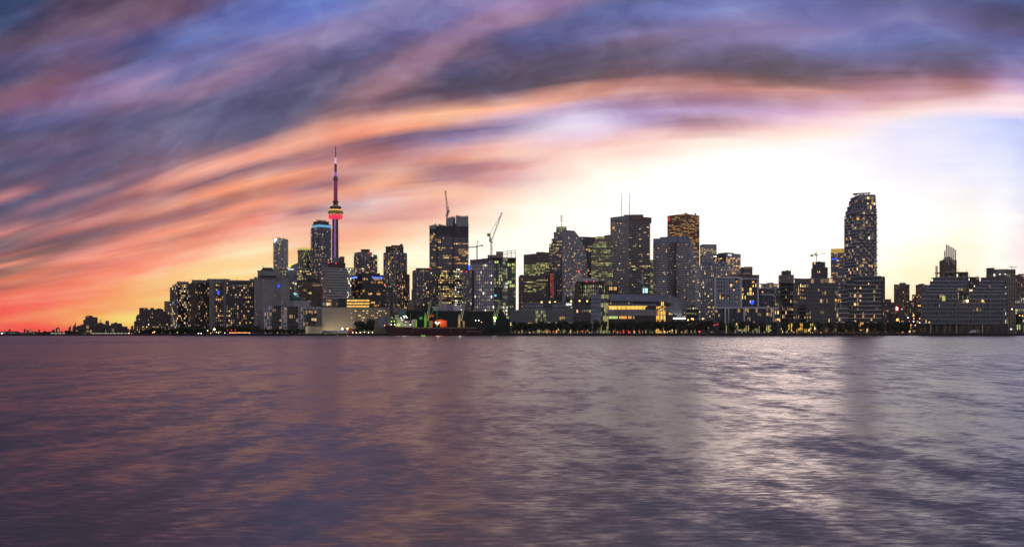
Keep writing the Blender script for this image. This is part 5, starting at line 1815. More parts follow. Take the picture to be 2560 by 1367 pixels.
b.done()
mat('blade_glass', (.95, .90, .78), .3, var=0)
MATS['blade_glass'].node_tree.nodes['Principled BSDF'].inputs['Transmission Weight'].default_value = .35
MATS['blade_glass'].node_tree.nodes['Principled BSDF'].inputs['IOR'].default_value = 1.08
b = Building('bladed_tower', 'slim tower with a slanted crown of vertical glass blades', 2375, 1600)
Y0 = 1600
pl = [Vector((PX(2360.5, Y0), Y0)), Vector((PX(2390.5, Y0), Y0)), Vector((PX(2390.5, Y0), Y0 + 18)), Vector((PX(2360.5, Y0), Y0 + 18))]
b.polyvol(pl, GZ, PZ(650, Y0), [q('vert', fh=4.2, bw=2.8, lit=.05, slab='brown_stone', pier='brown_stone', glass='glass')], 'brown_stone', para=0)
for i in range(7):
    x = 2361 + i * 4.5
    yt = 611.5 + max(0, (x - 2367)) * .55 if x < 2384 else 622 + (x - 2384) * .6
    if x < 2361.5:
        yt = 627
    yb_ = 650
    mb = MB()
    mb.box(PX(x, Y0), PX(x + 2.1, Y0), Y0 - .8, Y0 + 1.5, PZ(yb_ + (i % 3) * 6, Y0), PZ(yt, Y0), 'blade_glass')
    mb.build('blade', b.root)
mb = MB()
for k, (x0, x1, yt) in enumerate(((2366, 2372, 645), (2370, 2378, 641), (2376, 2384, 644), (2382, 2388, 648), (2362, 2367, 649))):
    mb.box(PX(x0, Y0), PX(x1, Y0), Y0 + 3 + k * .5, Y0 + 12, PZ(650, Y0), PZ(yt, Y0), 'dark_brick')
mb.build('core', b.root)
b.done()
# terraced waterfront block with pleated balconies
b = Building('terraced_condominium', 'large pale grey condominium under construction stepping up in pleated terraces', 2420, 1040)
FL = [(812, 832, 2304, 2516), (799.5, 809.5, 2303, 2516), (788.5, 798, 2303, 2516), (778, 788, 2303, 2516), (768, 777.5, 2303, 2516), (757, 767, 2303, 2516),
      (747, 756.5, 2303, 2516)]
tu = q('curtain', fh=4.7, bw=4.4, lit=.03, pal='res', sh=.55, sd=1.5, over=.2, slab='pale_concrete', pier='concrete', glass='glass', pw=.4, pd=1.35, pe=4)
lev = [809, 798.5, 788.5, 778.5, 768.5, 758, 747.5, 736.5, 728, 720.5, 712, 703, 693, 680]
UUROWS = [  # (ytop, ybot, [(x0,x1,setback)])
    (798.5, 809, [(2303, 2516, 0)]), (788.5, 798.5, [(2303, 2516, 0)]), (778.5, 788.5, [(2303, 2516, 0)]), (768.5, 778.5, [(2303, 2516, 0)]),
    (758, 768.5, [(2303, 2350, 0), (2350, 2516, 0)]), (747.5, 758, [(2303, 2350, 0), (2350, 2392, 3), (2396, 2516, 0)]),
    (736.5, 747.5, [(2303, 2396, 3), (2422, 2516, 1)]), (728, 736.5, [(2306, 2398, 6), (2424, 2516, 2)]), (720.5, 728, [(2312, 2408, 9), (2432, 2516, 3)]),
    (712, 720.5, [(2316, 2414, 12), (2440, 2516, 4)]), (703, 712, [(2325, 2419, 15), (2447, 2516, 6)]), (693, 703, [(2335, 2419, 18), (2455, 2516, 8)]),
]
for i, (yt, yb_, segs) in enumerate(UUROWS):
    for j, (xa, xb, sbk) in enumerate(segs):
        st = dict(tu)
        st['ind'] = (i < 6)
        Yv = 1046 + sbk
        zz0, zz1 = PZ(yb_, Yv), PZ(yt, Yv)
        # shallow pleats: the front breaks into angled panels
        n = max(1, round((xb - xa) / 42))
        for k in range(n):
            x0, x1 = xa + (xb - xa) * k / n, xa + (xb - xa) * (k + 1) / n
            off = 2.2 if (k + i) % 2 else 0
            p0, p1 = Vector((PX(x0, Yv), Yv + off)), Vector((PX(x1, Yv), Yv + 2.2 - off))
            b.polyvol([p0, p1, p1 * (1085 / p1.y), p0 * (1085 / p0.y)], zz0, zz1, [], 'dark_panel', para=0)
            st['fh'] = zz1 - zz0
            if k == 0 and False:
                pass
            b.facade(p0, p1, zz0, zz1, zz1, dict(st, slab='terrace_blue', sh=.6 if i < 6 else 1.0))
b.vol(2305, 2516, 809, q('vert', fh=9, bw=7, lit=.0, slab='dark_panel', pier='dark_brick', glass='glass_black', pd=.8, pw=2.2), Y=1050, D=30, wall='dark_panel', para=0)
b.vol(2466, 2516, 689, dict(tu, lit=0), yb=704, Y=1056, D=26, wall='grey_panel')
b.vol(2466, 2486, 671.5, q('band', fh=6, bw=4, lit=.4, pal='wht', sh=1, slab='dark_brick'), yb=690, Y=1062, D=20, wall='dark_brick')
b.vol(2480, 2521, 675, None, yb=690, Y=1060, D=22, wall='grey_panel')
b.vol(2516, 2538, 675, q('vert', fh=4.7, bw=2.6, lit=.12, pal='pale', slab='beige_stone', pier='beige_stone', glass='glass', pd=.4, pw=.8), Y=1048, D=40, wall='beige_stone')
b.vol(2398, 2422, 712, q('grid', fh=4.4, bw=3, lit=.3, pal='wht', slab='beige_stone', pier='beige_stone'), yb=748, Y=1066, D=18, wall='beige_stone')
b.vol(2419, 2447, 694, q('grid', fh=4.4, bw=3.4, lit=.25, pal='wht', slab='brown_stone', pier='brown_stone'), yb=722, Y=1070, D=14, wall='brown_stone')
mb = MB()   # open concrete top storeys
for (xa, xb, y) in ((2345, 2440, 693), (2354, 2419, 680.5)):
    mb.box(PX(xa, 1066), PX(xb, 1066), 1064, 1084, PZ(y + 1.6, 1066), PZ(y - .6, 1066), 'concrete')
mb.build('concrete_deck', b.root)
for x in (2347, 2358, 2370, 2384, 2396, 2408, 2418, 2436):
    mb = MB()
    mb.box(PX(x, 1067), PX(x, 1067) + 1.3, 1066, 1068, PZ(703 if x > 2350 else 703, 1066), PZ(693, 1066), 'concrete')
    if 2354 < x < 2419:
        mb.box(PX(x, 1069), PX(x, 1069) + 1.1, 1068.5, 1070, PZ(693, 1066), PZ(680.5, 1066), 'concrete')
    mb.build('concrete_column', b.root)
mb = MB()
mb.box(PX(2366, 1072), PX(2386, 1072), 1072, 1080, PZ(693, 1072), PZ(677.5, 1072), 'concrete')
mb.box(PX(2404, 1072), PX(2418, 1072), 1072, 1080, PZ(703, 1072), PZ(682, 1072), 'concrete')
mb.build('lift_core', b.root)
for x, yt in ((2349, 686), (2361, 675), (2374, 674), (2395, 670), (2416, 674), (2424, 688), (2443, 688), (2491, 671), (2500, 670), (2508, 671), (2529, 665), (2535, 669)):
    mb = MB()
    mb.bar((PX(x, 1070), 1070, PZ(yt + 14, 1070)), (PX(x, 1070), 1070, PZ(yt, 1070)), .25, 'rusty_steel')
    mb.build('roof_pole', b.root)
mb = MB()
mb.bar((PX(2522, 1070), 1070, PZ(667, 1070)), (PX(2543, 1070), 1070, PZ(667.6, 1070)), .25, 'rusty_steel')
mb.bar((PX(2529, 1070), 1070, PZ(678, 1070)), (PX(2529, 1070), 1070, PZ(665, 1070)), .3, 'rusty_steel')
mb.build('roof_hoist', b.root)
for x in (2418, 2456.5):
    mb = MB()
    lamp_ball(mb, (PX(x, 1042), 1042, PZ(752, 1042)), 1.5, 'lamp_yellow' if x < 2430 else 'lit_gold')
    mb.build('work_light', b.root)
mb = MB()
mb.box(PX(2356, 1044), PX(2362, 1044), 1043, 1044.5, PZ(752, 1044), PZ(740, 1044), 'crown_yellow')
mb.build('yellow_screen', b.root)
for x in (2484, 2498, 2511.5):
    frame_bar(b, x, x + 3.2, 684.5, 690, 1055.5 if x > 2480 else 1060, d1=.5, m='lit_white', name='lit_window')
b.done()
mb = MB()
r = thing('hoist_mast', 'thin lattice hoist mast beside the upper terraces of the pale condominium', 'mast', (PX(2341, 1090), 1090, PZ(700, 1090)))
lattice(mb, (PX(2341.5, 1090), 1090, PZ(708, 1090)), (PX(2341.5, 1090), 1090, PZ(664.5, 1090)), .8, 'rusty_steel', 16)
mb.build('lattice_mast', r)
tower('right_edge_tower', 'brown tower cut by the right edge of the photo', 1500, [
    (2539, 2575, 688, dict(st=rr_, wall='brown_stone')), (2545, 2575, 686, dict(yb=689, wall='brown_stone', Y=1510))]).done()
tower('right_edge_block', 'lower grey block with lit strips at the right edge', 1300, [
    (2538, 2580, 745, dict(st=q('vert', fh=4, bw=3, lit=.3, pal='grn', slab='grey_panel', pier='pale_concrete', glass='glass'), wall='grey_panel'))]).done()
b = tower('yellow_awning_shed', 'low shed with a yellow green lit front at the right edge', 1040, [
    (2541, 2580, 811, dict(st=q('vert', fh=8, bw=3, lit=.9, pal='grn', slab='dark_panel', pier='dark_panel', glass='glass'), wall='dark_panel', D=10))])
b.done()

# --- low waterfront left: white apartment complex ----------------------------
wc = q('grid', fh=4.4, bw=3.6, lit=.14, pal='res', slab='white_panel', pier='white_panel', glass='glass', pw=.7, sh=.9, pe=2, pd=.6)
wd = q('curtain', fh=4.4, bw=3.8, lit=.22, pal='res', sh=.4, slab='dark_panel', pier='dark_panel', glass='glass_black', pe=2)
b = tower('white_apartment_complex', 'low white and dark glass apartment complex left of the pale warehouse', 1070, [
    (661, 680, 773, dict(st=wc, wall='white_panel', D=20)),
    (670, 679, 767, dict(yb=774, wall='white_panel', Y=1078, D=10)),
    (680, 704, 771, dict(st=wd, wall='dark_panel', D=22)),
    (704, 717, 769, dict(st=wc, wall='white_panel', Y=1068, D=22)),
    (717, 747, 768, dict(st=wd, wall='dark_panel', D=22)),
    (747, 764, 769, dict(st=wc, wall='white_panel', Y=1068, D=22)),
    (764, 792, 776, dict(st=dict(wd, lit=.3), wall='black_panel', Y=1066, D=22)),
    (764, 803, 770, dict(yb=776, st=q('grid', fh=5, bw=5, lit=.1, slab='white_panel', pier='white_panel'), wall='white_panel', Y=1067, D=20)),
    (792, 803, 776, dict(st=q('vert', fh=4.4, bw=2.6, lit=.1, pier='pale_concrete', slab='dark_panel', glass='glass'), wall='grey_panel', Y=1064, D=20)),
    (685, 712, 766, dict(yb=771, wall='dark_roof', Y=1080, D=10)),
])
b.done()
# pattern clad roof pavilion behind
b = Building('lattice_clad_pavilion', 'long low roof pavilion clad in pale diamond panels', 745, 1110)
b.vol(715, 775, 752, None, yb=768, D=14, wall='grey_panel', para=.3)
b.vol(712, 802, 766, None, D=14, wall='grey_panel', para=.3)
k = 0
for row, y in enumerate((763.5, 758.5, 753.5)):
    for i in range(15):
        x0 = 715.5 + i * 3.9 + (row % 2) * 1.9
        if x0 > 772 or (row == 2 and x0 < 735):
            continue
        Y = 1108.6
        mb = MB()
        cxp, w_, h_ = x0 + 1.6, 1.5, 2.2
        mb.hexa([(PX(cxp, Y) - .1, Y, PZ(y + h_, Y)), (PX(cxp, Y) + .1, Y, PZ(y + h_, Y)), (PX(cxp + w_, Y), Y + .5, PZ(y, Y)), (PX(cxp - w_, Y), Y + .5, PZ(y, Y)),
                 (PX(cxp - w_, Y), Y, PZ(y, Y) + .05), (PX(cxp + w_, Y), Y, PZ(y, Y) + .05), (PX(cxp, Y) + .1, Y + .5, PZ(y - h_, Y)), (PX(cxp, Y) - .1, Y + .5, PZ(y - h_, Y))], 'white_panel')
        mb.build('cladding_panel', b.root)
b.done()
b = tower('teal_roofed_block', 'small dark block with a green copper roof and a cyan lamp', 1180, [
    (729, 752, 750, dict(wall='dark_panel', D=14))])
mb = MB()
Y = 1178
mb.hexa([(PX(728, Y), Y, PZ(750, Y)), (PX(753, Y), Y, PZ(750, Y)), (PX(753, Y), Y + 16, PZ(750, Y)), (PX(728, Y), Y + 16, PZ(750, Y)),
         (PX(733, Y), Y + 5, PZ(741, Y)), (PX(748, Y), Y + 5, PZ(741, Y)), (PX(748, Y), Y + 10, PZ(741, Y)), (PX(733, Y), Y + 10, PZ(741, Y))], 'teal_copper')
mb.build('hipped_roof', b.root)
beacon(b, 738.5, 735, 1180, 'lit_cyan', 1.7)
b.mast(738.5, 735, 742, Y=1180, r=.3)
b.done()
# slatted lit pavilion in front
b = Building('slatted_pavilion', 'low pavilion glowing behind vertical slats, left of the pale warehouse', 784, 1030)
b.vol(764, 803.5, 815, None, D=12, wall='lit_slatwall' if 'lit_slatwall' in MATS else mat('lit_slatwall', (.4, .38, .3), emit=(1, .85, .55), est=.22).name, para=0)
for i in range(24):
    x = 764.3 + i * 1.68
    mb = MB()
    Y = 1028.6
    mb.box(PX(x, Y), PX(x + .75, Y), Y, Y + .8, GZ, PZ(814, Y), 'beige_stone')
    mb.build('slat', b.root)
mb = MB()
mb.box(PX(763.5, 1028), PX(804, 1028), 1027.8, 1042, PZ(815, 1030), PZ(813.3, 1030), 'dark_roof')
mb.build('roof_edge', b.root)
b.done()
# pale sugar warehouse
mat('warehouse_wall', (.40, .36, .30), .8, var=.12, scale=.03)
b = Building('pale_warehouse', 'big pale windowless warehouse wall dotted with small amber lights', 890, 1050)
Yw = 1050
b.vol(804.5, 975, 769.5, None, D=40, wall='warehouse_wall', para=.5, cap='concrete')
b.vol(981, 1015, 771, None, D=30, Y=1056, wall='warehouse_wall', para=.3)
LR = [(777, [(828, 1), (847, 2), (866, 2.4), (889, 1.6), (908.5, 1.6), (918.5, 1.4), (948, 1.6), (953, .8), (960.5, 1)]),
      (782.6, [(824, 2), (827.6, 1), (854, 1), (875.5, 2.4), (917.5, 1.2), (943.5, 1.2), (964.5, 1.4)]),
      (788.5, [(832, 1), (835, 1), (838, 1.2), (840.5, 1), (870, .8), (874.5, 1.4), (898.5, 2.6), (929, .8), (933, .8), (950, .8)]),
      (794, [(813, 1), (845.5, 1.2), (849, 1.6), (879, 1), (905, .8), (910, 2), (937, .8), (942, .8)]),
      (800.6, [(828, 1.4), (864, 1.6), (868, 2), (907, 1)]),
      (806.5, [(825.5, 1.2), (828, 1), (855.5, 1), (876.5, 1.4), (885, 1.2)]),
      (812, [(829, 1.2), (839, 1.2)]), (817.5, [(826, .8), (846, 1), (875.5, 2)])]
YW = 1049.0
for y, ws in LR:
    for x, w_ in ws:
        mb = MB()
        mb.box(PX(x - w_ * 1.1, YW), PX(x + w_ * 1.1, YW), YW, YW + .9, PZ(y + .9, YW), PZ(y - .9, YW), 'lit_yellow' if w_ > 1 else 'lit_warm')
        mb.build('wall_window', b.root)
mb = MB()
for i in range(41):
    x = 806 + i * 4.2
    mb.box(PX(x, YW), PX(x, YW) + .12, YW + .55, YW + 1.0, GZ, PZ(770, YW), 'concrete')
mb.build('wall_joint', b.root, 'stuff')
mb = MB()
mb.box(PX(976, 1044), PX(981.5, 1044), 1044, 1049, GZ, PZ(719, 1044), 'black_panel')
mb.build('elevator_shaft', b.root)
mb = MB()
mb.box(PX(946, 1040), PX(965, 1040), 1040, 1046, PZ(820, 1040), PZ(791, 1040), 'blue_panel')
mb.build('loading_shed', b.root)
mb = MB()
mb.box(PX(997, 1046), PX(1014, 1046), 1046, 1052, GZ, PZ(773, 1046), 'teal_copper')
mb.build('side_tower', b.root)
b.done()
# lamps that light the warehouse wall from below
def spot(loc, target, power, col, ang=100, name='flood_light'):
    l = bpy.data.lights.new(name, 'SPOT')
    l.energy = power
    l.color = col
    l.spot_size = radians(ang)
    l.spot_blend = .9
    l.shadow_soft_size = 1.0
    o = bpy.data.objects.new(name, l)
    C.objects.link(o)
    o.location = loc
    o.rotation_euler = (Vector(target) - Vector(loc)).to_track_quat('-Z', 'Y').to_euler()
    return o

def pt_light(loc, power, col, name='lamp_light', r=.8):
    l = bpy.data.lights.new(name, 'POINT')
    l.energy = power
    l.color = col
    l.shadow_soft_size = r
    o = bpy.data.objects.new(name, l)
    C.objects.link(o)
    o.location = loc
    return o
for x in (820, 846, 868):
    pt_light((PX(x, 1036), 1036, 5.0), 1900, (1, .85, .55))
# lit glass office behind the warehouse
b = Building('amber_glass_office', 'long low office with three glowing amber window bands above the warehouse', 884, 1110)
b.vol(845, 925, 746.5, None, D=16, wall='black_panel', para=.3)
Y = 1108.5
glow('lit_goldband', (1, .55, .10), 1.15)
for y in (751.2, 758.6, 765.6):
    mb = MB()
    rg_ = random.Random(int(y))
    for i in range(42):
        x = 845.8 + i * 1.85
        m_ = rg_.choice(('lit_goldband', 'lit_goldband', 'lit_gold', 'lit_amber', 'lit_yellow')) if x < 921 or rg_.random() < .6 else 'lit_dim'
        mb.poly([(PX(x, Y), Y, PZ(y + 2.2, Y)), (PX(x + 1.45, Y), Y, PZ(y + 2.2, Y)), (PX(x + 1.45, Y), Y, PZ(y - 2.2, Y)), (PX(x, Y), Y, PZ(y - 2.2, Y))], m_)
    mb.build('window_band', b.root)
    mb = MB()
    mb.box(PX(844.5, Y), PX(925, Y), Y - .8, Y + 1, PZ(y + 4.4, Y), PZ(y + 2.9, Y), 'black_panel')
    mb.build('spandrel', b.root)
b.done()
b = tower('grey_low_office', 'low grey blue office wedged left of the amber window bands', 1115, [
    (806, 845, 748, dict(st=q('curtain', fh=4.2, bw=3, lit=.12, pal='resblue', slab='grey_panel', glass='glass'), wall='grey_panel'))])
b.done()
# long dark shed
b = Building('dark_storage_shed', 'very long dark green storage shed with a sloping right end', 1145, 1060)
Y = 1060
k0 = PX(1015, Y)
b.wall.hexa([(PX(1015, Y), Y, GZ), (PX(1290, Y), Y, GZ), (PX(1290, Y), Y + 60, GZ), (PX(1015, Y), Y + 60, GZ),
             (PX(1015, Y), Y, PZ(776, Y)), (PX(1257, Y), Y, PZ(777.5, Y)), (PX(1252, Y), Y + 60, PZ(777.5, Y)), (PX(1015, Y), Y + 60, PZ(776, Y))], 'shed_green')
mb = MB()
for i in range(80):
    x = 1016.5 + i * 3.02
    mb.box(PX(x, Y), PX(x, Y) + .25, Y - .2, Y + .1, GZ, PZ(777.8, Y), 'shed_green')
mb.build('cladding_rib', b.root, 'stuff')
b.plant.box(PX(1080, 1070), PX(1098, 1070), 1070, 1080, PZ(777, 1070), PZ(766, 1070), 'white_panel')
b.plant.box(PX(1098, 1072), PX(1117, 1072), 1072, 1080, PZ(777, 1070), PZ(758, 1070), 'white_panel')
b.plant.box(PX(1117, 1069), PX(1133, 1069), 1069, 1080, PZ(777, 1070), PZ(760, 1070), 'grey_panel')
b.plant.box(PX(1133, 1071), PX(1151, 1071), 1071, 1080, PZ(777, 1070), PZ(763, 1070), 'white_panel')
b.plant.box(PX(1035, 1071), PX(1062, 1071), 1071, 1080, PZ(777, 1070), PZ(763, 1070), 'dark_brick')
b.plant.hexa([(PX(1061, 1069), 1069, PZ(777, 1069)), (PX(1082, 1069), 1069, PZ(777, 1069)), (PX(1082, 1069), 1079, PZ(777, 1069)), (PX(1061, 1069), 1079, PZ(777, 1069)),
              (PX(1061, 1069), 1069, PZ(755, 1069)), (PX(1082, 1069), 1069, PZ(770, 1069)), (PX(1082, 1069), 1079, PZ(770, 1069)), (PX(1061, 1069), 1079, PZ(755, 1069))], 'shed_green')
mb = MB()
mb.lathe([(PZ(777, 1068), 2.2), (PZ(731, 1068), 1.3), (PZ(729, 1068), 1.3)], 'pale_concrete', 12, (PX(1102, 1068), 1068))
mb.build('chimney', b.root)
mb = MB()
Y = 1058
mb.bar((PX(1092, Y), Y, PZ(830, Y)), (PX(1093, Y), Y, PZ(760, Y)), .5, 'green_paint')
mb.bar((PX(1093, Y), Y, PZ(760, Y)), (PX(1074, Y), Y, PZ(790, Y)), .35, 'green_paint')
mb.build('conveyor_gantry', b.root)
for x, y, m_ in ((1189, 801, 'lamp_white'), (1197.5, 801, 'lamp_white'), (1194.5, 801, 'lit_green'), (1204, 805, 'lamp_orange'), (1150, 802, 'lit_green')):
    mb = MB()
    lamp_ball(mb, (PX(x, Y - 2), Y - 2, PZ(y, Y)), .42, m_)
    mb.bar((PX(x, Y - 2), Y - 2, PZ(y, Y)), (PX(x, Y - 2), Y + 2, PZ(y, Y)), .15, 'steel')
    mb.build('wall_lamp', b.root)
b.done()

# --- glass media buildings ----------------------------------------------------
lowg = q('curtain', fh=6.2, bw=2.9, lit=.55, pal='off', sh=2.6, slab='glass_teal', pier='dark_panel', glass='glass_green', pw=.3, pd=.3, run=3, rows={0: .05})
b = tower('glass_media_office', 'low teal glass waterfront office with a brightly lit atrium slot', 1052, [
    (1275, 1339, 777.5, dict(st=dict(lowg, rows={0: 0, 1: .06, 2: .6, 3: .3}), wall='glass_teal', D=30)),
    (1339, 1365, 776, dict(st=q('curtain', fh=4.2, bw=2.0, lit=.8, pal='pale', slab='grey_panel', glass='glass_green', run=2), wall='grey_panel', Y=1055, D=26)),
    (1365, 1432, 776.5, dict(st=dict(lowg, rows={0: 0, 1: .05, 2: .75, 3: .55}), wall='glass_teal', D=30)),
    (1432, 1477, 762, dict(st=q('curtain', fh=5.2, bw=2.6, lit=.3, pal='off', slab='black_panel', sh=2.2, glass='glass_black', run=3, rows={0: .3, 1: .2, 2: .05, 3: .05, 4: .15, 5: .1, 6: .6, 7: .5, 8: .5, 9: .6}), wall='black_panel', Y=1050, D=34)),
    (1308, 1358, 758.5, dict(st=q('band', fh=5, bw=3, lit=.03, slab='grey_panel', sh=3), yb=777, wall='grey_panel', Y=1064, D=20)),
    (1358, 1381, 760, dict(st=q('band', fh=5, bw=3, lit=.2, pal='pale', slab='black_panel', glass='glass_green', sh=2.2), yb=777, wall='black_panel', Y=1066, D=20)),
    (1381, 1436, 757, dict(st=q('band', fh=5, bw=3, lit=.12, pal='wht', slab='grey_panel', sh=3, rows={2: .5, 3: .6}), yb=777, wall='grey_panel', Y=1062, D=20)),
    (1341, 1477, 747.5, dict(yb=762, wall='black_panel', Y=1074, D=20)),
    (1406, 1414, 745, dict(yb=758, wall='grey_panel', Y=1071, D=8)),
])
text_part('corus', b.root, 1415, 763.2, 1060.5, 5.2, 'sign_white', wpx=13.5)
for i, (x, y) in enumerate(((1354, 755), (1374.5, 755), (1388, 755), (1428, 752.5), (1449, 752), (1468, 752.5))):
    mb = MB()
    lamp_ball(mb, (PX(x, 1070), 1070, PZ(y, 1070)), .8, 'lamp_yellow')
    mb.bar((PX(x, 1070), 1070, PZ(y, 1070)), (PX(x, 1070), 1074.5, PZ(y, 1070)), .12, 'steel')
    mb.build('roof_lamp', b.root)
b.done()
b = tower('grey_lattice_crane_block', 'small pinkish block behind the leaning crane jib', 1300, [
    (1437, 1452, 703, dict(st=q('grid', fh=3.6, bw=2.6, lit=.1, slab='brown_stone', pier='brown_stone'), wall='brown_stone'))])
b.done()
# drum shaped building
b = Building('drum_building', 'squat drum shaped building with a pale ring and red lamps on its roof', 1484, 1130)
pts, (cx, cy, rr) = round_pts(1452, 1520, 1130, 20)
b.polyvol(pts, GZ, PZ(712, 1130), [q('grid', fh=5.2, bw=2.8, lit=.45, pal='pale', slab='black_panel', pier='black_panel', glass='glass_pale', pw=.7)] * 10, 'black_panel', para=0)
mb = MB()
mb.lathe([(PZ(712, cy), rr * 1.0), (PZ(708, cy), rr * .98), (PZ(705, cy), rr * .9)], 'dark_roof', 40, (cx, cy))
mb.build('roof_drum', b.root)
mb = MB()
mb.lathe([(PZ(704.5, cy), rr * .74), (PZ(696.5, cy), rr * .78)], 'white_panel', 40, (cx - 6, cy))
mb.build('roof_ring', b.root)
mb = MB()
mb.box(PX(1510, 1128), PX(1524, 1128), 1128, 1136, PZ(714, 1130), PZ(707, 1130), 'tan_paint')
mb.build('roof_box', b.root)
beacon(b, 1466, 704, 1128)
beacon(b, 1484.5, 703.5, 1128)
mb = MB()
for i in range(5):
    x = 1523 + i * 4
    mb.box(PX(x, 1140), PX(x + 2, 1140), 1140, 1141, PZ(725, 1140), PZ(717, 1140), ('lit_amber', 'lit_warm', 'lit_dim')[i % 3])
mb.build('lit_slot', b.root)
b.vol(1519, 1545, 716, None, Y=1142, D=20, wall='black_panel')
b.done()
# leaning crane jibs
def site_crane(label, Y, foot, tip, w=.8, m='white_steel', mast=None):
    r = thing('crane', label, 'crane', (PX(foot[0], Y), Y, PZ(foot[1], Y)))
    mb = MB()
    lattice(mb, (PX(foot[0], Y), Y, PZ(foot[1], Y)), (PX(tip[0], Y), Y, PZ(tip[1], Y)), w, m, 20)
    mb.build('jib', r)
    mb = MB()
    mb.box(PX(foot[0], Y) - 3, PX(foot[0], Y) + 2.5, Y - 2, Y + 2, PZ(foot[1] + 4, Y), PZ(foot[1], Y), 'dark_panel')
    mb.build('cab', r)
    if mast:
        mb = MB()
        lattice(mb, (PX(mast[0], Y), Y, PZ(mast[1], Y)), (PX(foot[0], Y), Y, PZ(foot[1], Y)), w, m, 10)
        mb.build('mast', r)
    return r
r = site_crane('white lattice crane jib leaning right above the glass media office roof', 1090, (1421, 741), (1448, 681), .85)
mb = MB()
lamp_ball(mb, (PX(1447, 1089), 1089, PZ(678, 1089)), 1.0, 'lamp_red')
mb.build('beacon', r)
r = site_crane('pale luffing crane with a big counterweight before the bank tower', 1170, (1608, 712), (1605, 685), .7, mast=(1607.5, 738))
mb = MB()
Y = 1170
mb.hexa([(PX(1593, Y), Y, PZ(701, Y)), (PX(1605, Y), Y, PZ(710, Y)), (PX(1605, Y), Y + 3, PZ(710, Y)), (PX(1593, Y), Y + 3, PZ(701, Y)),
         (PX(1595, Y), Y, PZ(698, Y)), (PX(1606, Y), Y, PZ(705, Y)), (PX(1606, Y), Y + 3, PZ(705, Y)), (PX(1595, Y), Y + 3, PZ(698, Y))], 'pale_concrete')
mb.build('counterweight', r)
r = thing('crane_lamp_pair', 'pair of glowing cyan white panels on the roof below the pale crane', 'light panels', (PX(1613, 1150), 1150, PZ(733, 1150)))
glow('cyan_panel', (.55, 1, 1), 1.2)
for x0, x1, y0, y1 in ((1607.5, 1610.5, 720.5, 732), (1613, 1619, 720.5, 732)):
    mb = MB()
    mb.box(PX(x0, 1150), PX(x1, 1150), 1149, 1151, PZ(y1, 1150), PZ(y0, 1150), 'cyan_panel')
    mb.build('panel', r)
# college building with a metal roof mass and glowing amber gallery
b = Building('amber_gallery_building', 'sweeping grey metal building with a glowing amber gallery and lit glass stair', 1590, 1045)
Y = 1045
b.vol(1477, 1502, 736, None, D=40, Y=1043, wall='blue_panel', para=.2)
mb = MB()
for y in (747, 758, 769, 780, 791):
    mb.box(PX(1476.8, 1043), PX(1502, 1043), 1042.6, 1043.2, PZ(y + .7, Y), PZ(y - .7, Y), 'dark_panel')
mb.build('wall_joint', b.root)
# lit glass stair hall
b.vol(1502, 1521, 736, q('curtain', fh=5.1, bw=1.7, lit=1.0, pal='stair' if 'stair' in PAL else 'pale', slab='grey_panel', pier='grey_panel', sh=.4, pw=.25, part=False, glass='glass'), D=20, Y=1044.5, wall='dark_panel', para=.2)
for i in range(6):
    y = 751 + i * 11
    mb = MB()
    mb.hexa([(PX(1511, 1043), 1043.4, PZ(y + 5.5, Y)), (PX(1520, 1043), 1043.4, PZ(y + 9.5, Y)), (PX(1520, 1043), 1043.9, PZ(y + 9.5, Y)), (PX(1511, 1043), 1043.9, PZ(y + 5.5, Y)),
             (PX(1511, 1043), 1043.4, PZ(y + 4.5, Y)), (PX(1520, 1043), 1043.4, PZ(y + 8.5, Y)), (PX(1520, 1043), 1043.9, PZ(y + 8.5, Y)), (PX(1511, 1043), 1043.9, PZ(y + 4.5, Y))], 'lit_ydim')
    mb.build('stair_flight', b.root)
# main bar
b.vol(1521, 1640, 754, None, D=40, Y=1046, wall='dark_panel', para=0)
b.vol(1521, 1640, 789.5, None, Y=1045.2, D=6, wall='dark_panel', para=0)
mb = MB()
mb.hexa([(PX(1521, 1042), 1042, PZ(752, Y)), (PX(1668, 1042), 1042, PZ(754, Y)), (PX(1668, 1042), 1080, PZ(754, Y)), (PX(1521, 1042), 1080, PZ(752, Y)),
         (PX(1521, 1042), 1042, PZ(735, Y)), (PX(1668, 1042), 1042, PZ(738.5, Y)), (PX(1668, 1042), 1080, PZ(738.5, Y)), (PX(1521, 1042), 1080, PZ(735, Y))], 'blue_panel')
for x0, x1, ya, yb_, yc, yd in ((1668, 1688, 754, 757, 738.5, 742), (1688, 1702, 757, 762, 742, 751)):
    mb.hexa([(PX(x0, 1042), 1042, PZ(ya, Y)), (PX(x1, 1042), 1042, PZ(yb_, Y)), (PX(x1, 1042), 1080, PZ(yb_, Y)), (PX(x0, 1042), 1080, PZ(ya, Y)),
             (PX(x0, 1042), 1042, PZ(yc, Y)), (PX(x1, 1042), 1042, PZ(yd, Y)), (PX(x1, 1042), 1080, PZ(yd, Y)), (PX(x0, 1042), 1080, PZ(yc, Y))], 'grey_panel')
mb.build('roof_mass', b.root)
mb = MB()   # angled grey end wall, a polygon with thickness
poly = [(1663, 741), (1688, 744), (1702, 752), (1705, 757), (1705, 791), (1696, 791), (1684, 785), (1664, 777.5), (1662, 768), (1672, 766), (1680, 763), (1676, 758), (1664, 755)]
fr = [(PX(x, 1041), 1041, PZ(y, 1041)) for x, y in poly]
bk2 = [(x, y + 12, z) for x, y, z in fr]
mb.poly(list(reversed(fr)), 'grey_panel')
mb.poly(bk2, 'grey_panel')
for i in range(len(fr)):
    j = (i + 1) % len(fr)
    mb.poly([fr[i], fr[j], bk2[j], bk2[i]], 'grey_panel')
mb.build('end_wall', b.root)
Yg = 1044.0
mb = MB()
rg_ = random.Random(4)
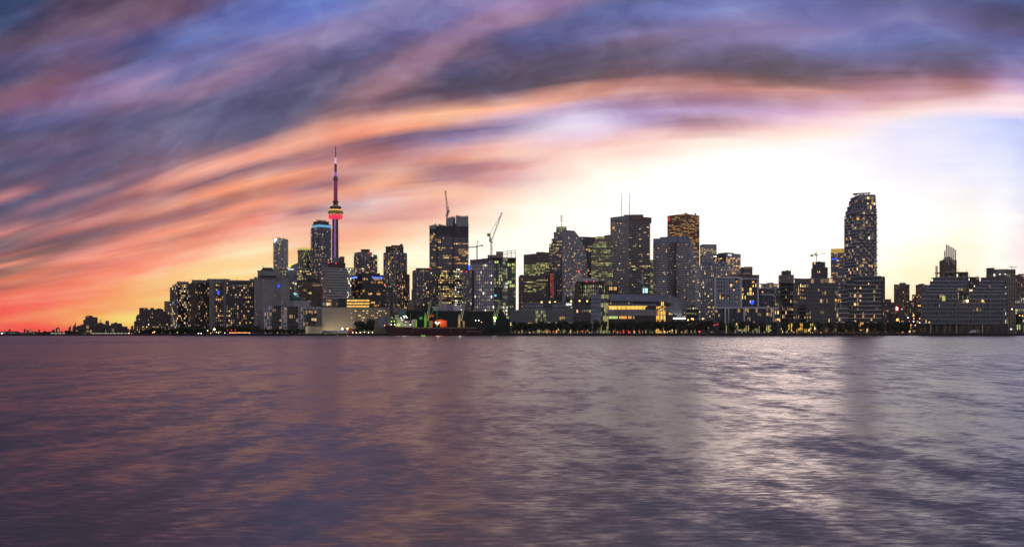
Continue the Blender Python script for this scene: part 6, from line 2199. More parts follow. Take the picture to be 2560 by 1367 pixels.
for i in range(40):
    x = 1521.8 + i * 2.92
    lift = 1.6 * sin(pi * i / 40)
    m_ = rg_.choice(('lit_goldband', 'lit_gold', 'lit_gold', 'lit_yellow', 'lit_amber'))
    mb.poly([(PX(x, Yg), Yg, PZ(773.6 - lift * .2, Yg)), (PX(x + 2.5, Yg), Yg, PZ(773.6 - lift * .2, Yg)), (PX(x + 2.5, Yg), Yg, PZ(764.8, Yg)), (PX(x, Yg), Yg, PZ(764.8, Yg))], m_)
mb.build('gallery_window', b.root, 'stuff', 'glowing amber strip of gallery windows')
mb = MB()
mb.box(PX(1521, Yg), PX(1640, Yg), Yg - .3, Yg, PZ(766.3, Yg), PZ(764.6, Yg), 'lit_gold')
mb.build('gallery_ceiling', b.root)
for i in range(12):
    mb = MB()
    x = 1522 + i * 10.6
    mb.box(PX(x, Yg), PX(x, Yg) + .3, Yg - .35, Yg, PZ(774, Yg), PZ(764, Yg), 'dark_panel')
    mb.build('mullion', b.root)
mb = MB()
mb.box(PX(1521, 1043), PX(1642, 1043), 1041.6, 1046, PZ(789, Yg), PZ(774, Yg), 'grey_panel')
mb.build('lower_cladding', b.root)
mb = MB()
mb.box(PX(1521, 1043), PX(1640, 1043), 1041.2, 1044, PZ(764.4, Yg), PZ(760.5, Yg), 'grey_panel')
mb.build('ledge', b.root)
mb = MB()
rg_ = random.Random(8)
for i in range(36):     # window rows above and below the gallery
    x = 1522 + i * 3.25
    m_ = rg_.choice(('glass', 'glass', 'lit_dim', 'glass_green')) if x < 1590 else rg_.choice(('lit_warm', 'lit_amber', 'lit_dim', 'glass'))
    mb.poly([(PX(x, 1045.8), 1045.8, PZ(760, Y)), (PX(x + 2.7, 1045.8), 1045.8, PZ(760, Y)), (PX(x + 2.7, 1045.8), 1045.8, PZ(755, Y)), (PX(x, 1045.8), 1045.8, PZ(755, Y))], m_)
    m_ = 'lit_green' if x < 1544 else rg_.choice(('glass', 'glass', 'lit_dim', 'lit_amber')) if x < 1614 else ('lit_white' if x < 1634 else 'lit_dim')
    mb.poly([(PX(x, 1044.9), 1044.9, PZ(796.5, Y)), (PX(x + 2.7, 1044.9), 1044.9, PZ(796.5, Y)), (PX(x + 2.7, 1044.9), 1044.9, PZ(790, Y)), (PX(x, 1044.9), 1044.9, PZ(790, Y))], m_)
mb.build('window', b.root, 'stuff')
# curtain wall hall with swooping stair
b.vol(1640, 1664, 754, q('curtain', fh=5, bw=2.2, lit=.8, pal='gold', slab='dark_panel', pier='dark_panel', sh=.5, pw=.4, glass='glass_black', part=False), D=20, Y=1047, wall='dark_panel', para=0)
b.vol(1664, 1683, 756, q('curtain', fh=5, bw=2.2, lit=.4, pal='gold', slab='brown_stone', pier='dark_panel', sh=1.5, pw=.4, glass='glass_black'), D=20, Y=1048, wall='dark_panel', para=0)
mb = MB()
prev = None
for i in range(12):
    f = i / 11
    x, y = 1634 + 24 * f, 775.5 - 9.5 * f ** 1.8
    p_ = (PX(x, 1044.5), 1044.5, PZ(y, 1044.5))
    if prev:
        mb.bar(prev, p_, .7, 'dark_brick', 4)
    prev = p_
mb.build('swooping_stair', b.root)
mb = MB()
mb.box(PX(1684.5, 1036), PX(1714, 1036), 1036, 1040, PZ(797.2, 1038), PZ(793.8, 1038), 'sign_white')
mb.build('lit_canopy', b.root, label='bright white lit canopy edge')
mb = MB()
mb.box(PX(1686, 1040), PX(1712, 1040), 1040, 1050, GZ, PZ(797.5, 1040), 'dark_panel')
mb.build('entrance_block', b.root)
for i in range(7):
    mb = MB()
    mb.bar((PX(1664 + i * 3.6, 1046), 1046, PZ(739, Y)), (PX(1664 + i * 3.6, 1046), 1046, PZ(735.5 + i * .9, Y)), .3, 'grey_panel')
    mb.build('roof_fin', b.root)
b.done()
b = tower('dark_low_block', 'low dark block with lit ceilings behind the orange street lamps', 1250, [
    (1716, 1745, 768, dict(st=q('band', fh=8, bw=3, lit=.4, pal='wht', slab='black_panel', sh=5, glass='glass_black'), wall='black_panel'))])
b.done()

# --- the ship and harbour cranes ---------------------------------------------
YS = 985.0
sh_ = thing('cargo_ship', 'long dark red cargo ship moored before the storage shed', 'ship', (PX(1080, YS), YS, 0))
mb = MB()
def sx(x):
    return PX(x, YS)
secs = [(958, 813, 2), (964, 814.5, 6), (972, 816, 9), (990, 817, 10.5), (1030, 817.5, 10.5), (1032, 821, 10.5), (1190, 821.5, 10.5), (1200, 819, 8), (1206, 818, 4)]
ring = []
for x, yt, hw in secs:
    bx = sx(x) + (6 if x < 962 else 2.5 if x < 966 else 0)
    zt = PZ(yt, YS)
    ring.append([(sx(x), YS + 11 - hw, zt), (bx, YS + 11 - hw * .85, -1), (bx, YS + 11 + hw * .85, -1), (sx(x), YS + 11 + hw, zt)])
for A, Bq in zip(ring, ring[1:]):
    for i in range(4):
        j = (i + 1) % 4
        mb.poly([A[i], A[j], Bq[j], Bq[i]], 'hull_red')
mb.poly(list(reversed(ring[0])), 'hull_red')
mb.poly(ring[-1], 'hull_red')
mb.build('hull', sh_)
mb = MB()
mb.box(sx(1032), sx(1188), YS + 4, YS + 18, PZ(821.6, YS), PZ(819.2, YS), 'rusty_steel')
for i in range(26):
    x = 1034 + i * 6
    mb.bar((sx(x), YS + .6, PZ(821.4, YS)), (sx(x), YS + .6, PZ(818.6, YS)), .12, 'cream_paint')
mb.bar((sx(1032), YS + .6, PZ(818.6, YS)), (sx(1190), YS + .6, PZ(818.6, YS)), .12, 'cream_paint')
mb.build('deck_rail', sh_)
mb = MB()
mb.box(sx(986), sx(1026), YS + 5, YS + 17, PZ(818, YS), PZ(810, YS), 'cream_paint')
mb.box(sx(990), sx(1006), YS + 6, YS + 16, PZ(810, YS), PZ(796, YS), 'cream_paint')
mb.box(sx(1000), sx(1022), YS + 6.5, YS + 15, PZ(810, YS), PZ(801, YS), 'grey_panel')
mb.box(sx(986), sx(993), YS + 4.8, YS + 14, PZ(797, YS), PZ(786.5, YS), 'cream_paint')
mb.build('superstructure', sh_)
mb = MB()
mb.box(sx(1027), sx(1039), YS + 5, YS + 15, PZ(817.6, YS), PZ(800, YS), 'cream_paint')
mb.box(sx(1029), sx(1038), YS + 5.5, YS + 14.5, PZ(800, YS), PZ(798, YS), 'cream_paint')
mb.build('deck_house', sh_, label='pale green rounded deck house')
mb = MB()
for x, yt in ((1005, 783), (1023, 782), (1012, 792)):
    mb.bar((sx(x), YS + 10, PZ(803, YS)), (sx(x), YS + 10, PZ(yt, YS)), .35, 'steel')
mb.build('ship_mast', sh_)
mb = MB()
rg_ = random.Random(3)
for (x, y, m_) in [(1002, 794, 'lamp_white'), (1008, 790, 'lamp_white'), (1011, 790.3, 'lamp_white'), (1014, 790, 'lamp_white'), (1016.5, 793.5, 'lamp_white'), (1010, 793.5, 'lamp_white'),
                   (1003, 799, 'lit_white'), (1006, 799.5, 'lit_white'), (1014, 804.5, 'lamp_orange'), (977.5, 803, 'lamp_green'), (985, 803, 'lamp_green'), (977, 811, 'lamp_white'), (985.5, 811, 'lamp_yellow'),
                   (972, 811, 'lit_green'), (1005, 811, 'lit_green'), (1025, 811, 'lamp_white'), (960.5, 813, 'lamp_orange'), (998, 811, 'lit_white'), (1012, 811.5, 'lit_white'), (1017, 811.5, 'lit_ydim'), (979, 794, 'lit_white')]:
    lamp_ball(mb, (sx(x), YS + 3.5, PZ(y, YS)), .45, m_)
mb.build('deck_light', sh_, 'stuff')
mb = MB()
lamp_ball(mb, (sx(994), YS + 3.5, PZ(812, YS)), 1.5, 'lit_green')
mb.build('green_floodlight', sh_)
mb = MB()      # unloading boom across the bow
lattice(mb, (sx(963), YS + 8, PZ(809, YS)), (sx(984), YS + 8, PZ(784, YS)), .8, 'grey_panel', 9)
lattice(mb, (sx(967), YS + 8, PZ(810, YS)), (sx(985), YS + 8, PZ(797, YS)), .5, 'cream_paint', 7)
mb.hexa([(sx(979), YS + 6, PZ(791, YS)), (sx(986), YS + 6, PZ(793, YS)), (sx(986), YS + 10, PZ(793, YS)), (sx(979), YS + 10, PZ(791, YS)),
         (sx(986), YS + 6, PZ(778, YS)), (sx(992), YS + 6, PZ(783, YS)), (sx(992), YS + 10, PZ(783, YS)), (sx(986), YS + 10, PZ(778, YS))], 'dark_panel')
mb.build('unloading_boom', sh_)
mb = MB()
for x0, n_, st_ in ((1150, 4, 1.5), (1166, 9, 1.65), (1183, 12, 1.65)):
    rgg = random.Random(int(x0))
    for i in range(n_):
        x = x0 + i * st_
        hgt = rgg.choice((1.6, 2.0))
        mb.box(sx(x), sx(x + 1.05), YS + .05, YS + .4, PZ(829.4, YS), PZ(829.4 - hgt, YS), 'pale_concrete')
mb.build('hull_lettering', sh_, 'stuff', 'faint pale lettering along the hull')
mb = MB()
for x in (1031, 1126):
    mb.bar((sx(x), YS + .2, PZ(830, YS)), (sx(x), YS + .2, PZ(824, YS)), .18, 'pale_concrete')
mb.build('draught_mark', sh_, 'stuff')
mb = MB()
mb.box(sx(1071), sx(1078), YS + 8, YS + 14, PZ(819, YS), PZ(801.5, YS), 'tan_paint')
mb.build('deck_cabin', sh_)
mb = MB()
mb.box(sx(1156), sx(1161), YS + 8, YS + 14, PZ(820, YS), PZ(802, YS), 'tan_paint')
mb.build('deck_cabin', sh_)

def deck_crane(label, x, ybase, ycol, tip, col, name='deck_crane', m='green_paint', second=True, Yc=1000.0):
    """slewing crane: column, housing and a twin-chord boom"""
    r = thing(name, label, 'crane', (PX(x, Yc), Yc, PZ(ybase, Yc)))
    p = lambda a, c: (PX(a, Yc), Yc, PZ(c, Yc))
    mb = MB()
    c0 = p(x, ybase)
    mb.lathe([(c0[2], 1.5), (PZ(ycol, Yc), 1.3), (PZ(ycol - 1, Yc), 1.7), (PZ(ycol - 3, Yc), 1.7)], col, 12, (c0[0], Yc))
    mb.build('column', r)
    mb = MB()
    q0 = p(x, ycol - 3)
    mb.hexa([(q0[0] - 1.3, Yc - 1.2, q0[2]), (q0[0] + 1.3, Yc - 1.2, q0[2]), (q0[0] + 1.3, Yc + 1.2, q0[2]), (q0[0] - 1.3, Yc + 1.2, q0[2]),
             (q0[0] - .5, Yc - .8, q0[2] + 7), (q0[0] + .3, Yc - .8, q0[2] + 7), (q0[0] + .3, Yc + .8, q0[2] + 7), (q0[0] - .5, Yc + .8, q0[2] + 7)], col)
    mb.build('housing', r)
    mb = MB()
    mb.bar(p(x + 1, ycol - 1), p(*tip), .38, m)
    mb.bar(p(x + 6, ycol - 1), p(tip[0] + 2, tip[1] + 1), .38, m)
    for i in range(6):
        f = i / 6
        mb.bar(p(x + 1 + (tip[0] - x - 1) * f, ycol - 1 + (tip[1] - ycol + 1) * f), p(x + 6 + (tip[0] - x - 4) * (f + .1), ycol - 1 + (tip[1] - ycol + 2) * (f + .1)), .15, m, 3)
    mb.build('boom', r)
    return r
r = deck_crane('bright green lit deck crane, its boom raised above the ship', 1063.5, 818, 801, (1076, 749), 'green_paint', m='cream_paint')
mb = MB()
lamp_ball(mb, (PX(1052, 1002), 1002, PZ(795, 1002)), 2.0, 'green_paint')
mb.build('grab_bucket', r)
pt_light((PX(1058, 992), 990, PZ(806, 1000)), 1800, (.45, 1, .15))
pt_light((PX(994, 980), 978, PZ(808, 980)), 700, (.6, 1, .25))
pt_light((PX(1012, 980), 977, PZ(795, 980)), 1100, (1, .97, .9))
r = deck_crane('tan column crane with its boom raised at the middle of the ship', 1148, 818, 803, (1162, 750), 'tan_paint', m='cream_paint')
pt_light((PX(1150, 994), 992, PZ(804, 1000)), 1800, (1, .95, .6))
r = deck_crane('crane with a starry yellow green floodlight at its base, right of the ship', 1236, 812, 795, (1250, 750), 'grey_panel', m='cream_paint', Yc=1030)
mb = MB()
lamp_ball(mb, (PX(1237, 1026), 1026, PZ(795, 1026)), 1.7, 'lamp_green')
for i in range(14):
    pass
mb.build('floodlight', r)
mb = MB()
lamp_ball(mb, (PX(1237, 1026), 1026, PZ(802, 1026)), .7, 'lamp_white')
mb.build('floodlight', r)
pt_light((PX(1237, 1020), 1019, PZ(796, 1026)), 1200, (.7, 1, .2))
# orange hopper and machinery on the quay
r = thing('orange_hopper', 'bright orange hopper box lit on the quay behind the ship', 'hopper', (PX(1107, 1008), 1008, GZ))
mb = MB()
Y = 1006
mb.box(PX(1100, Y), PX(1116.5, Y), Y, Y + 8, PZ(817, Y), PZ(801, Y), 'orange_paint')
mb.hexa([(PX(1100, Y), Y, PZ(801, Y)), (PX(1110, Y), Y, PZ(801, Y)), (PX(1110, Y), Y + 8, PZ(801, Y)), (PX(1100, Y), Y + 8, PZ(801, Y)),
         (PX(1101, Y), Y + 2, PZ(797.5, Y)), (PX(1106, Y), Y + 2, PZ(797.5, Y)), (PX(1106, Y), Y + 6, PZ(797.5, Y)), (PX(1101, Y), Y + 6, PZ(797.5, Y))], 'orange_paint')
mb.build('hopper_body', r)
mb = MB()
for x in (1101, 1107, 1115):
    mb.box(PX(x, Y), PX(x, Y) + .6, Y + 1, Y + 2, GZ, PZ(817, Y), 'dark_panel')
mb.build('leg', r)
mb = MB()
mb.bar((PX(1086, Y), Y + 2, PZ(803, Y)), (PX(1101, Y), Y + 2, PZ(799, Y)), .7, 'orange_paint')
mb.bar((PX(1085, Y), Y + 2, PZ(805, Y)), (PX(1095, Y), Y + 2, PZ(812, Y)), .5, 'cream_paint')
mb.hexa([(PX(1091, Y), Y, PZ(814, Y)), (PX(1094, Y), Y, PZ(814, Y)), (PX(1094, Y), Y + 3, PZ(814, Y)), (PX(1091, Y), Y + 3, PZ(814, Y)),
         (PX(1088, Y), Y, PZ(806, Y)), (PX(1099, Y), Y, PZ(806, Y)), (PX(1099, Y), Y + 3, PZ(806, Y)), (PX(1088, Y), Y + 3, PZ(806, Y))], 'cream_paint')
mb.build('chute', r)
mb = MB()
for x in (1090, 1097.5):
    lamp_ball(mb, (PX(x, Y - 1), Y - 1, PZ(806, Y)), .8, 'lamp_white')
mb.build('work_light', r)
pt_light((PX(1096, 1000), 998, PZ(803, 1000)), 2800, (1, .5, .2))
r = thing('grab_crane', 'small orange grab crane left of the hopper', 'crane', (PX(1075, 1007), 1007, GZ))
mb = MB()
Y = 1007
for (xa, ya, xb, yb_) in ((1070, 799, 1073, 791), (1073, 791, 1082, 787), (1082, 787, 1083, 792), (1070, 799, 1069, 803)):
    mb.bar((PX(xa, Y), Y, PZ(ya, Y)), (PX(xb, Y), Y, PZ(yb_, Y)), 1.0, 'orange_paint', 6)
mb.build('jib', r)
mb = MB()
mb.box(PX(1067, Y), PX(1072, Y), Y - 1, Y + 2, GZ, PZ(803, Y), 'dark_panel')
mb.build('base', r)

# quay things left of the ship
r = thing('quay_shed', 'low red brick shed under the lamps before the pale warehouse', 'shed', (PX(872, 1025), 1025, GZ))
mb = MB()
mb.box(PX(857, 1025), PX(890, 1025), 1025, 1032, GZ, PZ(824, 1025), 'rusty_steel')
mb.build('wall', r)
mb = MB()
mb.hexa([(PX(856, 1024), 1024, PZ(824, 1025)), (PX(891, 1024), 1024, PZ(824, 1025)), (PX(891, 1024), 1033, PZ(824, 1025)), (PX(856, 1024), 1033, PZ(824, 1025)),
         (PX(860, 1024), 1027, PZ(822, 1025)), (PX(886, 1024), 1027, PZ(822, 1025)), (PX(886, 1024), 1030, PZ(822, 1025)), (PX(860, 1024), 1030, PZ(822, 1025))], 'dark_brick')
mb.build('roof', r)
CONT = [('long pale pink container lying on the quay before the warehouse', 845, 871, 828.5, 'white_panel'), ('grey trailer on the quay nearest the slatted pavilion', 805, 826, 829, 'grey_panel'),
        ('second grey trailer on the quay, right of the one by the pavilion', 828, 843, 829.5, 'pale_concrete'), ('small yellow container at the right end of the long pale one', 872, 877, 830, 'leaf_yellow')]
for lab, xa, xb, yt, m_ in CONT:
    r = thing('shipping_container', lab, 'container', (PX((xa + xb) / 2, 1012), 1012, GZ))
    mb = MB()
    mb.box(PX(xa, 1010), PX(xb, 1010), 1010, 1013, GZ + .4, PZ(yt, 1010) + 1.2, m_)
    n_ = int((xb - xa) / 1.2)
    for i in range(n_):
        x = PX(xa, 1010) + .3 + i * .52
        mb.box(x, x + .2, 1009.9, 1010.02, GZ + .5, PZ(yt, 1010) + 1.1, m_)
    mb.build('body', r)
    mb = MB()
    for f in (.1, .85):
        mb.lathe([(GZ, .25), (GZ + .45, .25)], 'rubber', 8, (PX(xa + (xb - xa) * f, 1010), 1011))
    mb.build('foot', r)

# --- street lamps ---------------------------------------------------------------
def lamp(label, px, py, Y, m, group=None, r=.55, name='street_lamp', foot=GZ):
    t = thing(name, label, 'lamp', (PX(px, Y), Y, foot), group)
    top = PZ(py, Y)
    mb = MB()
    mb.lathe([(foot, .22), (foot + 1, .14), (top - .3, .09)], 'steel', 6, (PX(px, Y), Y))
    mb.build('pole', t)
    mb = MB()
    lamp_ball(mb, (PX(px, Y), Y, top), r, m)
    mb.build('lamp_head', t)
    return t
ORD = ['first', 'second', 'third', 'fourth', 'fifth', 'sixth', 'seventh', 'eighth', 'ninth', 'tenth', 'eleventh', 'twelfth', 'thirteenth', 'fourteenth',
       'fifteenth', 'sixteenth', 'seventeenth', 'eighteenth', 'nineteenth', 'twentieth']
def ordn(i):
    return ORD[i] if i < 20 else '%dth' % (i + 1) if (i + 1) % 10 not in (1, 2, 3) else '%d%s' % (i + 1, {1: 'st', 2: 'nd', 3: 'rd'}[(i + 1) % 10])
lamp('brightest white shore lamp below the blue glass tower, left of its twin', 496, 834.5, 1003, 'lamp_white', r=.95)
lamp('bright white shore lamp just right of its brightest twin', 503, 834.5, 1003, 'lamp_white', r=.95)
lamp('tall starry pale lamp standing before the beige ribbed slab', 536, 823, 1030, 'lamp_yellow', r=1.1)
for i, (x, y) in enumerate(((382, 831), (386, 829.5), (427, 835), (512, 834.5), (519, 826), (521, 835))):
    lamp('warm shore lamp, %s from the photo edge below the terraced apartments and slabs' % ordn(i), x, y, 1006, 'lamp_yellow' if i else 'lamp_orange', 'warm lamps on the western shore', .5)
for i in range(17):
    x = 574 + i * 3.1
    lamp('small orange lamp, %s of the close row before the harbour hotel' % ordn(i), x, 831.6 - (i % 3) * .2, 1016, 'lamp_orange', 'close row of small orange lamps', .38)
for i, (x, y) in enumerate(((527, 833), (531, 829), (535, 834), (541, 830), (546, 832), (552, 829), (557, 834), (562, 832), (568, 835), (575, 836.3), (586, 836), (601, 836), (615, 835), (625, 833), (634, 835), (646, 836), (660, 835.5))):
    lamp('tiny shore light, %s of the scattered row from the tall starry lamp rightward' % ordn(i), x, y, 1004, ('lamp_yellow', 'lit_white', 'lit_green', 'lamp_white')[i % 4], 'scattered tiny lights by the ferry dock', .33)
for i, x in enumerate((568.5, 578.5, 588)):
    lamp('small red signal light, %s of three above the orange lamp row' % ordn(i), x, 824.5, 1040, 'lamp_red', 'red signal lights', .45, name='signal_light')
lamp('white lamp on the quay before the pale warehouse', 856, 822, 1020, 'lamp_white', r=.9)
lamp('orange glowing lamp over the brick quay shed', 868.5, 821.5, 1020, 'lamp_orange', r=1.2)
for i, (x, y) in enumerate(((882, 831), (890.5, 831), (900.5, 831), (911, 830), (921.5, 831), (931, 830.5))):
    lamp('low quay lamp, %s of six under the two dark round trees' % ordn(i), x, y, 1006, 'lamp_yellow' if i % 2 else 'lamp_white', 'low quay lamps under the round trees', .42)
for i, (x, y) in enumerate(((1720, 799.5), (1729.5, 796.5), (1733, 797.5), (1757, 796.5))):
    lamp('orange sodium lamp, %s of four behind the trees right of the lit canopy' % ordn(i), x, y, 1120, 'lamp_orange', 'orange sodium lamps by the lit canopy', .95)
lamp('starry orange lamp above the trees right of the balcony condominium', 2243.5, 799.5, 1090, 'lamp_orange', r=1.5)
lamp('red glowing lamp on the promenade before the framed condominium', 1748.5, 828.5, 1008, 'lamp_red', r=.9)
for i, (x, y) in enumerate(((2284, 803), (2284.5, 796), (2299, 796), (2299, 806.5), (2288, 813), (2296, 764), (2270, 794), (2300, 764), (2270, 820))):
    lamp('street light, %s in the gap left of the terraced condominium' % ordn(i), x, y, 1080 + i, 'lamp_orange' if i % 3 else 'lamp_white', 'street lights in the gap', .55)
for i, (x, y) in enumerate(((2549, 788.5), (2556.5, 789.5), (2528, 822.5), (2530, 772.5))):
    lamp('orange or white light, %s at the right edge shed' % ordn(i), x, y, 1036, 'lamp_orange' if i < 2 else 'lamp_white', 'lights by the right edge shed', .6)
for i, x in enumerate((2326.5, 2391.3, 2456)):
    t = thing('light_column', 'slim tan light column, %s of three before the terraced condominium' % ordn(i), 'light column', (PX(x, 1012), 1012, GZ), 'tan light columns')
    mb = MB()
    mb.box(PX(x, 1012) - .35, PX(x, 1012) + .35, 1011.7, 1012.3, GZ, PZ(811, 1012), 'tan_paint')
    mb.build('column', t)
    mb = MB()
    mb.box(PX(x, 1012) - .3, PX(x, 1012) + .3, 1011.6, 1011.7, GZ + 1, PZ(812, 1012), 'lit_faint')
    mb.build('light_strip', t)
pt_light((PX(868.5, 1018), 1016, PZ(820, 1018)), 2500, (1, .35, .1))
for i in range(9):
    x = 1960 + i * 30
    pt_light((PX(x, 1024), 1024, 6.5), 1100, (1, .62, .18))
for i in range(8):
    x = 1370 + i * 42
    pt_light((PX(x, 1020), 1022, 5.0), 500, (1, .6, .2))

# --- people-scale waterfront clutter: glowing stand-in boxes, railings, cars -------------
def glowbox(px, w_, m_, yt, i):  # added glowing box standing in for a scattered ground light
    Y = 1026 + (i % 3) * 2
    t = thing('glowbox', GLOWBOX_LAB % ordn(i), 'glowbox', (PX(px, Y), Y, GZ), 'lit stand-in boxes under the promenade trees')
    mb = MB()
    mb.box(PX(px, Y) - w_, PX(px, Y) + w_, Y, Y + 2.5, GZ, PZ(yt, Y), 'dark_panel')
    mb.box(PX(px, Y) - w_ - .3, PX(px, Y) + w_ + .3, Y - .8, Y + 2.8, PZ(yt, Y) + .01, PZ(yt, Y) + .3, 'dark_roof')
    mb.build('wall', t)
    mb = MB()
    mb.box(PX(px, Y) - w_ * .8, PX(px, Y) + w_ * .8, Y - .08, Y, GZ + .5, PZ(yt, Y) - .5, m_)
    mb.build('lit_window', t)
GLOWBOX_LAB = 'small lit kiosk, %s from the ship end, under the promenade trees'
rg_ = random.Random(11)
for i in range(52):
    glowbox(1288 + i * 8.8 + rg_.uniform(-3, 3), rg_.uniform(.35, 1.2), rg_.choice(('lit_gdim', 'lit_dim', 'lit_soft', 'lit_amber', 'lit_red', 'lit_ydim', 'lit_faint')), rg_.uniform(822.5, 828), i)

# promenade railing with posts
t = thing('promenade_railing', 'thin metal railing with posts along the seawall top', 'railing', (PX(1500, 1001.5), 1001.5, GZ))
mb = MB()
for i in range(260):
    x = PX(1240, 1001.5) + i * 2.4
    if x > 590:
        break
    mb.box(x, x + .08, 1001.5, 1001.58, GZ, GZ + 1.1, 'steel')
mb.build('post', t, 'stuff')
mb = MB()
mb.box(PX(1240, 1001.5), 590, 1001.48, 1001.56, GZ + 1.1, GZ + 1.18, 'steel')
mb.build('rail', t)

# cars
def make_car(label, paint):
    t = thing('parked_car', label, 'car', (0, 0, 0), 'cars parked along the promenade road')
    mb = MB()
    L_, H1, H2, W_ = 4.4, .85, 1.5, 1.8
    prof = [(-2.2, .35), (2.2, .35), (2.2, .75), (1.2, .92), (.6, 1.45), (-.9, 1.5), (-1.6, .98), (-2.15, .9)]
    f = [(x, -.9, z) for x, z in prof]
    k = [(x, .9, z) for x, z in prof]
    mb.poly(f, paint)
    mb.poly(list(reversed(k)), paint)
    for i in range(len(f)):
        j = (i + 1) % len(f)
        mb.poly([f[j], f[i], k[i], k[j]], paint)
    mb.build('body', t)
    mb = MB()
    mb.poly([(-1.4, -.92, .95), (1.0, -.92, .95), (.5, -.92, 1.38), (-.85, -.92, 1.42)], 'glass_black')
    mb.build('side_window', t)
    for x in (-1.35, 1.35):
        for y in (-.85, .85):
            mb = MB()
            mb.bar((x, y - .12, .34), (x, y + .12, .34), .34, 'rubber', 10)
            mb.build('wheel', t)
    for x, m_ in ((-2.22, 'lit_redbright'), (2.2, 'lit_white')):
        for y in (-.65, .65):
            mb = MB()
            mb.box(x, x + .03, y - .12, y + .12, .62, .76, m_)
            mb.build('tail_light' if x < 0 else 'headlight', t)
    return t
protos = [make_car('dark car parked on the promenade road', 'car_dark'), make_car('silver car parked on the promenade road', 'car_silver'), make_car('red car parked on the promenade road', 'car_red')]
cars = [(1735, 1), (1742, 0), (1770, 0), (1862, 0), (1872, 0), (1921, 0), (1930, 0), (1940, 0), (1962, 0), (1972, 1), (2002, 0), (2016, 0), (2056, 0), (2066, 0),
        (2102, 1), (2140, 0), (2170, 0), (2198, 0), (2245, 2), (2268, 0), (2276, 1)]
used = set()
for i, (x, kk) in enumerate(cars):
    col_ = ('dark', 'silver', 'red')[kk]
    lab = '%s car parked below the condominium trees, %s car from the lit canopy' % (col_, ordn(i))
    loc = (PX(x, 1016), 1016, GZ)
    if kk not in used:
        protos[kk].location = loc
        protos[kk]['label'] = lab
        used.add(kk)
    else:
        copy_tree(protos[kk], loc, lab)
# white truck and red lift at the terraced condominium
t = thing('concrete_truck', 'white construction truck before the terraced condominium', 'truck', (PX(2435, 1010), 1010, GZ))
mb = MB()
x0 = PX(2435, 1010)
mb.box(x0 - 3.2, x0 + 5, 1009, 1011.4, GZ + .9, GZ + 1.4, 'dark_panel')
mb.build('chassis', t)
mb = MB()
mb.hexa([(x0 - 5.2, 1009, GZ + .8), (x0 - 3.2, 1009, GZ + .8), (x0 - 3.2, 1011.4, GZ + .8), (x0 - 5.2, 1011.4, GZ + .8),
         (x0 - 4.7, 1009.1, GZ + 2.8), (x0 - 3.2, 1009.1, GZ + 2.8), (x0 - 3.2, 1011.3, GZ + 2.8), (x0 - 4.7, 1011.3, GZ + 2.8)], 'white_paint')
mb.build('cab', t)
mb = MB()
mb.box(x0 - 3, x0 + 4.8, 1009.05, 1011.35, GZ + 1.45, GZ + 3.9, 'white_paint')
mb.build('cargo_box', t)
for x in (x0 - 4.2, x0 + 2.0, x0 + 3.6):
    mb = MB()
    mb.bar((x, 1008.9, GZ + .5), (x, 1011.5, GZ + .5), .5, 'rubber', 10)
    mb.build('wheel', t)
t = thing('boom_lift', 'small red boom lift with a folded arm before the terraced condominium', 'lift', (PX(2360, 1012), 1012, GZ))
x0 = PX(2360, 1012)
mb = MB()
mb.box(x0 - 1.8, x0 + 1.8, 1011, 1013, GZ + .6, GZ + 1.8, 'car_red')
mb.build('body', t)
for x in (x0 - 1.2, x0 + 1.2):
    mb = MB()
    mb.bar((x, 1010.9, GZ + .4), (x, 1013.1, GZ + .4), .4, 'rubber', 10)
    mb.build('wheel', t)
mb = MB()
mb.bar((x0 + .5, 1012, GZ + 1.8), (x0 + 2.5, 1012, GZ + 8), .3, 'pale_concrete')
mb.bar((x0 + 1.2, 1012, GZ + 10), (x0 + 9, 1012, GZ + 5), .22, 'steel')
mb.build('arm', t)

# --- low shore buildings and lights at the far left ------------------------------
def lowshed(label, xa, xb, yt, Y, m_, lit, name='shore_building'):
    t = thing(name, label, 'building', (PX((xa + xb) / 2, Y), Y, GZ))
    mb = MB()
    mb.box(PX(xa, Y), PX(xb, Y), Y, Y + 10, GZ, PZ(yt, Y), m_)
    mb.build('wall', t)
    mb = MB()
    mb.hexa([(PX(xa, Y) - .5, Y - .5, PZ(yt, Y) + .01), (PX(xb, Y) + .5, Y - .5, PZ(yt, Y) + .01), (PX(xb, Y) + .5, Y + 10.5, PZ(yt, Y) + .01), (PX(xa, Y) - .5, Y + 10.5, PZ(yt, Y) + .01),
             (PX(xa, Y), Y + 3, PZ(yt, Y) + 1), (PX(xb, Y), Y + 3, PZ(yt, Y) + 1), (PX(xb, Y), Y + 7, PZ(yt, Y) + 1), (PX(xa, Y), Y + 7, PZ(yt, Y) + 1)], 'dark_roof')
    mb.build('roof', t)
    mb = MB()
    n_ = max(2, int((xb - xa) / 2.2))
    for i in range(n_):
        x = PX(xa, Y) + (i + .2) * (PX(xb, Y) - PX(xa, Y)) / n_
        if (i * 7 + int(xa)) % 4:
            mb.poly([(x, Y - .05, GZ + .5), (x + .7, Y - .05, GZ + .5), (x + .7, Y - .05, PZ(yt, Y) - .5), (x, Y - .05, PZ(yt, Y) - .5)], lit)
    mb.build('window', t, 'stuff')
lowshed('low lit boathouse at the left edge of the far shore', 0, 14, 830, 1010, 'grey_panel', 'lit_ydim')
lowshed('second low boathouse near the left edge, lit green white', 20, 37, 830, 1012, 'grey_panel', 'lit_gdim')
lowshed('low dark boathouse among shore trees right of the two lit ones', 48, 72, 833, 1012, 'dark_panel', 'lit_dim')
lowshed('small shed glowing orange at the far left waterline', 82, 89, 834.5, 1005, 'rusty_steel', 'lit_amber')
lowshed('long bright white ferry terminal at the far left waterline', 127, 162, 834, 1005, 'white_panel', 'lit_white')
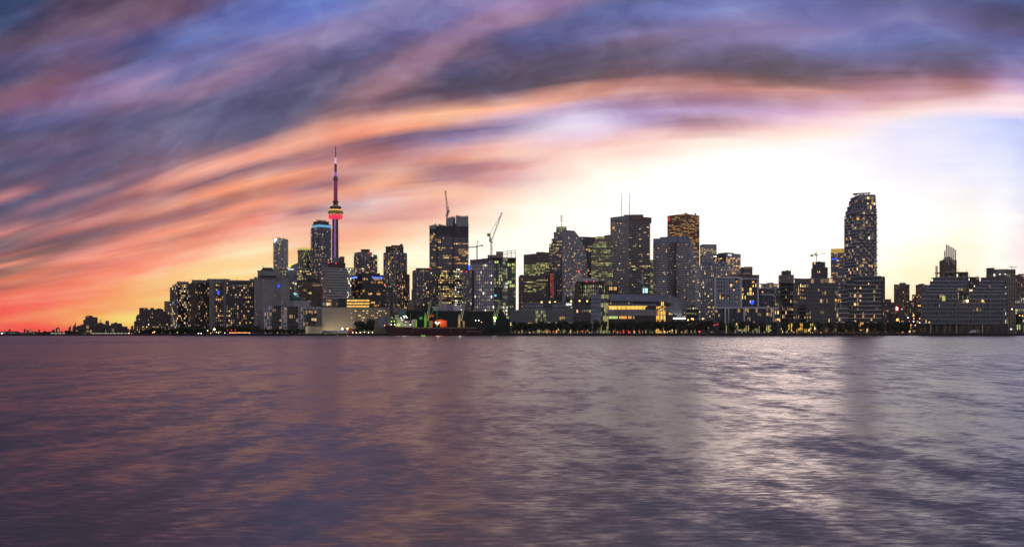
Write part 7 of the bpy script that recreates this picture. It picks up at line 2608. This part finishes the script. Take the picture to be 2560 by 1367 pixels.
lowshed('long dim boathouse below the red brown twin tower', 205, 216, 834.5, 1005, 'dark_brick', 'lit_dim')
lowshed('marina building with many small lamps below the lumpy apartment block', 228, 330, 835, 1008, 'dark_panel', 'lit_white')
lamp('bright starry lamp near the left edge of the photo', 5, 834, 1003, 'lamp_white', r=1.0)
lamp('second starry lamp near the left edge, dimmer pinkish', 51.5, 836, 1003, 'lamp_orange', r=.7)
for i in range(22):
    x = 228 + i * 4.6
    lamp('small marina light, %s of the row below the far western towers' % ordn(i), x, 834 + (i * 5 % 4), 1002, ('lamp_white', 'lamp_orange', 'lamp_yellow', 'lit_white')[i * 3 % 4], 'marina lights at the western shore', .36)
for i, x in enumerate((26, 36, 66, 90, 101, 111, 181)):
    lamp('dim shore light, %s of those among the far left trees' % ordn(i), x, 835 + i % 2, 1004, 'lamp_yellow', 'dim shore lights at the far left', .34)
lamp('orange lamp in the gap between far shore and terraced apartments', 322, 834, 1010, 'lamp_orange', r=1.0)
lamp('second orange lamp in the gap, lower and brighter', 330, 836, 1006, 'lamp_orange', r=1.1)

# --- trees --------------------------------------------------------------------
def crown_mesh(seed, kind, m, nleaf=520):
    """unit crown: height 1, radius about .5; leaf clumps through lobes"""
    rg = random.Random(seed)
    mb = MB()
    lobes = []
    n = 9 if kind == 'round' else 11
    for i in range(n):
        a = rg.uniform(0, 2 * pi)
        if kind == 'round':
            h = rg.uniform(.15, .85)
            rr = .30 * sqrt(max(.1, 1 - (2 * h - 1) ** 2))
        else:
            h = i / n * .85 + .05
            rr = .26 * (1 - h) + .05
        lobes.append((rr * cos(a), rr * sin(a), h, rg.uniform(.14, .24) * (1 if kind == 'round' else (1.15 - h * .6))))
    lobes.append((0, 0, .5, .33 if kind == 'round' else .24))
    for i in range(nleaf):
        cx_, cy_, cz_, r0 = rg.choice(lobes)
        v = Vector((rg.gauss(0, 1), rg.gauss(0, 1), rg.gauss(0, 1))).normalized()
        r1 = r0 * rg.uniform(.55, 1.12)
        c = Vector((cx_, cy_, cz_)) + v * r1
        c.z = max(.02, c.z)
        s = rg.uniform(.028, .06)
        u = Vector((rg.gauss(0, 1), rg.gauss(0, 1), rg.gauss(0, 1)))
        u = (u - v * u.dot(v) * .6).normalized()
        w_ = v.cross(u).normalized() if v.cross(u).length > .01 else Vector((1, 0, 0))
        mb.poly([c - u * s - w_ * s * .7, c + u * s - w_ * s * .5, c + u * s * .8 + w_ * s * .8, c - u * s * .7 + w_ * s], m)
    for cx_, cy_, cz_, r0 in lobes:      # inner mass of older foliage
        k = r0 * .88
        mb.lathe([(cz_ - k, k * .2), (cz_ - k * .5, k * .85), (cz_ + k * .1, k), (cz_ + k * .7, k * .7), (cz_ + k, k * .15)], m, 7, (cx_, cy_))
    return mb.mesh('crown')
def trunk_mesh(h=1.0):
    mb = MB()
    mb.lathe([(0, .05), (.2, .038), (.6, .028), (1.0, .012)], 'bark', 7)
    for k in range(4):
        a = k * 1.7
        mb.bar((0, 0, .35 + k * .1), (.22 * cos(a), .22 * sin(a), .6 + k * .09), .014, 'bark', 4)
    return mb.mesh('trunk')
CR = [crown_mesh(i, 'round', 'leaf_dark') for i in range(5)]
CC = [crown_mesh(20 + i, 'cone', 'leaf_dark') for i in range(2)]
CL = [crown_mesh(40 + i, 'round', 'leaf_mid') for i in range(2)]
CY = [crown_mesh(60 + i, 'cone', 'leaf_yellow', 260) for i in range(2)]
TR = trunk_mesh()
def tree(label, px, yt, wpx, Y, crowns, group, i=0, low=.14, name='round_tree', rz=None):
    x = PX(px, Y)
    H = PZ(yt, Y) - GZ
    W = wpx / F * Y
    t = thing(name, label, 'tree', (x, Y, GZ), group)
    o = bpy.data.objects.new('trunk', TR)
    C.objects.link(o)
    o.parent = t
    o.scale = (H * .5, H * .5, H * .85)
    c = bpy.data.objects.new('crown', crowns[i % len(crowns)])
    C.objects.link(c)
    c.parent = t
    c.location = (0, 0, H * low)
    c.scale = (W * 1.2, W * 1.2, H * (1.05 - low))
    c.rotation_euler = (0, 0, i * 2.4 if rz is None else rz)
    return t
rg_ = random.Random(77)
# two big round trees before the warehouse
tree('bigger dark round tree before the pale warehouse, left of its neighbour', 901, 804, 36, 1015, CR, None, 0, .02)
tree('taller lumpy dark tree before the pale warehouse, right of the bigger round one', 925, 798.5, 28, 1018, CR, None, 2, .02)
# row by the glass media office
for i in range(17):
    x = 1285 + i * 11.8 + rg_.uniform(-2.5, 2.5)
    tree('dark tree before the glass media office, %s from the storage shed' % ordn(i), x, 805 + rg_.uniform(-2.5, 3), rg_.uniform(18, 23), 1010 + rg_.uniform(0, 10), CR, 'dark trees before the glass media office', i, .22)
XS = [1492, 1512, 1532, 1547, 1561, 1577, 1592, 1608, 1624, 1640, 1655, 1670, 1684, 1699, 1714, 1732, 1746, 1762, 1776]
for i, x in enumerate(XS):
    tree('dark tree before the amber gallery building and canopy, %s from the lit stair' % ordn(i), x, 802 + rg_.uniform(-2, 5), rg_.uniform(16, 22), 1010 + rg_.uniform(0, 12), CR, 'dark trees before the amber gallery building', i + 3, .20)
XS = [1804, 1831, 1857, 1883, 1909, 1935, 1962, 1990, 2018, 2046, 2075, 2101, 2122]
for i, x in enumerate(XS):
    tree('separate round promenade tree, %s from the framed condominium left corner' % ordn(i), x, 803 + rg_.uniform(-2, 3), rg_.uniform(18, 22), 1009 + rg_.uniform(0, 3), CR + CC[:1], 'separate round promenade trees', i, .18)
XS = [2141, 2162, 2183, 2203, 2225, 2240, 2255]
for i, x in enumerate(XS):
    tree('bushy promenade tree, %s below the balcony condominium and the gap' % ordn(i), x, 804 + rg_.uniform(-2, 3), rg_.uniform(18, 22), 1009 + rg_.uniform(0, 6), CR, 'bushy trees below the balcony condominium', i + 1, .16)
for i in range(5):
    x = 1800 + i * 26 + 13
    tree('small bright shrub tree, %s lit yellow between the promenade trees' % ordn(i), (1420, 1540, 1765, 1958, 2030)[i], 815, 8, 1022, CL, 'small lit shrub trees', i, .2, name='small_tree')
for i, x in enumerate((2310, 2341, 2374, 2405, 2440, 2471)):
    tree('young yellow green tree, %s of six before the terraced condominium' % ordn(i), x, 814.5 + (i % 2), 6.5, 1010, CY, 'young yellow trees', i, .22, name='young_tree')
# western shore trees
XS = [(360, 826), (374, 822), (388, 819), (402, 820), (418, 823), (434, 822), (449, 818), (466, 816), (481, 815), (497, 817), (512, 820), (524, 822)]
for i, (x, yt) in enumerate(XS):
    tree('big dark shore tree, %s below the terraced block and blue glass tower' % ordn(i), x, yt, rg_.uniform(19, 26), 1014 + rg_.uniform(0, 16), CR, 'big dark trees on the western shore', i, .0)
for i in range(11):
    x = 545 + i * 9.5
    tree('dark tree behind the orange lamp row, %s from the starry lamp' % ordn(i), x, 815 + rg_.uniform(-3, 4), rg_.uniform(13, 17), 1060 + rg_.uniform(0, 10), CR, 'dark trees behind the orange lamps', i, .05)
for i in range(12):
    x = 638 + i * 10.6
    tree('low dark tree before the white apartment complex, %s from the hotel' % ordn(i), x, 822 + rg_.uniform(-2, 2), rg_.uniform(12, 15), 1018 + rg_.uniform(0, 8), CR, 'low dark trees before the white apartments', i + 2, .05)
XS = [(2, 832), (12, 832.5), (24, 831.5), (38, 832), (47, 833), (58, 832), (75, 833), (86, 830), (95, 831), (107, 831), (118, 829.5), (128, 830), (140, 830.5), (151, 830), (162, 831), (170, 827), (178, 829), (187, 828), (199, 833), (221, 834)]
for i, (x, yt) in enumerate(XS):
    tree('low dark tree on the far left shore, %s from the photo edge' % ordn(i), x, yt - 1, rg_.uniform(12, 16), 1020 + rg_.uniform(0, 10), CR, 'low dark trees on the far left shore', i, .0)
for i in range(16):
    x = 2244 + i * 3.8 if i < 8 else 2538 + (i - 8) * 4
    if i >= 12:
        break
    tree('tree in the gap beside the terraced condominium, %s counted rightward' % ordn(i), x, 806 + rg_.uniform(-3, 5) - (20 if i >= 8 else 0), 12, 1075 + i, CR, 'trees in the gaps', i, .1)
# small boats and buoys on the water by the far shore
for i, (x, lab) in enumerate(((71.5, 'small dark buoy floating off the far left shore'), (194, 'second dark buoy floating below the sail towers'))):
    t = thing('buoy', lab, 'buoy', (PX(x, 900), 900, 0))
    mb = MB()
    mb.lathe([(-.3, .5), (.3, .7), (.8, .5), (1.8, .12)], 'dark_panel', 10, (PX(x, 900), 900))
    mb.build('float', t)
    mb = MB()
    mb.lathe([(1.8, .15), (2.1, .05)], 'dark_panel', 6, (PX(x, 900), 900))
    mb.build('top_mark', t)

# --- evening haze -----------------------------------------------------------------
HZ = True
if HZ:
    hm = bpy.data.materials.new('haze')
    hm.use_nodes = True
    nt = hm.node_tree
    nt.nodes.remove(nt.nodes['Principled BSDF'])
    pv = nt.nodes.new('ShaderNodeVolumePrincipled')
    pv.inputs['Color'].default_value = (.95, .93, .95, 1)
    pv.inputs['Density'].default_value = 2.6e-5
    pv.inputs['Anisotropy'].default_value = .6
    nt.links.new(pv.outputs[0], nt.nodes['Material Output'].inputs['Volume'])
    MATS['haze'] = hm
    mb = MB()
    mb.box(-12100, 12100, -500, 11600, -3.5, 620, 'haze')
    hz = mb.build('haze')
    hz['kind'] = 'stuff'
